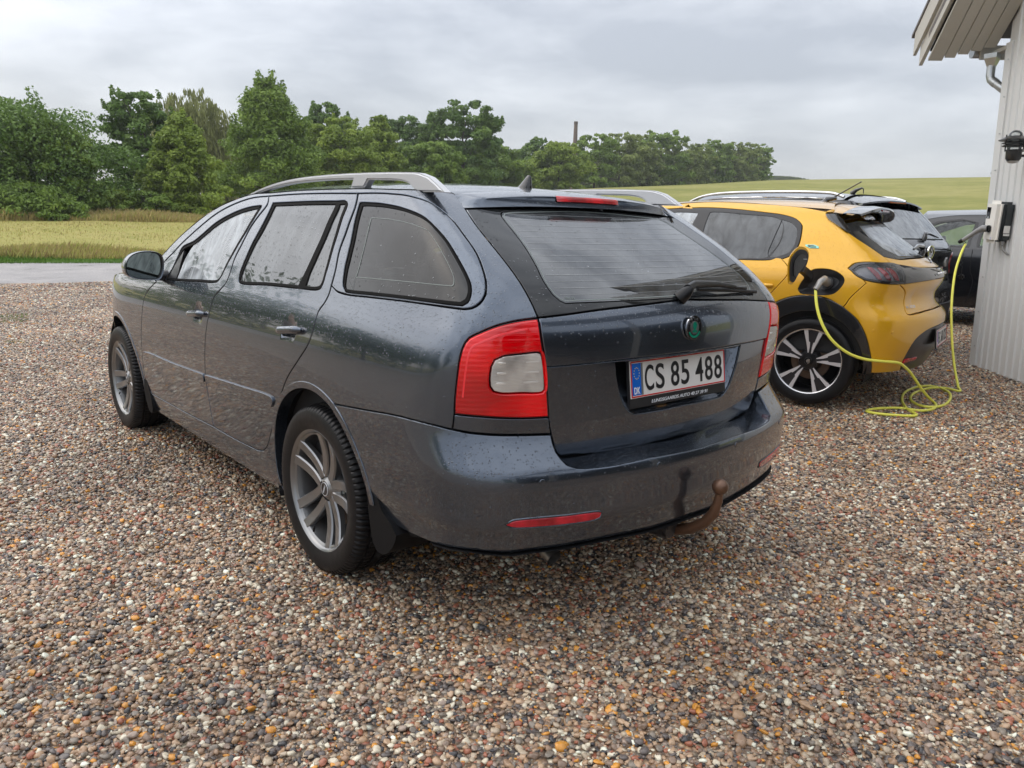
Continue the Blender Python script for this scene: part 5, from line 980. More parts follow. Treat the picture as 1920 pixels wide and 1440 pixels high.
# ================================================================== the two dark cars behind
WV=[(.10,.84),(.2,.87),(.35,.895),(.6,.91),(.8,.905),(.95,.89),(1.03,.865),(1.08,.84),(1.18,.79),(1.3,.735),(1.4,.685),(1.48,.63),(1.54,.56)]
BV=[(.15,-.78),(.25,-.84),(.4,-.885),(.55,-.90),(.66,-.89),(.72,-.86),(.8,-.845),(.95,-.845),(1.02,-.85),(1.06,-.825),(1.12,-.765),(1.2,-.69),(1.3,-.60),(1.38,-.52),(1.46,-.43),(1.54,-.32)]
def tapV(y,z):
    g=np.clip((z-.95)/.2,0,1); r=np.clip(-.15-y,0,2); f=np.clip(y-2.6,0,2)
    return .07*r**2*(1+g*.5)+.12*f**2
def dark_car(name,label,frame,suv):
    T=thing(name,label,'car',frame[:3],frame[3]); P=panel
    if suv: S=Surf(WV,BV,[(.1,.24),(.9,.20),(1.1,.13),(1.5,.10)],.20,tapV); top=1.455; belt=1.03; wb=2.6; fy=3.3; zc_=1.545
    else:
        WS=[(z*.935,w*.96) for z,w in WV]; BS=[(z*.935,y-.12) for z,y in BV]; S=Surf(WS,BS,[(.1,.24),(.9,.20),(1.1,.13),(1.5,.10)],.20,tapV); top=1.345; belt=.95; wb=2.65; fy=3.35; zc_=1.425
    PB=paint('black_car_paint',(.010,.011,.014),.3,.2,cover=.6,scale=60) if suv else paint('black_saloon_paint',(.008,.009,.012),.2,.2,cover=.1)
    ry=float(S.F(uy(S,-.30,top),top)[1])
    rl=yz(S,[(-.30,top),(0,top+.012),(.6,top+.02),(1.2,top+.01),(1.5,top-.04),(1.8,top-.14),(2.1,top-.27),(2.3,belt-.02)])
    aF=arc(wb,.34,.40,190,-10,30)
    lampo=[(.80,.78),(.97,.80),(1.04,.90),(1.0,1.0),(.88,1.0),(.74,.97),(.70,.88)] if suv else [(.80,.72),(.97,.74),(1.0,.82),(.95,.90),(.74,.88)]
    uR=.66; side=path([(uR,.70),(uR,1.02*belt/1.03)],[(uR,belt),(.62,(belt+top)/2),(.585,top)],('c',rl),yz(S,[(2.6,belt-.06),(3.0,belt-.12),(fy,belt-.3),(fy,.3)]),yz(S,aF[::-1]),yz(S,[(wb-.42,.25)]),yz(S,[(.42,.25)]),yz(S,arc(0,.34,.40,-10,118,30)),[(.95,.68)])
    w1=yz(S,[(.10,belt+.05),(.16,top-.15),(.34,top-.065),(.80,top-.05),(.86,top-.08),(.88,belt+.03)])
    w2=yz(S,[(.99,belt+.03),(.95,top-.075),(1.1,top-.045),(1.35,top-.075),(1.6,top-.165),(1.86,top-.29),(1.93,belt+.03)])
    w3=yz(S,[(-.03,belt+.07),(.02,top-.2),(-.02,top-.13),(-.22,top-.15),(-.42,belt+.16),(-.40,belt+.10)])
    hol=[path(w1),path(w2)]+([path(w3)] if suv else [])
    both('side_panel',S,side,PB,T,holes=hol,step=.06)
    WG=glass('dark_wet_side_glass',(.05,.05,.055),1.8,film=.08,cover=.5) if suv else glass('pale_side_glass',(.55,.68,.62),1.45,film=.10,cover=.3)
    for w_ in (w1,w2)+((w3,) if suv else ()): 
        both('side_window',S,path(w_),WG,T,gap=0,bev=0,depth=.001,off=-.004,step=.08); both('window_seal',S,inset(path(w_),-.012),TRIM,T,holes=[inset(path(w_),.008)],gap=0,bev=.001,off=.002,step=.1)
    seam=path(yz(S,[(.925,belt+.0),(.925,.3)]),yz(S,[(.932,.3),(.932,belt+.0)])); both('door_joint',S,seam,DARK,T,gap=0,bev=0,off=.0015,depth=.002)
    # rear end
    P('tailgate',S,path(mirrored([(0.,.72),(.62,.73),(.70,.90),(.655,belt-.02),(0.,belt)])),PB,T,step=.05)
    P('rear_bumper',S,path(mirrored(path([(0.,.71),(.62,.72),(.66,.69)],[(.95,.67)],yz(S,arc(0,.34,.40,118,180,20)),[(.9,.28),(0.,.27)]))),PB,T,step=.05)
    P('rear_window',S,path(mirrored([(0.,belt+.09),(.60,belt+.09),(.60,belt+.2),(.53,top-.08),(0.,top-.06)])),glass('wet_suv_glass',(.03,.03,.035),2.4,film=.28,cover=.7,scale=60),T,step=.06)
    P('tailgate_upper',S,path(mirrored([(0.,belt+.004),(.655,belt-.015),(.655,belt+.06),(.61,belt+.085),(0.,belt+.085)])),PB,T,step=.05)
    P('window_surround',S,path(mirrored([(.0,top-.055),(.535,top-.075),(.605,belt+.2),(.605,belt+.09),(.655,belt+.065),(.625,belt+.25),(.58,top-.01),(0.,top)])) if False else path([(.535,top-.075),(.605,belt+.2),(.605,belt+.09),(.655,belt+.065),(.622,belt+.25),(.585,top-.01)]),GLB,T,step=.05); P('window_surround',S,path([(.535,top-.075),(.605,belt+.2),(.605,belt+.09),(.655,belt+.065),(.622,belt+.25),(.585,top-.01)]),GLB,T,side=-1,step=.05)
    for sd in (1,-1):
        L=P('tail_lamp',S,path(('loop',lampo)),REDD,T,side=sd,off=.008,gap=0,bev=.004,step=.04)
    # spoiler and roof
    g=[S.F(.585,top-.01)[0],]
    rows=[]
    for x in np.linspace(-1,1,31):
        q=abs(x); xx=-.585*x; t0=float(S.F(0.,top)[1]); rows.append([(xx,t0+.30,zc_-.012-.075*q**2.4),(xx,t0+.1,zc_-.040-.060*q**2.4),(xx,t0-.06+.04*q**2,zc_-.075-.045*q**2.4),(xx,t0-.065+.04*q**2,zc_-.09-.045*q**2.4),(xx,t0+.05,zc_-.12-.03*q**2)])
    loft('roof_spoiler',rows,PB,T,sharp=50)
    b=MB(); b.box((0,float(S.F(0.,top)[1])-.055,zc_-.092),(.32,.02,.014),bev=.003); b.build('high_brake_light',REDD,T)
    edge=[tuple(S.F(*p)) for p in catmull(rl,.08)]; rows=[]
    for ex,ey,ez in [e for e in edge if e[1]<1.5]:
        z0=zc_-.012 if ey<-.1 else zc_+.02*math.sin(min(1,max(0,(ey+.1)/1.6))*math.pi)
        bow=.10*max(0,(.3-ey)/.6) if ey<.3 else .14*max(0,(ey-.8)/.7)**2
        rows.append([(ex*-s_,ey+bow*(1-s_*s_),ez+(z0-ez)*(1-abs(s_)**2.4)) for s_ in np.linspace(-1,1,17)])
    loft('roof_panel',rows,PB,T); rf=rows[-1]; rows=[rf]
    for ex,ey,ez in [e for e in edge if e[1]>1.55]: rows.append([(ex*-s_,ey+.2*(1-s_*s_),ez+.01*(1-s_*s_)) for s_ in np.linspace(-1,1,17)])
    loft('windscreen',rows,WG,T); rows=[]
    for y,z,zb in ((2.33,belt-.03,.03),(2.8,belt-.10,.06),(3.2,belt-.22,.04),(3.32,.6,0),(3.3,.3,0)):
        q=S.F(uy(S,y,z),z); rows.append([(q[0]*-s_,y+.15*(1-s_*s_),z+zb*(1-s_*s_)) for s_ in np.linspace(-1,1,13)])
    loft('bonnet',rows,PB,T)
    both('gap_shade_shell',S,path(yz(S,[(3.2,.28),(3.2,belt-.16),(2.0,belt-.02),(0,belt)]),[(.02,belt-.03),(.02,.33)],yz(S,[(-.44,.30)]),yz(S,arc(0,.34,.41,186,-6,20)),yz(S,[(2.1,.25)]),yz(S,arc(wb,.34,.42,188,-8,20))),DARK,T,gap=0,bev=0,off=-.03,depth=.001,step=.15)  # near-black sheet behind the panels, shade of the gaps put into its colour
    b=MB(); b.box((0,1.2,.30),(1.6,3.8,.06)); b.build('floor_pan',DARK,T)
    for sx in (-1,1):
        for cy in (0,wb): loft('wheel_housing',[[(sx*x,cy+.41*math.cos(a),.34+.41*math.sin(a)) for a in np.linspace(-.3,math.pi+.3,20)] for x in (.87,.5)],DARK,T)
    w=None
    for sx in (-1,1):
        for cy in (0,wb):
            if w is None: 
                w=bpy.data.objects.new('wheel',None); SC.collection.objects.link(w); w.parent=T; w.location=(-.78,0,.335); tyre(w,.335,.11,.23,n=60,tread=False)
                b=MB(); b.rev([(-.07,.0),(-.08,.05),(-.07,.19),(-.095,.235)],40); b.build('rim',RIMD,w,sharp=40)
                for k in range(5): 
                    a=math.radians(72*k); b=MB(); b.prism([(.05*math.cos(a-.3),.05*math.sin(a-.3)),(.22*math.cos(a-.12),.22*math.sin(a-.12)),(.22*math.cos(a+.12),.22*math.sin(a+.12)),(.05*math.cos(a+.3),.05*math.sin(a+.3))],'x',-.10,-.07); b.build('spoke',MACH,w)
            else: copy_wheel(w,T,(sx*.78,cy,.335),flip=sx>0)
    def rp(u,z,d): return tuple(S.F(u,z)+S.N(u,z)*d)
    if suv:
        # roof rails
        for sx in (-1,1):
            pts=[(sx*.60,-.28,top+.03),(sx*.60,-.18,top+.062),(sx*.60,0,top+.078),(sx*.60,.6,top+.092),(sx*.60,1.2,top+.080),(sx*.60,1.42,top+.045),(sx*.60,1.55,top-.005)]
            b=MB(); cp_=catmull([p[1:] for p in pts],.05); b.tube([(sx*.60,y,z) for y,z in cp_],.015,10); b.build('roof_rail',CHR if False else mat('satin_bright_rail',(.70,.71,.72),.22,.9),T,sharp=60)
            b=MB(); b.tube([(sx*.625,y,z-.055) for y,z in cp_[3:-3]],.009,6); b.build('roof_trim',mat('satin_bright_rail',(.7,.71,.72),.22,.9),T,sharp=60)
        b=MB(); b.tube([(0,-.02,zc_),(0,-.06,zc_+.035),(0,-.12,zc_+.055),(0,-.135,zc_+.045),(0,-.14,zc_)],[.03,.018,.009,.006,.004],10); b.build('roof_antenna',GLB,T,sharp=60)
        b=MB(); b.tube([rp(0,belt+.075,0),rp(0,belt+.085,.03),rp(-.02,belt+.105,.045),rp(-.14,belt+.115,.035),rp(-.36,belt+.09,.02)],[.024,.022,.017,.014,.006],10); b.build('rear_wiper',GLB,T,sharp=60)
        def ring(nm,r,r2,d0,d1,m,par):
            b=MB(); n=40; V=[]; 
            for d in (d0,d1):
                for q in (r,r2): V+=[(q*math.cos(2*math.pi*k/n),-d,q*math.sin(2*math.pi*k/n)) for k in range(n)]
            F=[(2*n+k,2*n+(k+1)%n,3*n+(k+1)%n,3*n+k) for k in range(n)]+[(k,(k+1)%n,2*n+(k+1)%n,2*n+k) for k in range(n)]+[(n+k,n+(k+1)%n,3*n+(k+1)%n,3*n+k) for k in range(n)]; b.add(V,F); return b.build(nm,m,par,sharp=40)
        bd=ring('badge_ring',.062,.054,0,.012,CHR,T); bd.location=tuple(S.F(0,1.0)+S.N(0,1.0)*.002)
        b=MB()
        for x0,z0,x1,z1 in ((-.038,.038,-.012,-.044),(-.012,-.044,.0,-.008),(0,-.008,.012,-.044),(.012,-.044,.038,.038),(-.020,.050,0,.006),(0,.006,.020,.050)):
            b.tube([(x0,-.008,z0),(x1,-.008,z1)],.0042,6)
        b.build('badge_letters',CHR,bd)
        b=MB(); V=[(.054*math.cos(2*math.pi*k/32),-.002,.054*math.sin(2*math.pi*k/32)) for k in range(32)]; b.add(V,[tuple(range(32))]); b.build('badge_field',GLB,bd)
        panel('reversing_lens',S,[(.52+.05*math.cos(a)*1.0,.90+.045*math.sin(a)) for a in np.linspace(0,2*math.pi,24,endpoint=False)],WLENS,T,off=.01,gap=0,bev=.003,side=-1)
        panel('reversing_lens',S,[(.52+.05*math.cos(a)*1.0,.90+.045*math.sin(a)) for a in np.linspace(0,2*math.pi,24,endpoint=False)],WLENS,T,off=.01,gap=0,bev=.003)
        licence_plate(T,(0,-.875,.80),Matrix.Identity(3),'DA 41 207')
        P('bumper_trim',S,path(mirrored([(0.,.36),(.80,.38),(.95,.50),(.90,.52),(0.,.50)])),TRIM,T,off=.012)
    interior(T,dx=.36,cover=False)
    return T

FLAPC=(-1.036,0.076,0.976)
HANG1=[(5.405,0.188,1.229),(5.240,0.155,1.139),(5.061,0.114,0.976),(4.890,0.042,0.720),(4.741,-0.053,0.452),(4.614,-0.146,0.257),(4.499,-0.234,0.123)]
HANG2=[(2.861,0.158,0.917),(2.839,0.128,0.824),(2.831,0.092,0.738),(2.842,0.047,0.653),(2.875,-0.004,0.578),(2.945,-0.072,0.510),(3.040,-0.139,0.471),(3.151,-0.198,0.455),(3.282,-0.258,0.441),(3.366,-0.268,0.409),(3.461,-0.281,0.353),(3.576,-0.316,0.240),(3.684,-0.328,0.167)]

# ================================================================== ground
CL=np.array(CAM_LOC); RV=np.array(CX); UV_=np.array(CY); FV=np.array(CF)
AZ0=math.atan2(FV[1],FV[0])
def yard(x,y=0): return .0075*np.log1p(np.exp(np.clip((np.asarray(x,float)-.9)/.25,-50,60)))
def px_of(az): # picture column of an azimuth on the level through the camera
    d=np.array([math.cos(az),math.sin(az),0]); return 960+FPX*float(d@RV)/max(1e-3,float(d@FV))
def az_of(px):
    lo,hi=AZ0-1.2,AZ0+1.2
    for _ in range(40):
        m=(lo+hi)/2
        if px_of(m)>px: lo=m
        else: hi=m
    return (lo+hi)/2
def elev(px,row):  # z gained per metre of ground distance along the sight line
    r=FV+(px-960)/FPX*RV-(row-720)/FPX*UV_; return r[2]/math.hypot(r[0],r[1]),math.atan2(r[1],r[0])
# the wood's foot: picture column -> (row of its foot, distance)
_w=[(-900,412,46),(0,412,46),(180,408,48),(300,404,52),(430,392,60),(600,378,72),(800,368,92),(960,360,112),(1165,351,150),(1300,346,172),(1450,338,200),(1560,337,235),(1700,335,235),(1860,333,230),(2300,331,230)]
_az=[];_d=[];_z=[]
for p_,r_,d_ in _w:
    k,a=elev(p_,r_); _az.append(az_of(p_) if p_>-800 else AZ0+1.25); _d.append(d_); _z.append(CL[2]+k*d_)
_o=np.argsort(_az); _az=np.array(_az)[_o]; _d=np.array(_d)[_o]; _z=np.array(_z)[_o]
def wrap(a): return (a-AZ0+math.pi)%(2*math.pi)-math.pi+AZ0
def foot(az):
    a=wrap(np.asarray(az,float)); w=np.clip((1.9-np.abs(a-AZ0))/.6,0,1); return np.interp(a,_az,_d),np.interp(a,_az,_z)*w
EDGE=23.5
def ground_z(x,y):
    x=np.asarray(x,float); y=np.asarray(y,float); dx,dy=x-CL[0],y-CL[1]; D=np.hypot(dx,dy); az=np.arctan2(dy,dx); dw,zw=foot(az); base=yard(np.minimum(x,7.5))*np.clip(1-(D-14)/9.,0,1)
    t=np.clip((D-EDGE+3)/(dw-EDGE+3),0,1); s=np.where(dw<140,t**1.25,(t*t*(3-2*t))*.35+t*.65)
    z=base+(zw-base)*s; z=np.where(D>dw,zw+(D-dw)*np.where(dw<140,0.,-.03),z)
    return np.where(D<=EDGE-3,base,z)
def sheet(name,d0,d1,nd,m,dz=0.,na=260,a0=-math.pi,a1=math.pi,pw=1.0):
    A=np.linspace(a0,a1,na+1)+AZ0; V=[]
    for i in range(nd+1):
        w=(.35*np.sin(A*23)+.25*np.sin(A*57+1))*.25
        D0=np.array([d0(a) for a in A])+(w if d0(A[0])>5 else 0); D1=np.array([d1(a) for a in A])+(w if d1(A[0])<40 else 0); D=D0+(D1-D0)*(i/nd)**pw; x,y=CL[0]+D*np.cos(A),CL[1]+D*np.sin(A); V+=list(zip(x,y,ground_z(x,y)+dz))
    n=na+1; F=[(i*n+k,(i+1)*n+k,(i+1)*n+k+1,i*n+k+1) for i in range(nd) for k in range(na)]
    return tag(obj(name,V,F,m),kind='structure')
def noise(t,vec,scale,detail=4,rough=.5):
    n=nn(t,'ShaderNodeTexNoise'); n.inputs['Scale'].default_value=scale; n.inputs['Detail'].default_value=detail; n.inputs['Roughness'].default_value=rough; t.links.new(vec,n.inputs['Vector']); return n
def ramp(t,fac,stops,interp='LINEAR'):
    r=nn(t,'ShaderNodeValToRGB'); r.color_ramp.interpolation=interp; e=r.color_ramp.elements
    while len(e)>1: e.remove(e[-1])
    e[0].position=stops[0][0]; e[0].color=(*stops[0][1],1)
    for p,c in stops[1:]: q=e.new(p); q.color=(*c,1)
    t.links.new(fac,r.inputs[0]); return r
STONES=[(0,(0.504,0.407,0.292)),(.10,(0.680,0.601,0.453)),(.15,(0.246,0.171,0.122)),(.27,(0.364,0.236,0.149)),(.37,(0.140,0.118,0.108)),(.46,(0.515,0.353,0.226)),(.54,(0.246,0.207,0.165)),(.62,(0.445,0.288,0.171)),(.70,(0.065,0.062,0.064)),(.78,(0.774,0.707,0.552)),(.815,(0.375,0.142,0.083)),(.89,(0.703,0.318,0.056)),(.918,(0.398,0.306,0.242)),(.975,(0.858,0.861,0.706))]
def gravel_mat():
    m=mat('wet_gravel',(.3,.3,.3),.5); t=m.node_tree; b=t.nodes['Principled BSDF']; c=nn(t,'ShaderNodeTexCoord')
    ws=noise(t,c.outputs['Object'],30,2); mx=nn(t,'ShaderNodeMix',data_type='RGBA'); mx.inputs['Factor'].default_value=.012; t.links.new(c.outputs['Object'],mx.inputs['A']); t.links.new(ws.outputs['Color'],mx.inputs['B'])
    v=nn(t,'ShaderNodeTexVoronoi'); v.inputs['Scale'].default_value=58; t.links.new(mx.outputs['Result'],v.inputs['Vector'])
    s=nn(t,'ShaderNodeSeparateColor'); t.links.new(v.outputs['Color'],s.inputs[0]); r=ramp(t,s.outputs[0],STONES,'CONSTANT')
    big=noise(t,c.outputs['Object'],.55,5,.55); hs=nn(t,'ShaderNodeHueSaturation'); vr=nn(t,'ShaderNodeMapRange'); vr.inputs['From Min'].default_value=.35; vr.inputs['From Max'].default_value=.65; vr.inputs['To Min'].default_value=.88; vr.inputs['To Max'].default_value=1.22; t.links.new(big.outputs['Fac'],vr.inputs[0]); t.links.new(vr.outputs[0],hs.inputs['Value']); t.links.new(r.outputs[0],hs.inputs['Color'])
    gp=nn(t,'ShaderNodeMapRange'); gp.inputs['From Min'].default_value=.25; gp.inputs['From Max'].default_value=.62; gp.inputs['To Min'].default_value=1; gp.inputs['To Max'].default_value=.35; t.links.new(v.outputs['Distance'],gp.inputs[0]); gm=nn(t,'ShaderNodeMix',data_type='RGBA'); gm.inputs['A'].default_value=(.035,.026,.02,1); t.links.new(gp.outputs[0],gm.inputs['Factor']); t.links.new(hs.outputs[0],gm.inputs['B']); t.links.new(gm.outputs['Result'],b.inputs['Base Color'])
    bp=nn(t,'ShaderNodeBump'); bp.inputs['Strength'].default_value=1; bp.inputs['Distance'].default_value=.012; bp.invert=True; t.links.new(v.outputs['Distance'],bp.inputs['Height']); t.links.new(bp.outputs[0],b.inputs['Normal'])
    b.inputs['Roughness'].default_value=.42; return m
def road_mat():
    m=mat('packed_gravel_lane',(.3,.3,.3),.5); t=m.node_tree; b=t.nodes['Principled BSDF']; c=nn(t,'ShaderNodeTexCoord')
    n1=noise(t,c.outputs['Object'],1.1,8,.65); n2=noise(t,c.outputs['Object'],26,4,.7)
    r=ramp(t,n1.outputs['Fac'],[(.3,(.26,.24,.24)),(.5,(.36,.34,.335)),(.68,(.48,.455,.44))]); r2=ramp(t,n2.outputs['Fac'],[(.3,(.6,.6,.6)),(.7,(1.25,1.25,1.25))]); mx=nn(t,'ShaderNodeMix',data_type='RGBA',blend_type='MULTIPLY'); mx.inputs['Factor'].default_value=.8; t.links.new(r.outputs[0],mx.inputs['A']); t.links.new(r2.outputs[0],mx.inputs['B']); t.links.new(mx.outputs['Result'],b.inputs['Base Color'])
    rr=nn(t,'ShaderNodeMapRange'); rr.inputs['From Min'].default_value=.35; rr.inputs['From Max'].default_value=.6; rr.inputs['To Min'].default_value=.25; rr.inputs['To Max'].default_value=.7; t.links.new(n1.outputs['Fac'],rr.inputs[0]); t.links.new(rr.outputs[0],b.inputs['Roughness'])
    bp=nn(t,'ShaderNodeBump'); bp.inputs['Distance'].default_value=.02; t.links.new(n2.outputs['Fac'],bp.inputs['Height']); t.links.new(bp.outputs[0],b.inputs['Normal']); return m
def grass_mat(name,stops,scale=.5,fine=9):
    m=mat(name,(.1,.2,.05),.85,spec=.2); t=m.node_tree; b=t.nodes['Principled BSDF']; c=nn(t,'ShaderNodeTexCoord')
    n1=noise(t,c.outputs['Object'],scale,6,.6); n2=noise(t,c.outputs['Object'],fine,5,.7); a=nn(t,'ShaderNodeMath',operation='MULTIPLY_ADD'); a.inputs[1].default_value=.45; t.links.new(n2.outputs['Fac'],a.inputs[0]); h=nn(t,'ShaderNodeMath',operation='MULTIPLY'); h.inputs[1].default_value=.55; t.links.new(n1.outputs['Fac'],h.inputs[0]); t.links.new(h.outputs[0],a.inputs[2])
    r=ramp(t,a.outputs[0],stops); t.links.new(r.outputs[0],b.inputs['Base Color']); bp=nn(t,'ShaderNodeBump'); bp.inputs['Distance'].default_value=.1; t.links.new(n2.outputs['Fac'],bp.inputs['Height']); t.links.new(bp.outputs[0],b.inputs['Normal']); return m
def build_ground():
    K=lambda v:(lambda a:v)
    road0=lambda a:17.0 if False else 17.3
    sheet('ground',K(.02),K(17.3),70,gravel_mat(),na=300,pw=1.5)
    sheet('road',K(17.3),K(EDGE-.25),8,road_mat())
    sheet('grass_verge',K(EDGE-.25),K(EDGE+.9),3,grass_mat('fresh_verge_grass',[(.3,(.06,.13,.015)),(.6,(.12,.24,.03)),(.8,(.17,.30,.05))],2,30),dz=.02)
    M1=grass_mat('dry_meadow',[(.34,(.26,.265,.07)),(.45,(.40,.345,.12)),(.53,(.32,.31,.085)),(.64,(.47,.39,.16))],.25,3)
    M2=grass_mat('green_field_grass',[(.38,(.185,.195,.042)),(.5,(.25,.245,.062)),(.60,(.32,.29,.10))],.06,.5)
    split=az_of(700)-AZ0
    sheet('meadow',K(EDGE+.9),lambda a:foot(a)[0]+90,40,M1,na=200,a0=split,a1=math.pi+split-.9)
    sheet('hill_field',K(EDGE+.9),lambda a:foot(a)[0]+260,50,M2,na=200,a0=split-math.pi-.9,a1=split)
# loose stones, real geometry out to where they shrink below a pixel
def stones():
    rng=np.random.default_rng(5); pts=[];scl=[]
    def zone(d0,d1,dens,s0,s1,half=.86):
        n=int(half*(d1*d1-d0*d0)*dens); D=np.sqrt(rng.uniform(d0*d0,d1*d1,n)); a=AZ0+rng.uniform(-half,half,n); x=CL[0]+D*np.cos(a); y=CL[1]+D*np.sin(a)
        pts.append(np.c_[x,y,yard(x)+rng.uniform(-.004,.007,n)]); r=rng.uniform(0,1,n)**2.2; scl.append(s0+(s1-s0)*r)
    zone(.9,4.6,9000,.0044,.0136); zone(4.6,7.5,5600,.0058,.0142); zone(7.5,12.5,2300,.009,.0155); zone(12.5,17.2,900,.012,.021)
    zone(1.2,5,14,.016,.024)
    P=np.concatenate(pts); s=np.concatenate(scl)
    k=~((P[:,0]>5.55)&(P[:,1]<.1)&(((P[:,0]-5.717)*-.7041+(P[:,1]-.110)*.7101)<.0)); P=P[k]; s=s[k]
    me=bpy.data.meshes.new('gravel_stones'); me.vertices.add(len(P)); me.vertices.foreach_set('co',P.astype(np.float32).ravel()); at_=me.attributes.new('size','FLOAT','POINT'); at_.data.foreach_set('value',s.astype(np.float32))
    o=bpy.data.objects.new('gravel_stones',me); SC.collection.objects.link(o); tag(o,kind='stuff')
    m=mat('wet_stone',(.4,.4,.4),.28,coat=.26,spec=.45); t=m.node_tree; b=t.nodes['Principled BSDF']; oi=nn(t,'ShaderNodeObjectInfo'); r=ramp(t,oi.outputs['Random'],STONES,'CONSTANT'); c=nn(t,'ShaderNodeTexCoord'); n=noise(t,c.outputs['Object'],2.5,3); rr=nn(t,'ShaderNodeMapRange'); rr.inputs['To Min'].default_value=.72; rr.inputs['To Max'].default_value=1.28; t.links.new(n.outputs['Fac'],rr.inputs[0]); pn=noise(t,oi.outputs['Location'],.9,4,.6); pr=nn(t,'ShaderNodeMapRange'); pr.inputs['From Min'].default_value=.35; pr.inputs['From Max'].default_value=.65; pr.inputs['To Min'].default_value=.74; pr.inputs['To Max'].default_value=1.18; t.links.new(pn.outputs['Fac'],pr.inputs[0]); pm=nn(t,'ShaderNodeMath',operation='MULTIPLY'); t.links.new(rr.outputs[0],pm.inputs[0]); t.links.new(pr.outputs[0],pm.inputs[1]); hs=nn(t,'ShaderNodeHueSaturation'); t.links.new(pm.outputs[0],hs.inputs['Value']); t.links.new(r.outputs[0],hs.inputs['Color']); t.links.new(hs.outputs[0],b.inputs['Base Color'])
    ng=bpy.data.node_groups.new('scatter_stones','GeometryNodeTree'); ng.interface.new_socket('Geometry',in_out='INPUT',socket_type='NodeSocketGeometry'); ng.interface.new_socket('Geometry',in_out='OUTPUT',socket_type='NodeSocketGeometry')
    N=ng.nodes; L=ng.links; gi=N.new('NodeGroupInput'); go=N.new('NodeGroupOutput'); iop=N.new('GeometryNodeInstanceOnPoints'); gi_=N.new('GeometryNodeGeometryToInstance')
    for k in range(6):
        ic=N.new('GeometryNodeMeshIcoSphere'); ic.inputs['Subdivisions'].default_value=2; ic.inputs['Radius'].default_value=1
        sp=N.new('GeometryNodeSetPosition'); nz=N.new('ShaderNodeTexNoise'); nz.noise_dimensions='4D'; nz.inputs['W'].default_value=k*7.3; nz.inputs['Scale'].default_value=.85; nz.inputs['Detail'].default_value=1
        sb=N.new('ShaderNodeVectorMath'); sb.operation='SUBTRACT'; sb.inputs[1].default_value=(.5,.5,.5); sc_=N.new('ShaderNodeVectorMath'); sc_.operation='SCALE'; sc_.inputs['Scale'].default_value=1.7
        L.new(nz.outputs['Color'],sb.inputs[0]); L.new(sb.outputs[0],sc_.inputs[0]); L.new(sc_.outputs[0],sp.inputs['Offset']); L.new(ic.outputs[0],sp.inputs[0])
        ss=N.new('GeometryNodeSetShadeSmooth'); L.new(sp.outputs[0],ss.inputs[0]); sm=N.new('GeometryNodeSetMaterial'); sm.inputs['Material'].default_value=m; L.new(ss.outputs[0],sm.inputs[0])
        ti=N.new('GeometryNodeTransform'); ti.inputs['Scale'].default_value=[(1,.74,.52),(1,.82,.6),(1,.6,.42),(.95,.9,.55),(1.1,.65,.6),(1,.78,.38)][k]; L.new(sm.outputs[0],ti.inputs[0]); L.new(ti.outputs[0],gi_.inputs[0])
    na=N.new('GeometryNodeInputNamedAttribute'); na.data_type='FLOAT'; na.inputs['Name'].default_value='size'
    rv=N.new('FunctionNodeRandomValue'); rv.data_type='FLOAT_VECTOR'; rv.inputs[0].default_value=(-.5,-.5,0); rv.inputs[1].default_value=(.5,.5,6.283)
    L.new(gi.outputs[0],iop.inputs['Points']); L.new(gi_.outputs[0],iop.inputs['Instance']); iop.inputs['Pick Instance'].default_value=True; L.new(rv.outputs[0],iop.inputs['Rotation']); L.new(na.outputs[0],iop.inputs['Scale'])
    L.new(iop.outputs[0],go.inputs[0]); md=o.modifiers.new('scatter','NODES'); md.node_group=ng
# ------------------------------------------------------------------ grass blades
def blades(name,regs,cols,seed):
    rng=np.random.default_rng(seed); VV=[];MI=[]
    mats_=[mat(name+'_tone%d'%i,c,.8,spec=.2) for i,c in enumerate(cols)]
    for (p0,p1,d0,d1,n,h0,h1,lean) in regs:
        p=rng.uniform(p0,p1,n); D=np.sqrt(rng.uniform(d0*d0,d1*d1,n)); a=AZ0-np.arctan((p-960)/FPX); x=CL[0]+D*np.cos(a); y=CL[1]+D*np.sin(a); z=ground_z(x,y); pat=.65+.7*(np.sin(x*.9+np.sin(y*.7)*2)*.5+.5)*rng.uniform(.6,1.2,n)
        h=rng.uniform(h0,h1,n)*pat; w=rng.uniform(.005,.013,n)*(D/28); t=rng.uniform(0,6.28,n); lx=rng.normal(lean,.3,n)*h*RV[0]; ly=rng.normal(lean,.3,n)*h*RV[1]; c=np.cos(t)*w; s=np.sin(t)*w
        VV.append(np.stack([np.c_[x-c,y-s,z-.02],np.c_[x+c,y+s,z-.02],np.c_[x+c*.5+lx*.4,y+s*.5+ly*.4,z+h*.6],np.c_[x+lx,y+ly,z+h]],1)); MI.append(rng.integers(0,len(cols),n))
    V=np.concatenate(VV); n=len(V); MI=np.concatenate(MI); b=np.arange(n)*4; F=np.stack([np.c_[b,b+1,b+2],np.c_[b,b+2,b+3]],1).reshape(-1,3)
    me=bpy.data.meshes.new(name); me.vertices.add(4*n); me.vertices.foreach_set('co',V.astype(np.float32).ravel()); me.loops.add(len(F)*3); me.loops.foreach_set('vertex_index',F.astype(np.int32).ravel()); me.polygons.add(len(F)); me.polygons.foreach_set('loop_start',np.arange(0,len(F)*3,3,dtype=np.int32)); me.polygons.foreach_set('loop_total',np.full(len(F),3,dtype=np.int32)); me.polygons.foreach_set('material_index',np.repeat(MI,2).astype(np.int32)); me.update(calc_edges=True)
    for m in mats_: me.materials.append(m)
    o=bpy.data.objects.new(name,me); SC.collection.objects.link(o); tag(o,kind='stuff'); return o
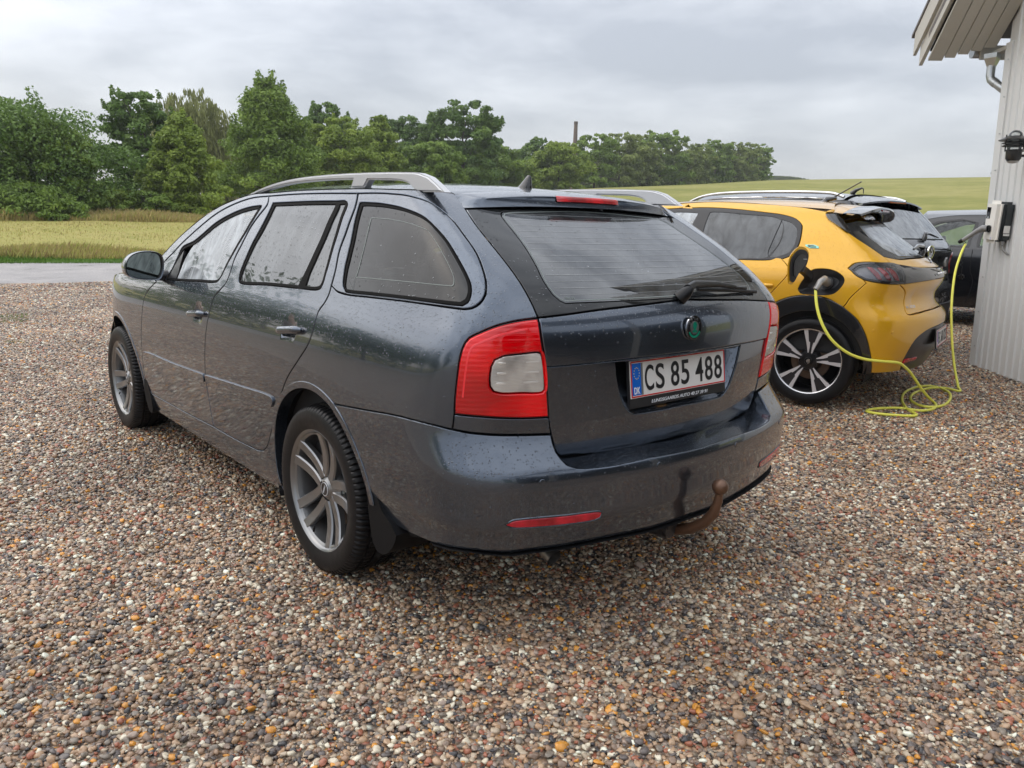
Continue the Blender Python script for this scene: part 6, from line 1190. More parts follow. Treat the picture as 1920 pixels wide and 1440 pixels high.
# ================================================================== trees
def leaf_mat(name,c0,c1,c2):
    m=bpy.data.materials.new(name); m.use_nodes=True; t=m.node_tree; b=t.nodes['Principled BSDF']; b.inputs['Roughness'].default_value=.55; b.inputs['Specular IOR Level'].default_value=.35
    c=nn(t,'ShaderNodeTexCoord'); n=noise(t,c.outputs['Object'],.55,3,.6); n2=nn(t,'ShaderNodeTexWhiteNoise'); at_=nn(t,'ShaderNodeAttribute'); at_.attribute_name='leaf'
    a=nn(t,'ShaderNodeMath',operation='MULTIPLY_ADD'); a.inputs[1].default_value=.45; t.links.new(at_.outputs['Fac'],a.inputs[0]); h=nn(t,'ShaderNodeMath',operation='MULTIPLY'); h.inputs[1].default_value=.55; t.links.new(n.outputs['Fac'],h.inputs[0]); t.links.new(h.outputs[0],a.inputs[2])
    r=ramp(t,a.outputs[0],[(.2,c0),(.5,c1),(.8,c2)]); t.links.new(r.outputs[0],b.inputs['Base Color'])
    tl=nn(t,'ShaderNodeBsdfTranslucent'); t.links.new(r.outputs[0],tl.inputs[0]); mx=nn(t,'ShaderNodeMixShader'); mx.inputs[0].default_value=.28; o=t.nodes['Material Output']; t.links.new(b.outputs[0],mx.inputs[1]); t.links.new(tl.outputs[0],mx.inputs[2]); t.links.new(mx.outputs[0],o.inputs[0]); return m
LM={'dark':leaf_mat('dark_green_leaves',(0.065,0.123,0.025),(0.126,0.219,0.044),(0.228,0.333,0.076)),'mid':leaf_mat('mid_green_leaves',(0.096,0.157,0.025),(0.181,0.279,0.046),(0.304,0.411,0.078)),
    'light':leaf_mat('yellow_green_leaves',(0.133,0.201,0.028),(0.241,0.329,0.051),(0.373,0.466,0.076)),'olive':leaf_mat('grey_green_leaves',(0.152,0.174,0.064),(0.248,0.270,0.101),(0.361,0.384,0.153)),'wood':leaf_mat('far_wood_leaves',(0.133,0.184,0.046),(0.218,0.279,0.069),(0.323,0.375,0.108))}
BARK=mat('tree_bark',(.07,.055,.042),.9,bump=(12,.5,.03))
def tree(name,label,px,D,top,wpx,kind,seed,base=None,lean=0.,shape='round',group=None,dens=1.,low=.06,cat='tree',leafs=None,group_kind=None,droop=0.,tips=0):
    """px: column of the stem; top: row of the highest leaf; both turned into metres at distance D"""
    rng=np.random.default_rng(seed); k,a=elev(px,top); 
    x,y=CL[0]+D*math.cos(a),CL[1]+D*math.sin(a); z0=ground_z(x,y)-.1; H=CL[2]+k*D-z0; Wd=wpx/FPX*D*.5*1.02
    R=np.array([RV[0],RV[1],0]); R/=np.linalg.norm(R); B=np.array([-R[1],R[0],0.])
    T=thing(name,label,cat,(x,y,z0),0,group)
    ls=leafs or (.0021*D+.025); 
    ncl=int(190*dens); C=[];Sz=[]
    def env(t):
        if shape=='round': return math.sqrt(max(0,1-((t-.42)/.60)**2)) if t>.42 else (.62+.38*math.sin(min(1,t/.42)*math.pi/2))
        if shape=='cone': return (1-t)**.75*1.02+.05 if t>.22 else .55+.45*t/.22
        if shape=='bush': return math.sqrt(max(0,1-t*t))
        if shape=='column': return 1. if t<.7 else math.sqrt(max(0,1-((t-.7)/.32)**2))
        return 1
    for i in range(ncl):
        t=rng.uniform(low,1)**.9; e=env(t); th=rng.uniform(0,2*math.pi); rr=math.sqrt(rng.uniform(.22,1))
        irr=1+.13*math.sin(3*th+seed)+.12*math.sin(7*t*3+seed*2+th)
        p=R*(math.cos(th)*rr*e*Wd*irr)+B*(math.sin(th)*rr*e*Wd*.85*irr)+np.array([0,0,t*H*.965]); p=p+R*lean*H*t*t
        C.append(p); Sz.append(rng.uniform(.65,1.25)*Wd*.21*(.55 if t>.88 else 1))
    for j in range(tips):   # single shoots that stand clear of the crown
        t=rng.uniform(.45,.97); th=rng.uniform(0,2*math.pi); e=env(t); p=R*(math.cos(th)*e*Wd*1.05)+B*(math.sin(th)*e*Wd)+np.array([0,0,t*H]); p=p+R*lean*H*t*t
        for q in range(4): C.append(p+(R*lean*1.9+np.array([0,0,.5]))*q*Wd*.10); Sz.append(Wd*.075*(1-q*.15))
    C=np.array(C); Sz=np.array(Sz); area_=(Sz**2).sum(); nl=int(min((34000 if D<105 else 20000)*dens,area_*14/(ls*ls)))
    pick=rng.choice(len(C),nl,p=(Sz**2)/(Sz**2).sum()); g=rng.normal(0,1,(nl,3)); g/=np.linalg.norm(g,axis=1,keepdims=True)+1e-9; g*=rng.uniform(.35,1.,(nl,1))**.6
    g*=np.array([1,1,.55]); pos=C[pick]+g*Sz[pick][:,None]; pos[:,2]-=droop*rng.uniform(0,1,nl)*Sz[pick]*2
    pos[:,2]=np.maximum(pos[:,2],.05+rng.uniform(0,.3,nl))
    nrm=g*.8+rng.normal(0,.55,(nl,3))+np.array([0,0,.55]); nrm/=np.linalg.norm(nrm,axis=1,keepdims=True)
    tv=np.cross(nrm,rng.normal(0,1,(nl,3))); tv/=np.linalg.norm(tv,axis=1,keepdims=True)+1e-9; bv=np.cross(nrm,tv); sz=ls*rng.uniform(.6,1.3,(nl,1))
    if droop: tv=tv*.3+np.array([0,0,-1.6])+R*lean*2
    V=np.concatenate([pos-tv*sz*.8,pos+bv*sz*.42,pos+tv*sz*.8,pos-bv*sz*.42],1).reshape(-1,3).astype(np.float32)
    me=bpy.data.meshes.new('crown'); me.vertices.add(nl*4); me.vertices.foreach_set('co',V.ravel()); me.loops.add(nl*4); me.loops.foreach_set('vertex_index',np.arange(nl*4,dtype=np.int32)); me.polygons.add(nl); me.polygons.foreach_set('loop_start',np.arange(0,nl*4,4,dtype=np.int32)); me.polygons.foreach_set('loop_total',np.full(nl,4,dtype=np.int32))
    at_=me.attributes.new('leaf','FLOAT','FACE'); tone=rng.uniform(0,1,len(C)); at_.data.foreach_set('value',np.clip(tone[pick]*.7+rng.uniform(0,.3,nl),0,1).astype(np.float32)); me.update(calc_edges=True); me.materials.append(LM[kind])
    o=bpy.data.objects.new('crown',me); SC.collection.objects.link(o); o.parent=T
    b=MB(); tr=max(.06,H*.016); tp=[np.array([0,0,0.])]
    for t in (.2,.4,.6,.8): tp.append(R*lean*H*t*t+np.array([rng.normal(0,.04)*H*t*.5,rng.normal(0,.04)*H*t*.5,t*H]))
    b.tube(tp,[tr*1.3,tr,tr*.75,tr*.5,tr*.2],8)
    tr_=b.build('trunk',BARK,T,smooth=True)
    n=min(12,len(C)); 
    for i in rng.choice(len(C),n,replace=False):
        c=C[i]; t=min(.75,max(.12,c[2]/H*.6)); s=np.array([np.interp(t,[0,.2,.4,.6,.8],[q[m_] for q in tp]) for m_ in range(3)]); bb=MB(); bb.tube([s,(s+c)/2+np.array([0,0,-.03*H]),c],[tr*.42,tr*.28,tr*.08],5); bb.build('branch',BARK,T,smooth=True)
    return T
def build_trees():
    t=tree
    t('hornbeam_tree','big dark green tree at the left edge of the meadow, cut off by the frame','px' and -40,52,176,330,'dark',1,shape='round',dens=1.3,lean=-.06,tips=14)
    t('hornbeam_tree','dense dark tree right of the leftmost one, its top sloping down to the right',88,50,222,135,'mid',2,shape='round',dens=1.2,lean=-.05,tips=10)
    t('wind_swept_tree','dark green tree with bare-looking shoots blown to the left, behind a lighter one',276,58,166,135,'dark',3,shape='round',dens=1.1,lean=-.10,tips=26)
    t('maple_tree','fresh yellow-green tree in front of the wind-swept dark tree',345,52,208,150,'light',4,shape='cone',dens=1.0,lean=-.06,tips=8,low=.02)
    t('willow_tree','greyish drooping tree showing behind the wind-swept pair',352,78,160,150,'olive',5,shape='round',dens=.9,lean=.04,droop=.9)
    t('alder_tree','tallest tree behind the front window of the grey car, with an open pointed top',500,66,140,195,'mid',6,shape='cone',dens=1.35,tips=22)
    t('conifer_tree','dark tree standing behind the gap right of the tallest tree',612,98,190,120,'dark',7,shape='round',dens=.8,tips=12)
    t('field_maple','broad yellow-green tree with small rounded tops above the silver roof rail',640,80,218,140,'light',8,dens=1.0,shape='round',tips=10)
    t('field_maple','yellow-green tree just right of the broad one, with a thin raised tip',712,84,212,110,'light',9,dens=.9,shape='cone',tips=10)
    t('oak_tree','dark bluish green tree between the yellow-green pair and the tall ragged tree',765,104,216,130,'dark',10,dens=.9,tips=6)
    t('poplar_tree','ragged tall tree with wispy top above the roof antenna',870,100,184,125,'dark',11,shape='column',dens=1.0,tips=26,lean=.03)
    t('oak_tree','low mid green tree in front of the ragged tall tree',815,90,262,115,'mid',12,dens=.8)
    t('oak_tree','mid green tree sloping down right of the ragged tall tree',925,112,268,105,'mid',13,dens=.8)
    t('ash_tree','loose dark tree left of the chimney with sky showing through its edge',1012,128,257,85,'dark',14,dens=.8,tips=10)
    t('oak_tree','rounded light green tree directly below the chimney',1050,122,264,105,'light',15,dens=.8,tips=4)
    t('young_tree','small light green tree at the foot of the wood left of the chimney',985,116,300,60,'light',16,dens=.5)
    g='trees in the edge of the far wood'
    cols=[(1118,143,250,90,'wood'),(1165,150,247,90,'wood'),(1205,156,252,72,'wood'),(1242,162,238,92,'wood'),(1282,168,266,62,'wood'),(1312,174,268,56,'wood'),(1345,180,260,66,'wood'),(1376,186,262,56,'wood'),(1404,192,266,52,'wood'),(1428,200,268,40,'wood')]
    desc=['wood-edge tree right beside the chimney with reddish fading leaves','second wood-edge tree right of the chimney, evenly rounded','third wood-edge tree right of the chimney, slightly lower','highest tree of the far wood, with a flat broad top','lower tree just right of the highest wood tree','narrow wood-edge tree in the dip right of the highest one','fourth tree from the right end of the far wood','third tree from the right end of the far wood','second tree from the right end of the far wood','last tree at the right end of the far wood, against the sky']
    for i,(p,D,tp,w,k) in enumerate(cols): t('woodland_tree',desc[i],p,D,tp,w,k if i%3 else 'mid',30+i,shape='column',dens=.62,group=g,low=.02)
    t('shrub','low yellow-green bush between the two left-hand dark trees',215,51,352,110,'light',50,shape='bush',dens=.5,low=0,cat='bush')
    t('shrub','rounded bush at the foot of the yellow-green maple',270,50,358,90,'mid',51,shape='bush',dens=.45,low=0,cat='bush')
    t('shrub','dark bush under the wind-swept tree',196,54,338,70,'mid',52,shape='bush',dens=.45,low=0,cat='bush')
    t('shrub','bright green low branches reaching the grass at the left',60,47,345,150,'mid',53,shape='bush',dens=.6,low=0,cat='bush')
    # thick wood behind, one mass
    rng=np.random.default_rng(77); 
    for i,(p0,p1,D,r0,r1,n) in enumerate([(430,960,118,262,300,30),(960,1440,205,285,300,34)]):
        C=[];z_=[]
        for j in range(n):
            p=p0+(p1-p0)*j/n; k,a=elev(p,rng.uniform(r0,r1)); x,y=CL[0]+D*math.cos(a),CL[1]+D*math.sin(a); zt=CL[2]+k*D; zb=ground_z(x,y)-1; C.append((x,y,zb,zt))
        V=[];nl=700
        for x,y,zb,zt in C:
            q=rng.normal(0,1,(nl,3)); q/=np.linalg.norm(q,axis=1,keepdims=True); w=(p1-p0)/n/FPX*D*.9; pos=np.c_[x+q[:,0]*w,y+q[:,1]*w,zb+rng.uniform(0,1,nl)**.8*(zt-zb)]; nr=rng.normal(0,1,(nl,3)); tv=np.cross(nr,rng.normal(0,1,(nl,3))); tv/=np.linalg.norm(tv,axis=1,keepdims=True); bv=np.cross(nr,tv); bv/=np.linalg.norm(bv,axis=1,keepdims=True); s=.004*D
            V.append(np.concatenate([pos-tv*s,pos+bv*s*.6,pos+tv*s,pos-bv*s*.6],1).reshape(-1,3))
        V=np.concatenate(V); F=np.arange(len(V)).reshape(-1,4); o=obj('woodland_mass',V,F.tolist(),LM['dark' if i==0 else 'wood'],smooth=False); tag(o,kind='stuff')
    V=[]
    for j in range(40):
        p=1448+70*j/40+rng.uniform(-2,2); D=420; k,a=elev(p,332+8*((j/40)**2)); x,y=CL[0]+D*math.cos(a),CL[1]+D*math.sin(a); zt=CL[2]+k*D; q=rng.normal(0,1,(60,3)); pos=np.c_[x+q[:,0]*1.2,y+q[:,1]*1.2,zt-abs(q[:,2])*2.5]; V.append(np.concatenate([pos+np.array([-1,0,0]),pos+np.array([0,-.6,.8]),pos+np.array([1,0,0]),pos+np.array([0,.6,-.8])],1).reshape(-1,3))
    V=np.concatenate(V); o=obj('far_treeline',V,np.arange(len(V)).reshape(-1,4).tolist(),LM['wood'],smooth=False); tag(o,kind='stuff')
# ================================================================== building
BO=Vector((5.717,.110,0)); BS=Vector((-.7101,-.7041,0)); BN=Vector((-.7041,.7101,0))
def build_building():
    zb=float(yard(5.7))
    lean=.052
    def W(s,n,z): return tuple(BO+BS*(s-lean*(z-zb))+BN*n+Vector((0,0,z)))
    T=thing('white_building','white corrugated metal building end with overhanging timber eaves at the right','building',(0,0,0))
    WM=mat('white_coated_steel',(.66,.67,.665),.42,coat=.2,bump=(3,.12,.01)); t=WM.node_tree
    WP_=mat('painted_white_board',(.50,.49,.45),.55,bump=(30,.3,.003)); DK=mat('dark_opening',(.012,.012,.012),.8); ZN=mat('zinc_pipe',(.42,.44,.45),.30,.8,bump=(18,.25,.002))
    SL=.82; L=3.3
    ztop=lambda s: 2.92+SL*(s+.0)
    # corrugated sheet: trapezoid ribs as real folds
    V=[];F=[]; prof=[]; s=.09; 
    while s<L: prof+= [(s,0.),(s+.050,0.),(s+.058,.013),(s+.082,.013),(s+.090,0.)]; s+=.104
    for s,n in prof: V+=[W(s,n,zb-.0),W(s,n,ztop(s)+.25)]
    F=[(2*i,2*i+1,2*i+3,2*i+2) for i in range(len(prof)-1)]; b=MB(); b.add(V,F); b.build('corrugated_cladding',WM,T)
    def slabW(nm,s0,s1,n0,n1,z0,z1,m,zf=None,bev=0):
        zz=(lambda s:z1) if zf is None else zf; P=[W(s0,n0,z0),W(s1,n0,z0),W(s1,n1,z0),W(s0,n1,z0),W(s0,n0,zz(s0)),W(s1,n0,zz(s1)),W(s1,n1,zz(s1)),W(s0,n1,zz(s0))]
        b=MB(); b.add(P,[(0,3,2,1),(4,5,6,7),(0,1,5,4),(1,2,6,5),(2,3,7,6),(3,0,4,7)]); return b.build(nm,m,T)
    slabW('corner_flashing',-.012,.092,.0155,-.10,zb-.02,2.95,WM)
    slabW('side_wall',.0,.05,-.10,-8,zb-.05,2.9,WM); slabW('gable_core',.01,L,-.004,-.12,zb-.03,0,WM,zf=lambda s:ztop(s)+.2)
    slabW('foundation_edge',.05,L,-.02,-.1,zb-.06,zb+.02,mat('dark_base',(.08,.07,.06),.8))
    for k in range(9):  # screws down the flashing
        z=zb+.18+k*.31; b=MB(); b.box(W(.062,.020,z),(.010,.010,.010),bev=.002); b.build('screw',ZN,T)
    # recessed dark carport beyond the white gable end, running past the camera
    slabW('carport_back_wall',L,L+7,-3.2,-3.3,zb-.05,2.6,mat('dark_timber',(.10,.085,.07),.7)); slabW('carport_floor',L,L+7,0,-3.2,zb-.06,zb+.004,mat('dark_base',(.08,.07,.06),.8)); slabW('carport_side',L+6.95,L+7.1,0,-3.2,zb,2.6,DK)
    for s in (L+2.2,L+4.6): slabW('carport_post',s,s+.14,-.05,-.19,zb,2.6,WP_)
    RT=mat('dark_roof_tile',(.045,.040,.038),.45,bump=(9,1,.05)); P=[]
    for s_ in (L-.3,L+8.5): P+=[W(s_,.55,2.45),W(s_,.55,2.55),W(s_,-4.2,6.35),W(s_,-4.2,6.2)]
    b=MB(); b.add(P,[(0,1,2,3),(7,6,5,4),(0,4,5,1),(1,5,6,2),(2,6,7,3),(3,7,4,0)]); b.build('carport_roof',RT,T)
    for k in range(11):
        n_=.50-.43*k; z_=2.56+.8*(.55-n_); b=MB(); b.tube([W(L-.3,n_,z_),W(L+8.5,n_,z_)],.035,6); b.build('roof_course',RT,T)
    slabW('carport_gable',L-.02,L+.06,-.12,-4.1,2.6,5.6,mat('dark_timber',(.10,.085,.07),.7))
    # verge: soffit planks that climb with the roof
    zu=lambda s,z0: z0+SL*s
    def plank(nm,n0,n1,sa,sb,zo,th,m):
        P=[W(sa,n0,zu(sa,zo)),W(sb,n0,zu(sb,zo)),W(sb,n1,zu(sb,zo)),W(sa,n1,zu(sa,zo)),W(sa,n0,zu(sa,zo)+th),W(sb,n0,zu(sb,zo)+th),W(sb,n1,zu(sb,zo)+th),W(sa,n1,zu(sa,zo)+th)]
        b=MB(); b.add(P,[(0,3,2,1),(4,5,6,7),(0,1,5,4),(1,2,6,5),(2,3,7,6),(3,0,4,7)]); return b.build(nm,m,T)
    z0=2.915+SL*.25
    for n0,n1,sa in ((.535,.412,-.318),(.406,.316,-.285),(.310,.220,-.250),(.214,.126,-.215),(.120,.02,-.18)):
        plank('soffit_plank',n0,n1,sa,2.6,2.915+SL*.24+(.318-abs(sa))*-.10+.03*(n0-.12),.022,WP_)
    for n0,n1,sa in ((.545,.36,-.27),(.36,.26,-.24),(.26,.17,-.20),(.17,.03,-.16)): plank('soffit_gap_shade',n0,n1,sa,2.6,2.915+SL*.24+.045,.012,DK)  # near-black strips added so the gaps between planks look shaded
    plank('barge_board',.572,.540,-.42,2.6,3.184,.17,WP_) 
    plank('barge_board',.602,.574,-.50,2.6,3.353,.20,WP_)
    plank('roof_edge_cap',.612,.10,-.55,2.6,3.56,.03,mat('roof_felt_grey',(.16,.15,.15),.6)); plank('roof_deck',.573,-8,-.26,2.6,3.26,.05,mat('roof_felt_grey',(.16,.15,.15),.6))
    # eave board, gutter outlet and down pipe round the corner
    slabW('eave_board',-.30,-.27,.10,-8,2.87,2.99,WP_); slabW('eave_soffit',-.27,.0,.02,-.05,2.90,2.93,WP_)
    b=MB(); b.tube([W(-.36,.14,2.95),W(-.36,-8,2.95)],.055,14); b.build('gutter',ZN,T,sharp=50)
    A=[W(-.20,.03,z) for z in (2.90,2.86,2.79)]; b=MB(); b.tube([A[0],A[1],A[2]],[.075,.072,.040],4); b.build('gutter_outlet',ZN,T)
    q=[W(-.20,.03,2.80),W(-.20,.03,2.72),W(-.19,.025,2.68),W(-.14,-.01,2.63),W(-.08,-.05,2.57),W(-.06,-.09,2.50),W(-.06,-.11,2.3),W(-.06,-.11,zb+.1)]
    b=MB(); b.tube(q,.036,18); b.tube([W(-.175,.014,2.665),W(-.15,-.003,2.64)],.0385,18); b.build('down_pipe',ZN,T,sharp=40)
    b=MB(); b.tube([W(-.04,-.02,1.86),W(-.075,-.02,1.86)],.012,8); b.build('pipe_bracket',ZN,T)
    # wall lamp
    Lm=thing('wall_lamp','black outdoor wall lamp with slatted shades and clear glass dome on the white wall','lamp')
    BM=mat('black_lamp_metal',(.015,.015,.016),.35,coat=.3); GM=glass('clear_lamp_glass',(.86,.88,.88),1.5,film=.05,wet=False)
    LC=lambda z:Vector(W(.69,.20,z)); ax=Vector((0,0,1))
    def discs(nm,prof,m,par,n=32):
        V=[];F=[]
        for z,r in prof:
            c=LC(z)
            for k in range(n): a=2*math.pi*k/n; r_=r*.84; V.append(tuple(c+Vector((r_*math.cos(a),r_*math.sin(a),0))))
        for i in range(len(prof)-1):
            for k in range(n): F.append((i*n+k,i*n+(k+1)%n,(i+1)*n+(k+1)%n,(i+1)*n+k))
        b=MB(); b.add(V,F); return b.build(nm,m,par,sharp=40)
    discs('lamp_shade',[(2.058,.140),(2.060,.141),(2.090,.075),(2.088,.05)],BM,Lm)
    discs('slat_ring',[(2.034,.108),(2.036,.109),(2.050,.075),(2.048,.07)],BM,Lm); discs('slat_ring',[(2.012,.108),(2.014,.109),(2.028,.075),(2.026,.07)],BM,Lm)
    discs('glass_dome',[(1.975,.060),(2.05,.060),(2.09,.062),(2.115,.052),(2.132,.03),(2.138,.002)],GM,Lm)
    discs('lamp_base',[(1.895,.0),(1.897,.05),(1.915,.066),(1.975,.068),(1.977,.08),(1.984,.08),(1.984,.0)],BM,Lm)
    discs('base_dome',[(1.878,.002),(1.882,.035),(1.897,.055)],mat('grey_lamp_foot',(.5,.5,.5),.4),Lm)
    for k in range(4):
        a=math.pi/4+k*math.pi/2; c=Vector((.070*math.cos(a),.070*math.sin(a),0)); b=MB(); b.tube([tuple(LC(1.97)+c),tuple(LC(2.10)+c)],.005,8); b.build('lamp_rod',BM,Lm)
    b=MB(); b.tube([W(.69,.14,1.94),W(.69,.02,1.94)],.011,10); b.tube([W(.69,.02,1.94),W(.69,.005,1.94)],.045,20); b.build('lamp_arm',BM,Lm,sharp=40)
    # charger
    Ch=thing('charger_box','cream and dark grey wall charger with a plug in its front, on the white wall','charger')
    Rw=Matrix((BS,BN,Vector((0,0,1)))).transposed()   # columns s, n, z
    def cb(nm,s,n,z,d,m,bev,par=Ch):
        b=MB(); b.box(W(s,n,z),d,bev=bev,R=Rw@Matrix.Rotation(lean,3,'Y').to_3x3()); return b.build(nm,m,par,sharp=45)
    cb('charger_body',.325,.045,1.425,(.205,.085,.335),mat('charger_grey',(.035,.042,.045),.5,bump=(200,.2,.0005)),.022)
    cv_=cb('charger_cover',.325,.112,1.425,(.202,.060,.355),mat('charger_cream',(.82,.80,.75),.38,coat=.2),.028)
    cb('charger_display',.290,.1425,1.50,(.062,.004,.095),GLB,.0015,cv_)
    text('display_letter','H',PLWT,cv_,W(.290,.1455,1.462),Rw@ROTB@Matrix.Rotation(math.pi,3,'Y'),w=.012,h=.013,ext=.0004,bold=.02)
    cb('charger_socket',.335,.150,1.365,(.060,.022,.060),TRIM,.010,cv_)
    cb('small_label',.365,.1425,1.285,(.016,.0015,.022),mat('pale_blue_label',(.55,.58,.75),.4),.0003,cv_)
    cb('side_sticker',.4305,.050,1.36,(.0016,.050,.062),PLW,.0003,cv_); cb('side_sticker',.4305,.050,1.315,(.0016,.050,.016),PLW,.0003,cv_)
    b=MB(); b.tube([W(.38,.05,1.262),W(.38,.05,1.232)],.017,12); b.tube([W(.38,.05,1.235),W(.395,.045,1.19),W(.42,.03,1.165),W(.425,.012,1.15)],.009,10); b.build('supply_cable',mat('grey_cable',(.22,.22,.21),.5),Ch,sharp=50)
    return W
def build_cable(W):
    YC=mat('yellow_cable_sheath',(.86,.84,.12),.38,coat=.2); GP=mat('plug_grey',(.20,.20,.20),.35,coat=.4)
    T=thing('charging_cable','yellow charging cable from the wall charger, looped on the gravel, to the yellow car','cable')
    plug_in=Vector(W(.335,.165,1.365)); end=Vector(W(.22,.30,1.262))
    b=MB(); d=(end-plug_in); b.tube([plug_in,plug_in+d*.18+Vector((0,0,.02)),plug_in+d*.40+Vector((0,0,.022)),plug_in+d*.75+Vector((0,0,.008)),end],[.030,.030,.021,.018,.017],18); b.build('plug_handle',GP,T,sharp=50)
    b=MB(); b.tube([end,end+d.normalized()*.035],[.021,.014],14); b.build('plug_collar',RUB,T,sharp=40)
    hx=[end+Vector((.0,0,0))+Vector((.009*math.cos(k*.9),.009*math.sin(k*.9),-.005*k)) for k in range(48)]; b=MB(); b.tube([tuple(p+(plug_in-end)*.10) for p in hx],.0025,6); b.tube([tuple(hx[-1]+(plug_in-end)*.10),tuple(hx[-1]+(plug_in-end)*.10+Vector((0,0,-.06)))],.003,6); b.build('plug_cap_cord',RUB,T)
    c=hx[-1]+(plug_in-end)*.10+Vector((0,0,-.09)); b=MB(); b.box(tuple(c),(.05,.05,.045),bev=.012); b.build('plug_cap',RUB,T,sharp=40)
    e2=end+d.normalized()*.035
    gp=[(3.835,-.321),(3.67,-.387),(3.519,-.358),(3.481,-.229),(3.337,-.13),(3.211,-.122),(3.224,-.245),(3.356,-.391),(3.503,-.267),(3.735,-.132),(4.018,-.032),(4.283,-.012),(4.402,-.085),(4.304,-.223),(4.138,-.314),(3.886,-.384),(3.705,-.376),(3.671,-.288),(3.787,-.175),(4.01,-.095),(4.289,-.09),(4.406,-.163),(4.378,-.284)]
    Wd=lambda px,row,D: tuple(CL+D*(FV+(px-960)/FPX*RV-(row-720)/FPX*UV_))
    hang=HANG1; hang2=HANG2
    down=[(x,y,float(yard(x))+.012) for x,y in gp]
    pts=hang2+[tuple(p) for p in down]+hang[::-1]
    P=np.array([tuple(p) for p in pts])
    # centripetal curve through the points
    o=[]
    for i in range(len(P)-1):
        p0=P[max(i-1,0)];p1=P[i];p2=P[i+1];p3=P[min(i+2,len(P)-1)]
        n=max(2,int(np.linalg.norm(p2-p1)/.02))
        for k in range(n):
            t=k/n; o.append(tuple(.5*((2*p1)+(-p0+p2)*t+(2*p0-5*p1+4*p2-p3)*t*t+(-p0+3*p1-3*p2+p3)*t**3)))
    o.append(tuple(P[-1])); o=[(x,y,max(z,float(yard(x))+.015)) for x,y,z in o]; o.append(tuple(e2)) if False else None
    b=MB(); b.tube(o,.0098,12); b.build('cable_sheath',YC,T,smooth=True)
    # plug at the car
    S=pug; pc=Vector(S.world(S.F(1.232,.868))); pn=Vector(S.world(S.N(1.232,.868))-S.world(np.zeros(3)))
    b=MB(); e=Vector(hang2[0]); b.tube([pc-pn*.03,pc+pn*.035,pc+pn*.06+Vector((0,0,.012)),(pc+pn*.07+e)/2+Vector((0,0,.022)),e],[.029,.029,.026,.021,.016],18); b.build('plug_handle',mat('plug_silver_grey',(.34,.33,.31),.32,.3,coat=.4),T,sharp=50)
    b=MB(); b.tube([e+(e-pc).normalized()*-.02+Vector((0,0,.012)),e+Vector((0,0,-.01))],[.019,.014],14); b.build('plug_collar',RUB,T)
def chimney():
    k0,a=elev(1080,228); D=150; x,y=CL[0]+D*math.cos(a),CL[1]+D*math.sin(a); zt=CL[2]+k0*D; zb=ground_z(x,y); T=thing('chimney','tall slender brick factory chimney rising above the wood','chimney',(x,y,zb)); h=zt-zb
    b=MB(); b.tube([(0,0,0),(0,0,h*.5),(0,0,h-.5)],[.62,.47,.33],24); s=b.build('chimney_shaft',mat('weathered_brick',(.17,.13,.11),.85,bump=(6,.5,.05)),T,sharp=40); b=MB(); b.tube([(0,0,h-.5),(0,0,h)],[.37,.37],24); b.build('chimney_rim',mat('soot_rim',(.12,.10,.09),.85),T,sharp=40)
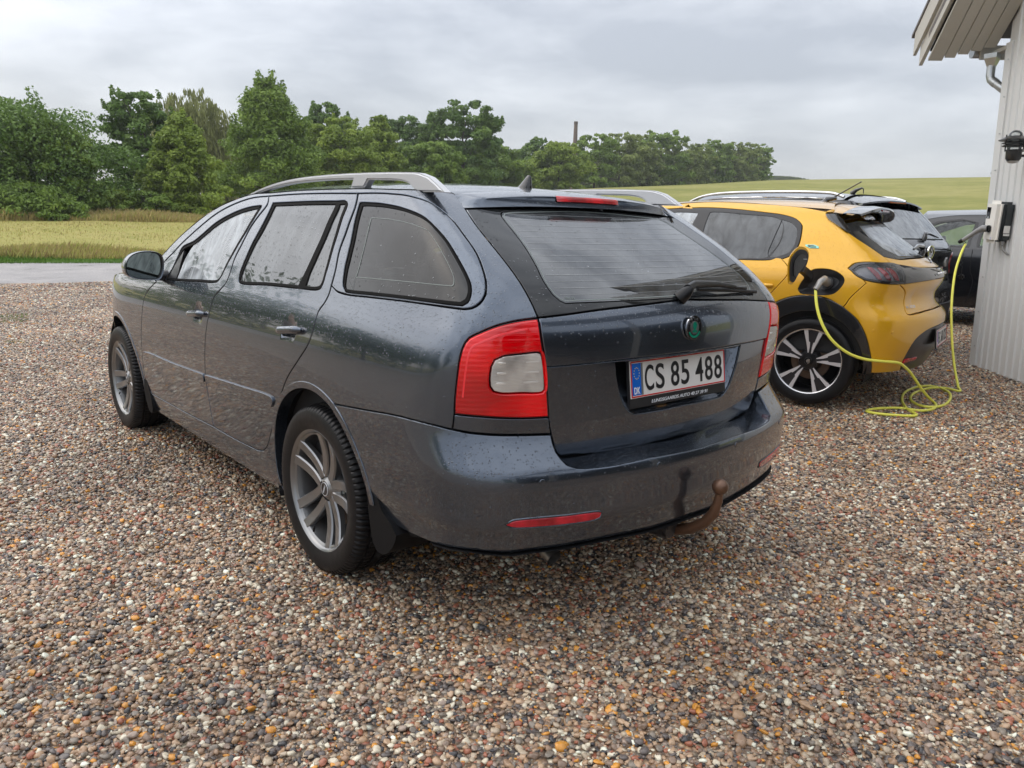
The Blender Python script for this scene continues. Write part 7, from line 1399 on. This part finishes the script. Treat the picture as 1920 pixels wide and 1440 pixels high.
def behind():
    """what stands behind and beside the camera and shows only in the reflections"""
    D_=['bushy dark tree left of the grey car, outside the frame','low dark tree on the lane side, left of the camera','tall dark garden tree left of the camera','wide dark hedge tree behind the left shoulder of the camera','dark tree right behind the camera','dark tree behind the grey car driver side, past the lane','small dark tree at the lane bend left of the camera','dark round tree farthest left beyond the lane','dark garden tree behind the building']
    for i,(s,dist,h) in enumerate([(.95,26,6.0),(1.2,22,5.0),(1.45,24,6.5),(1.7,20,5.2),(2.05,22,6.),(1.05,32,8),(1.33,30,7.5),(1.58,30,8),(-2.7,24,6)]): 
        a=AZ0+s; x,y=CL[0]+dist*math.cos(a),CL[1]+dist*math.sin(a); rng=np.random.default_rng(200+i)
        T=thing('garden_tree',D_[i],'tree',(x,y,0),group='garden trees outside the frame'); nl=3500
        cl=rng.normal(0,1,(50,3))*np.array([h*.22,h*.22,h*.2])+np.array([0,0,h*.55]); pos=cl[rng.integers(0,50,nl)]+rng.normal(0,.5,(nl,3)); pos[:,2]=np.clip(pos[:,2],.2,h); nr=rng.normal(0,1,(nl,3)); tv=np.cross(nr,rng.normal(0,1,(nl,3))); tv/=np.linalg.norm(tv,axis=1,keepdims=True); bv=np.cross(nr,tv); bv/=np.linalg.norm(bv,axis=1,keepdims=True)
        V=np.concatenate([pos-tv*.16,pos+bv*.1,pos+tv*.16,pos-bv*.1],1).reshape(-1,3); obj('crown',V,np.arange(len(V)).reshape(-1,4).tolist(),LM['dark'],T,smooth=False); b=MB(); b.tube([(0,0,0),(0,0,h*.6)],[.15,.06],8); b.build('trunk',BARK,T)

#==MAIN==
import time as _t
_T=[_t.time()]
def lap(n): pass
build_ground(); lap('ground'); stones(); lap('stones'); build_trees(); lap('trees'); chimney(); behind(); lap('behind')
WF=build_building(); build_cable(WF); lap('bld')
grey_estate(); lap('grey'); yellow_hatch(); lap('yellow')
dark_car('suv','black sport utility car with silver roof rails, parked behind the yellow hatchback',(5.72,1.44,float(yard(5.72)),-.04),True)
dark_car('saloon','black car with pale windows, half hidden behind the white building corner',(9.25,.35,.2,.15),False)
blades('meadow_grass',[(-80,560,EDGE+.9,EDGE+3.2,20000,.05,.30,.15),(-80,560,EDGE+4,46,9000,.03,.10,.15)],[(.55,.48,.18),(.46,.43,.13),(.38,.40,.10),(.48,.38,.16),(.32,.24,.11)],3)
blades('tall_brown_grass',[(-80,620,45,48.5,26000,.12,.45,.1)],[(.44,.33,.14),(.50,.40,.17),(.38,.37,.11)],4)
blades('verge_grass',[(-80,560,EDGE-.3,EDGE+1.1,6000,.05,.12,.05)],[(.10,.20,.03),(.14,.25,.04)],5)
blades('weeds',[(-12,45,11.0,11.9,260,.015,.05,0),(-5,30,9.2,9.4,60,.01,.03,0)],[(.12,.22,.03),(.18,.27,.05)],9)
lap('rest')

b_=MB(); b_.box((150,180,18),(560,600,62)); hz=b_.build('haze',None)
hz.data.materials.clear(); hm=bpy.data.materials.new('light_rain_haze'); hm.use_nodes=True; ht=hm.node_tree; ht.nodes.clear(); ho=nn(ht,'ShaderNodeOutputMaterial'); hv=nn(ht,'ShaderNodeVolumePrincipled'); hv.inputs['Color'].default_value=(.93,.95,1,1); hv.inputs['Density'].default_value=.0005; hv.inputs['Anisotropy'].default_value=.2; ht.links.new(hv.outputs[0],ho.inputs['Volume']); hz.data.materials.append(hm); tag(hz,kind='stuff')
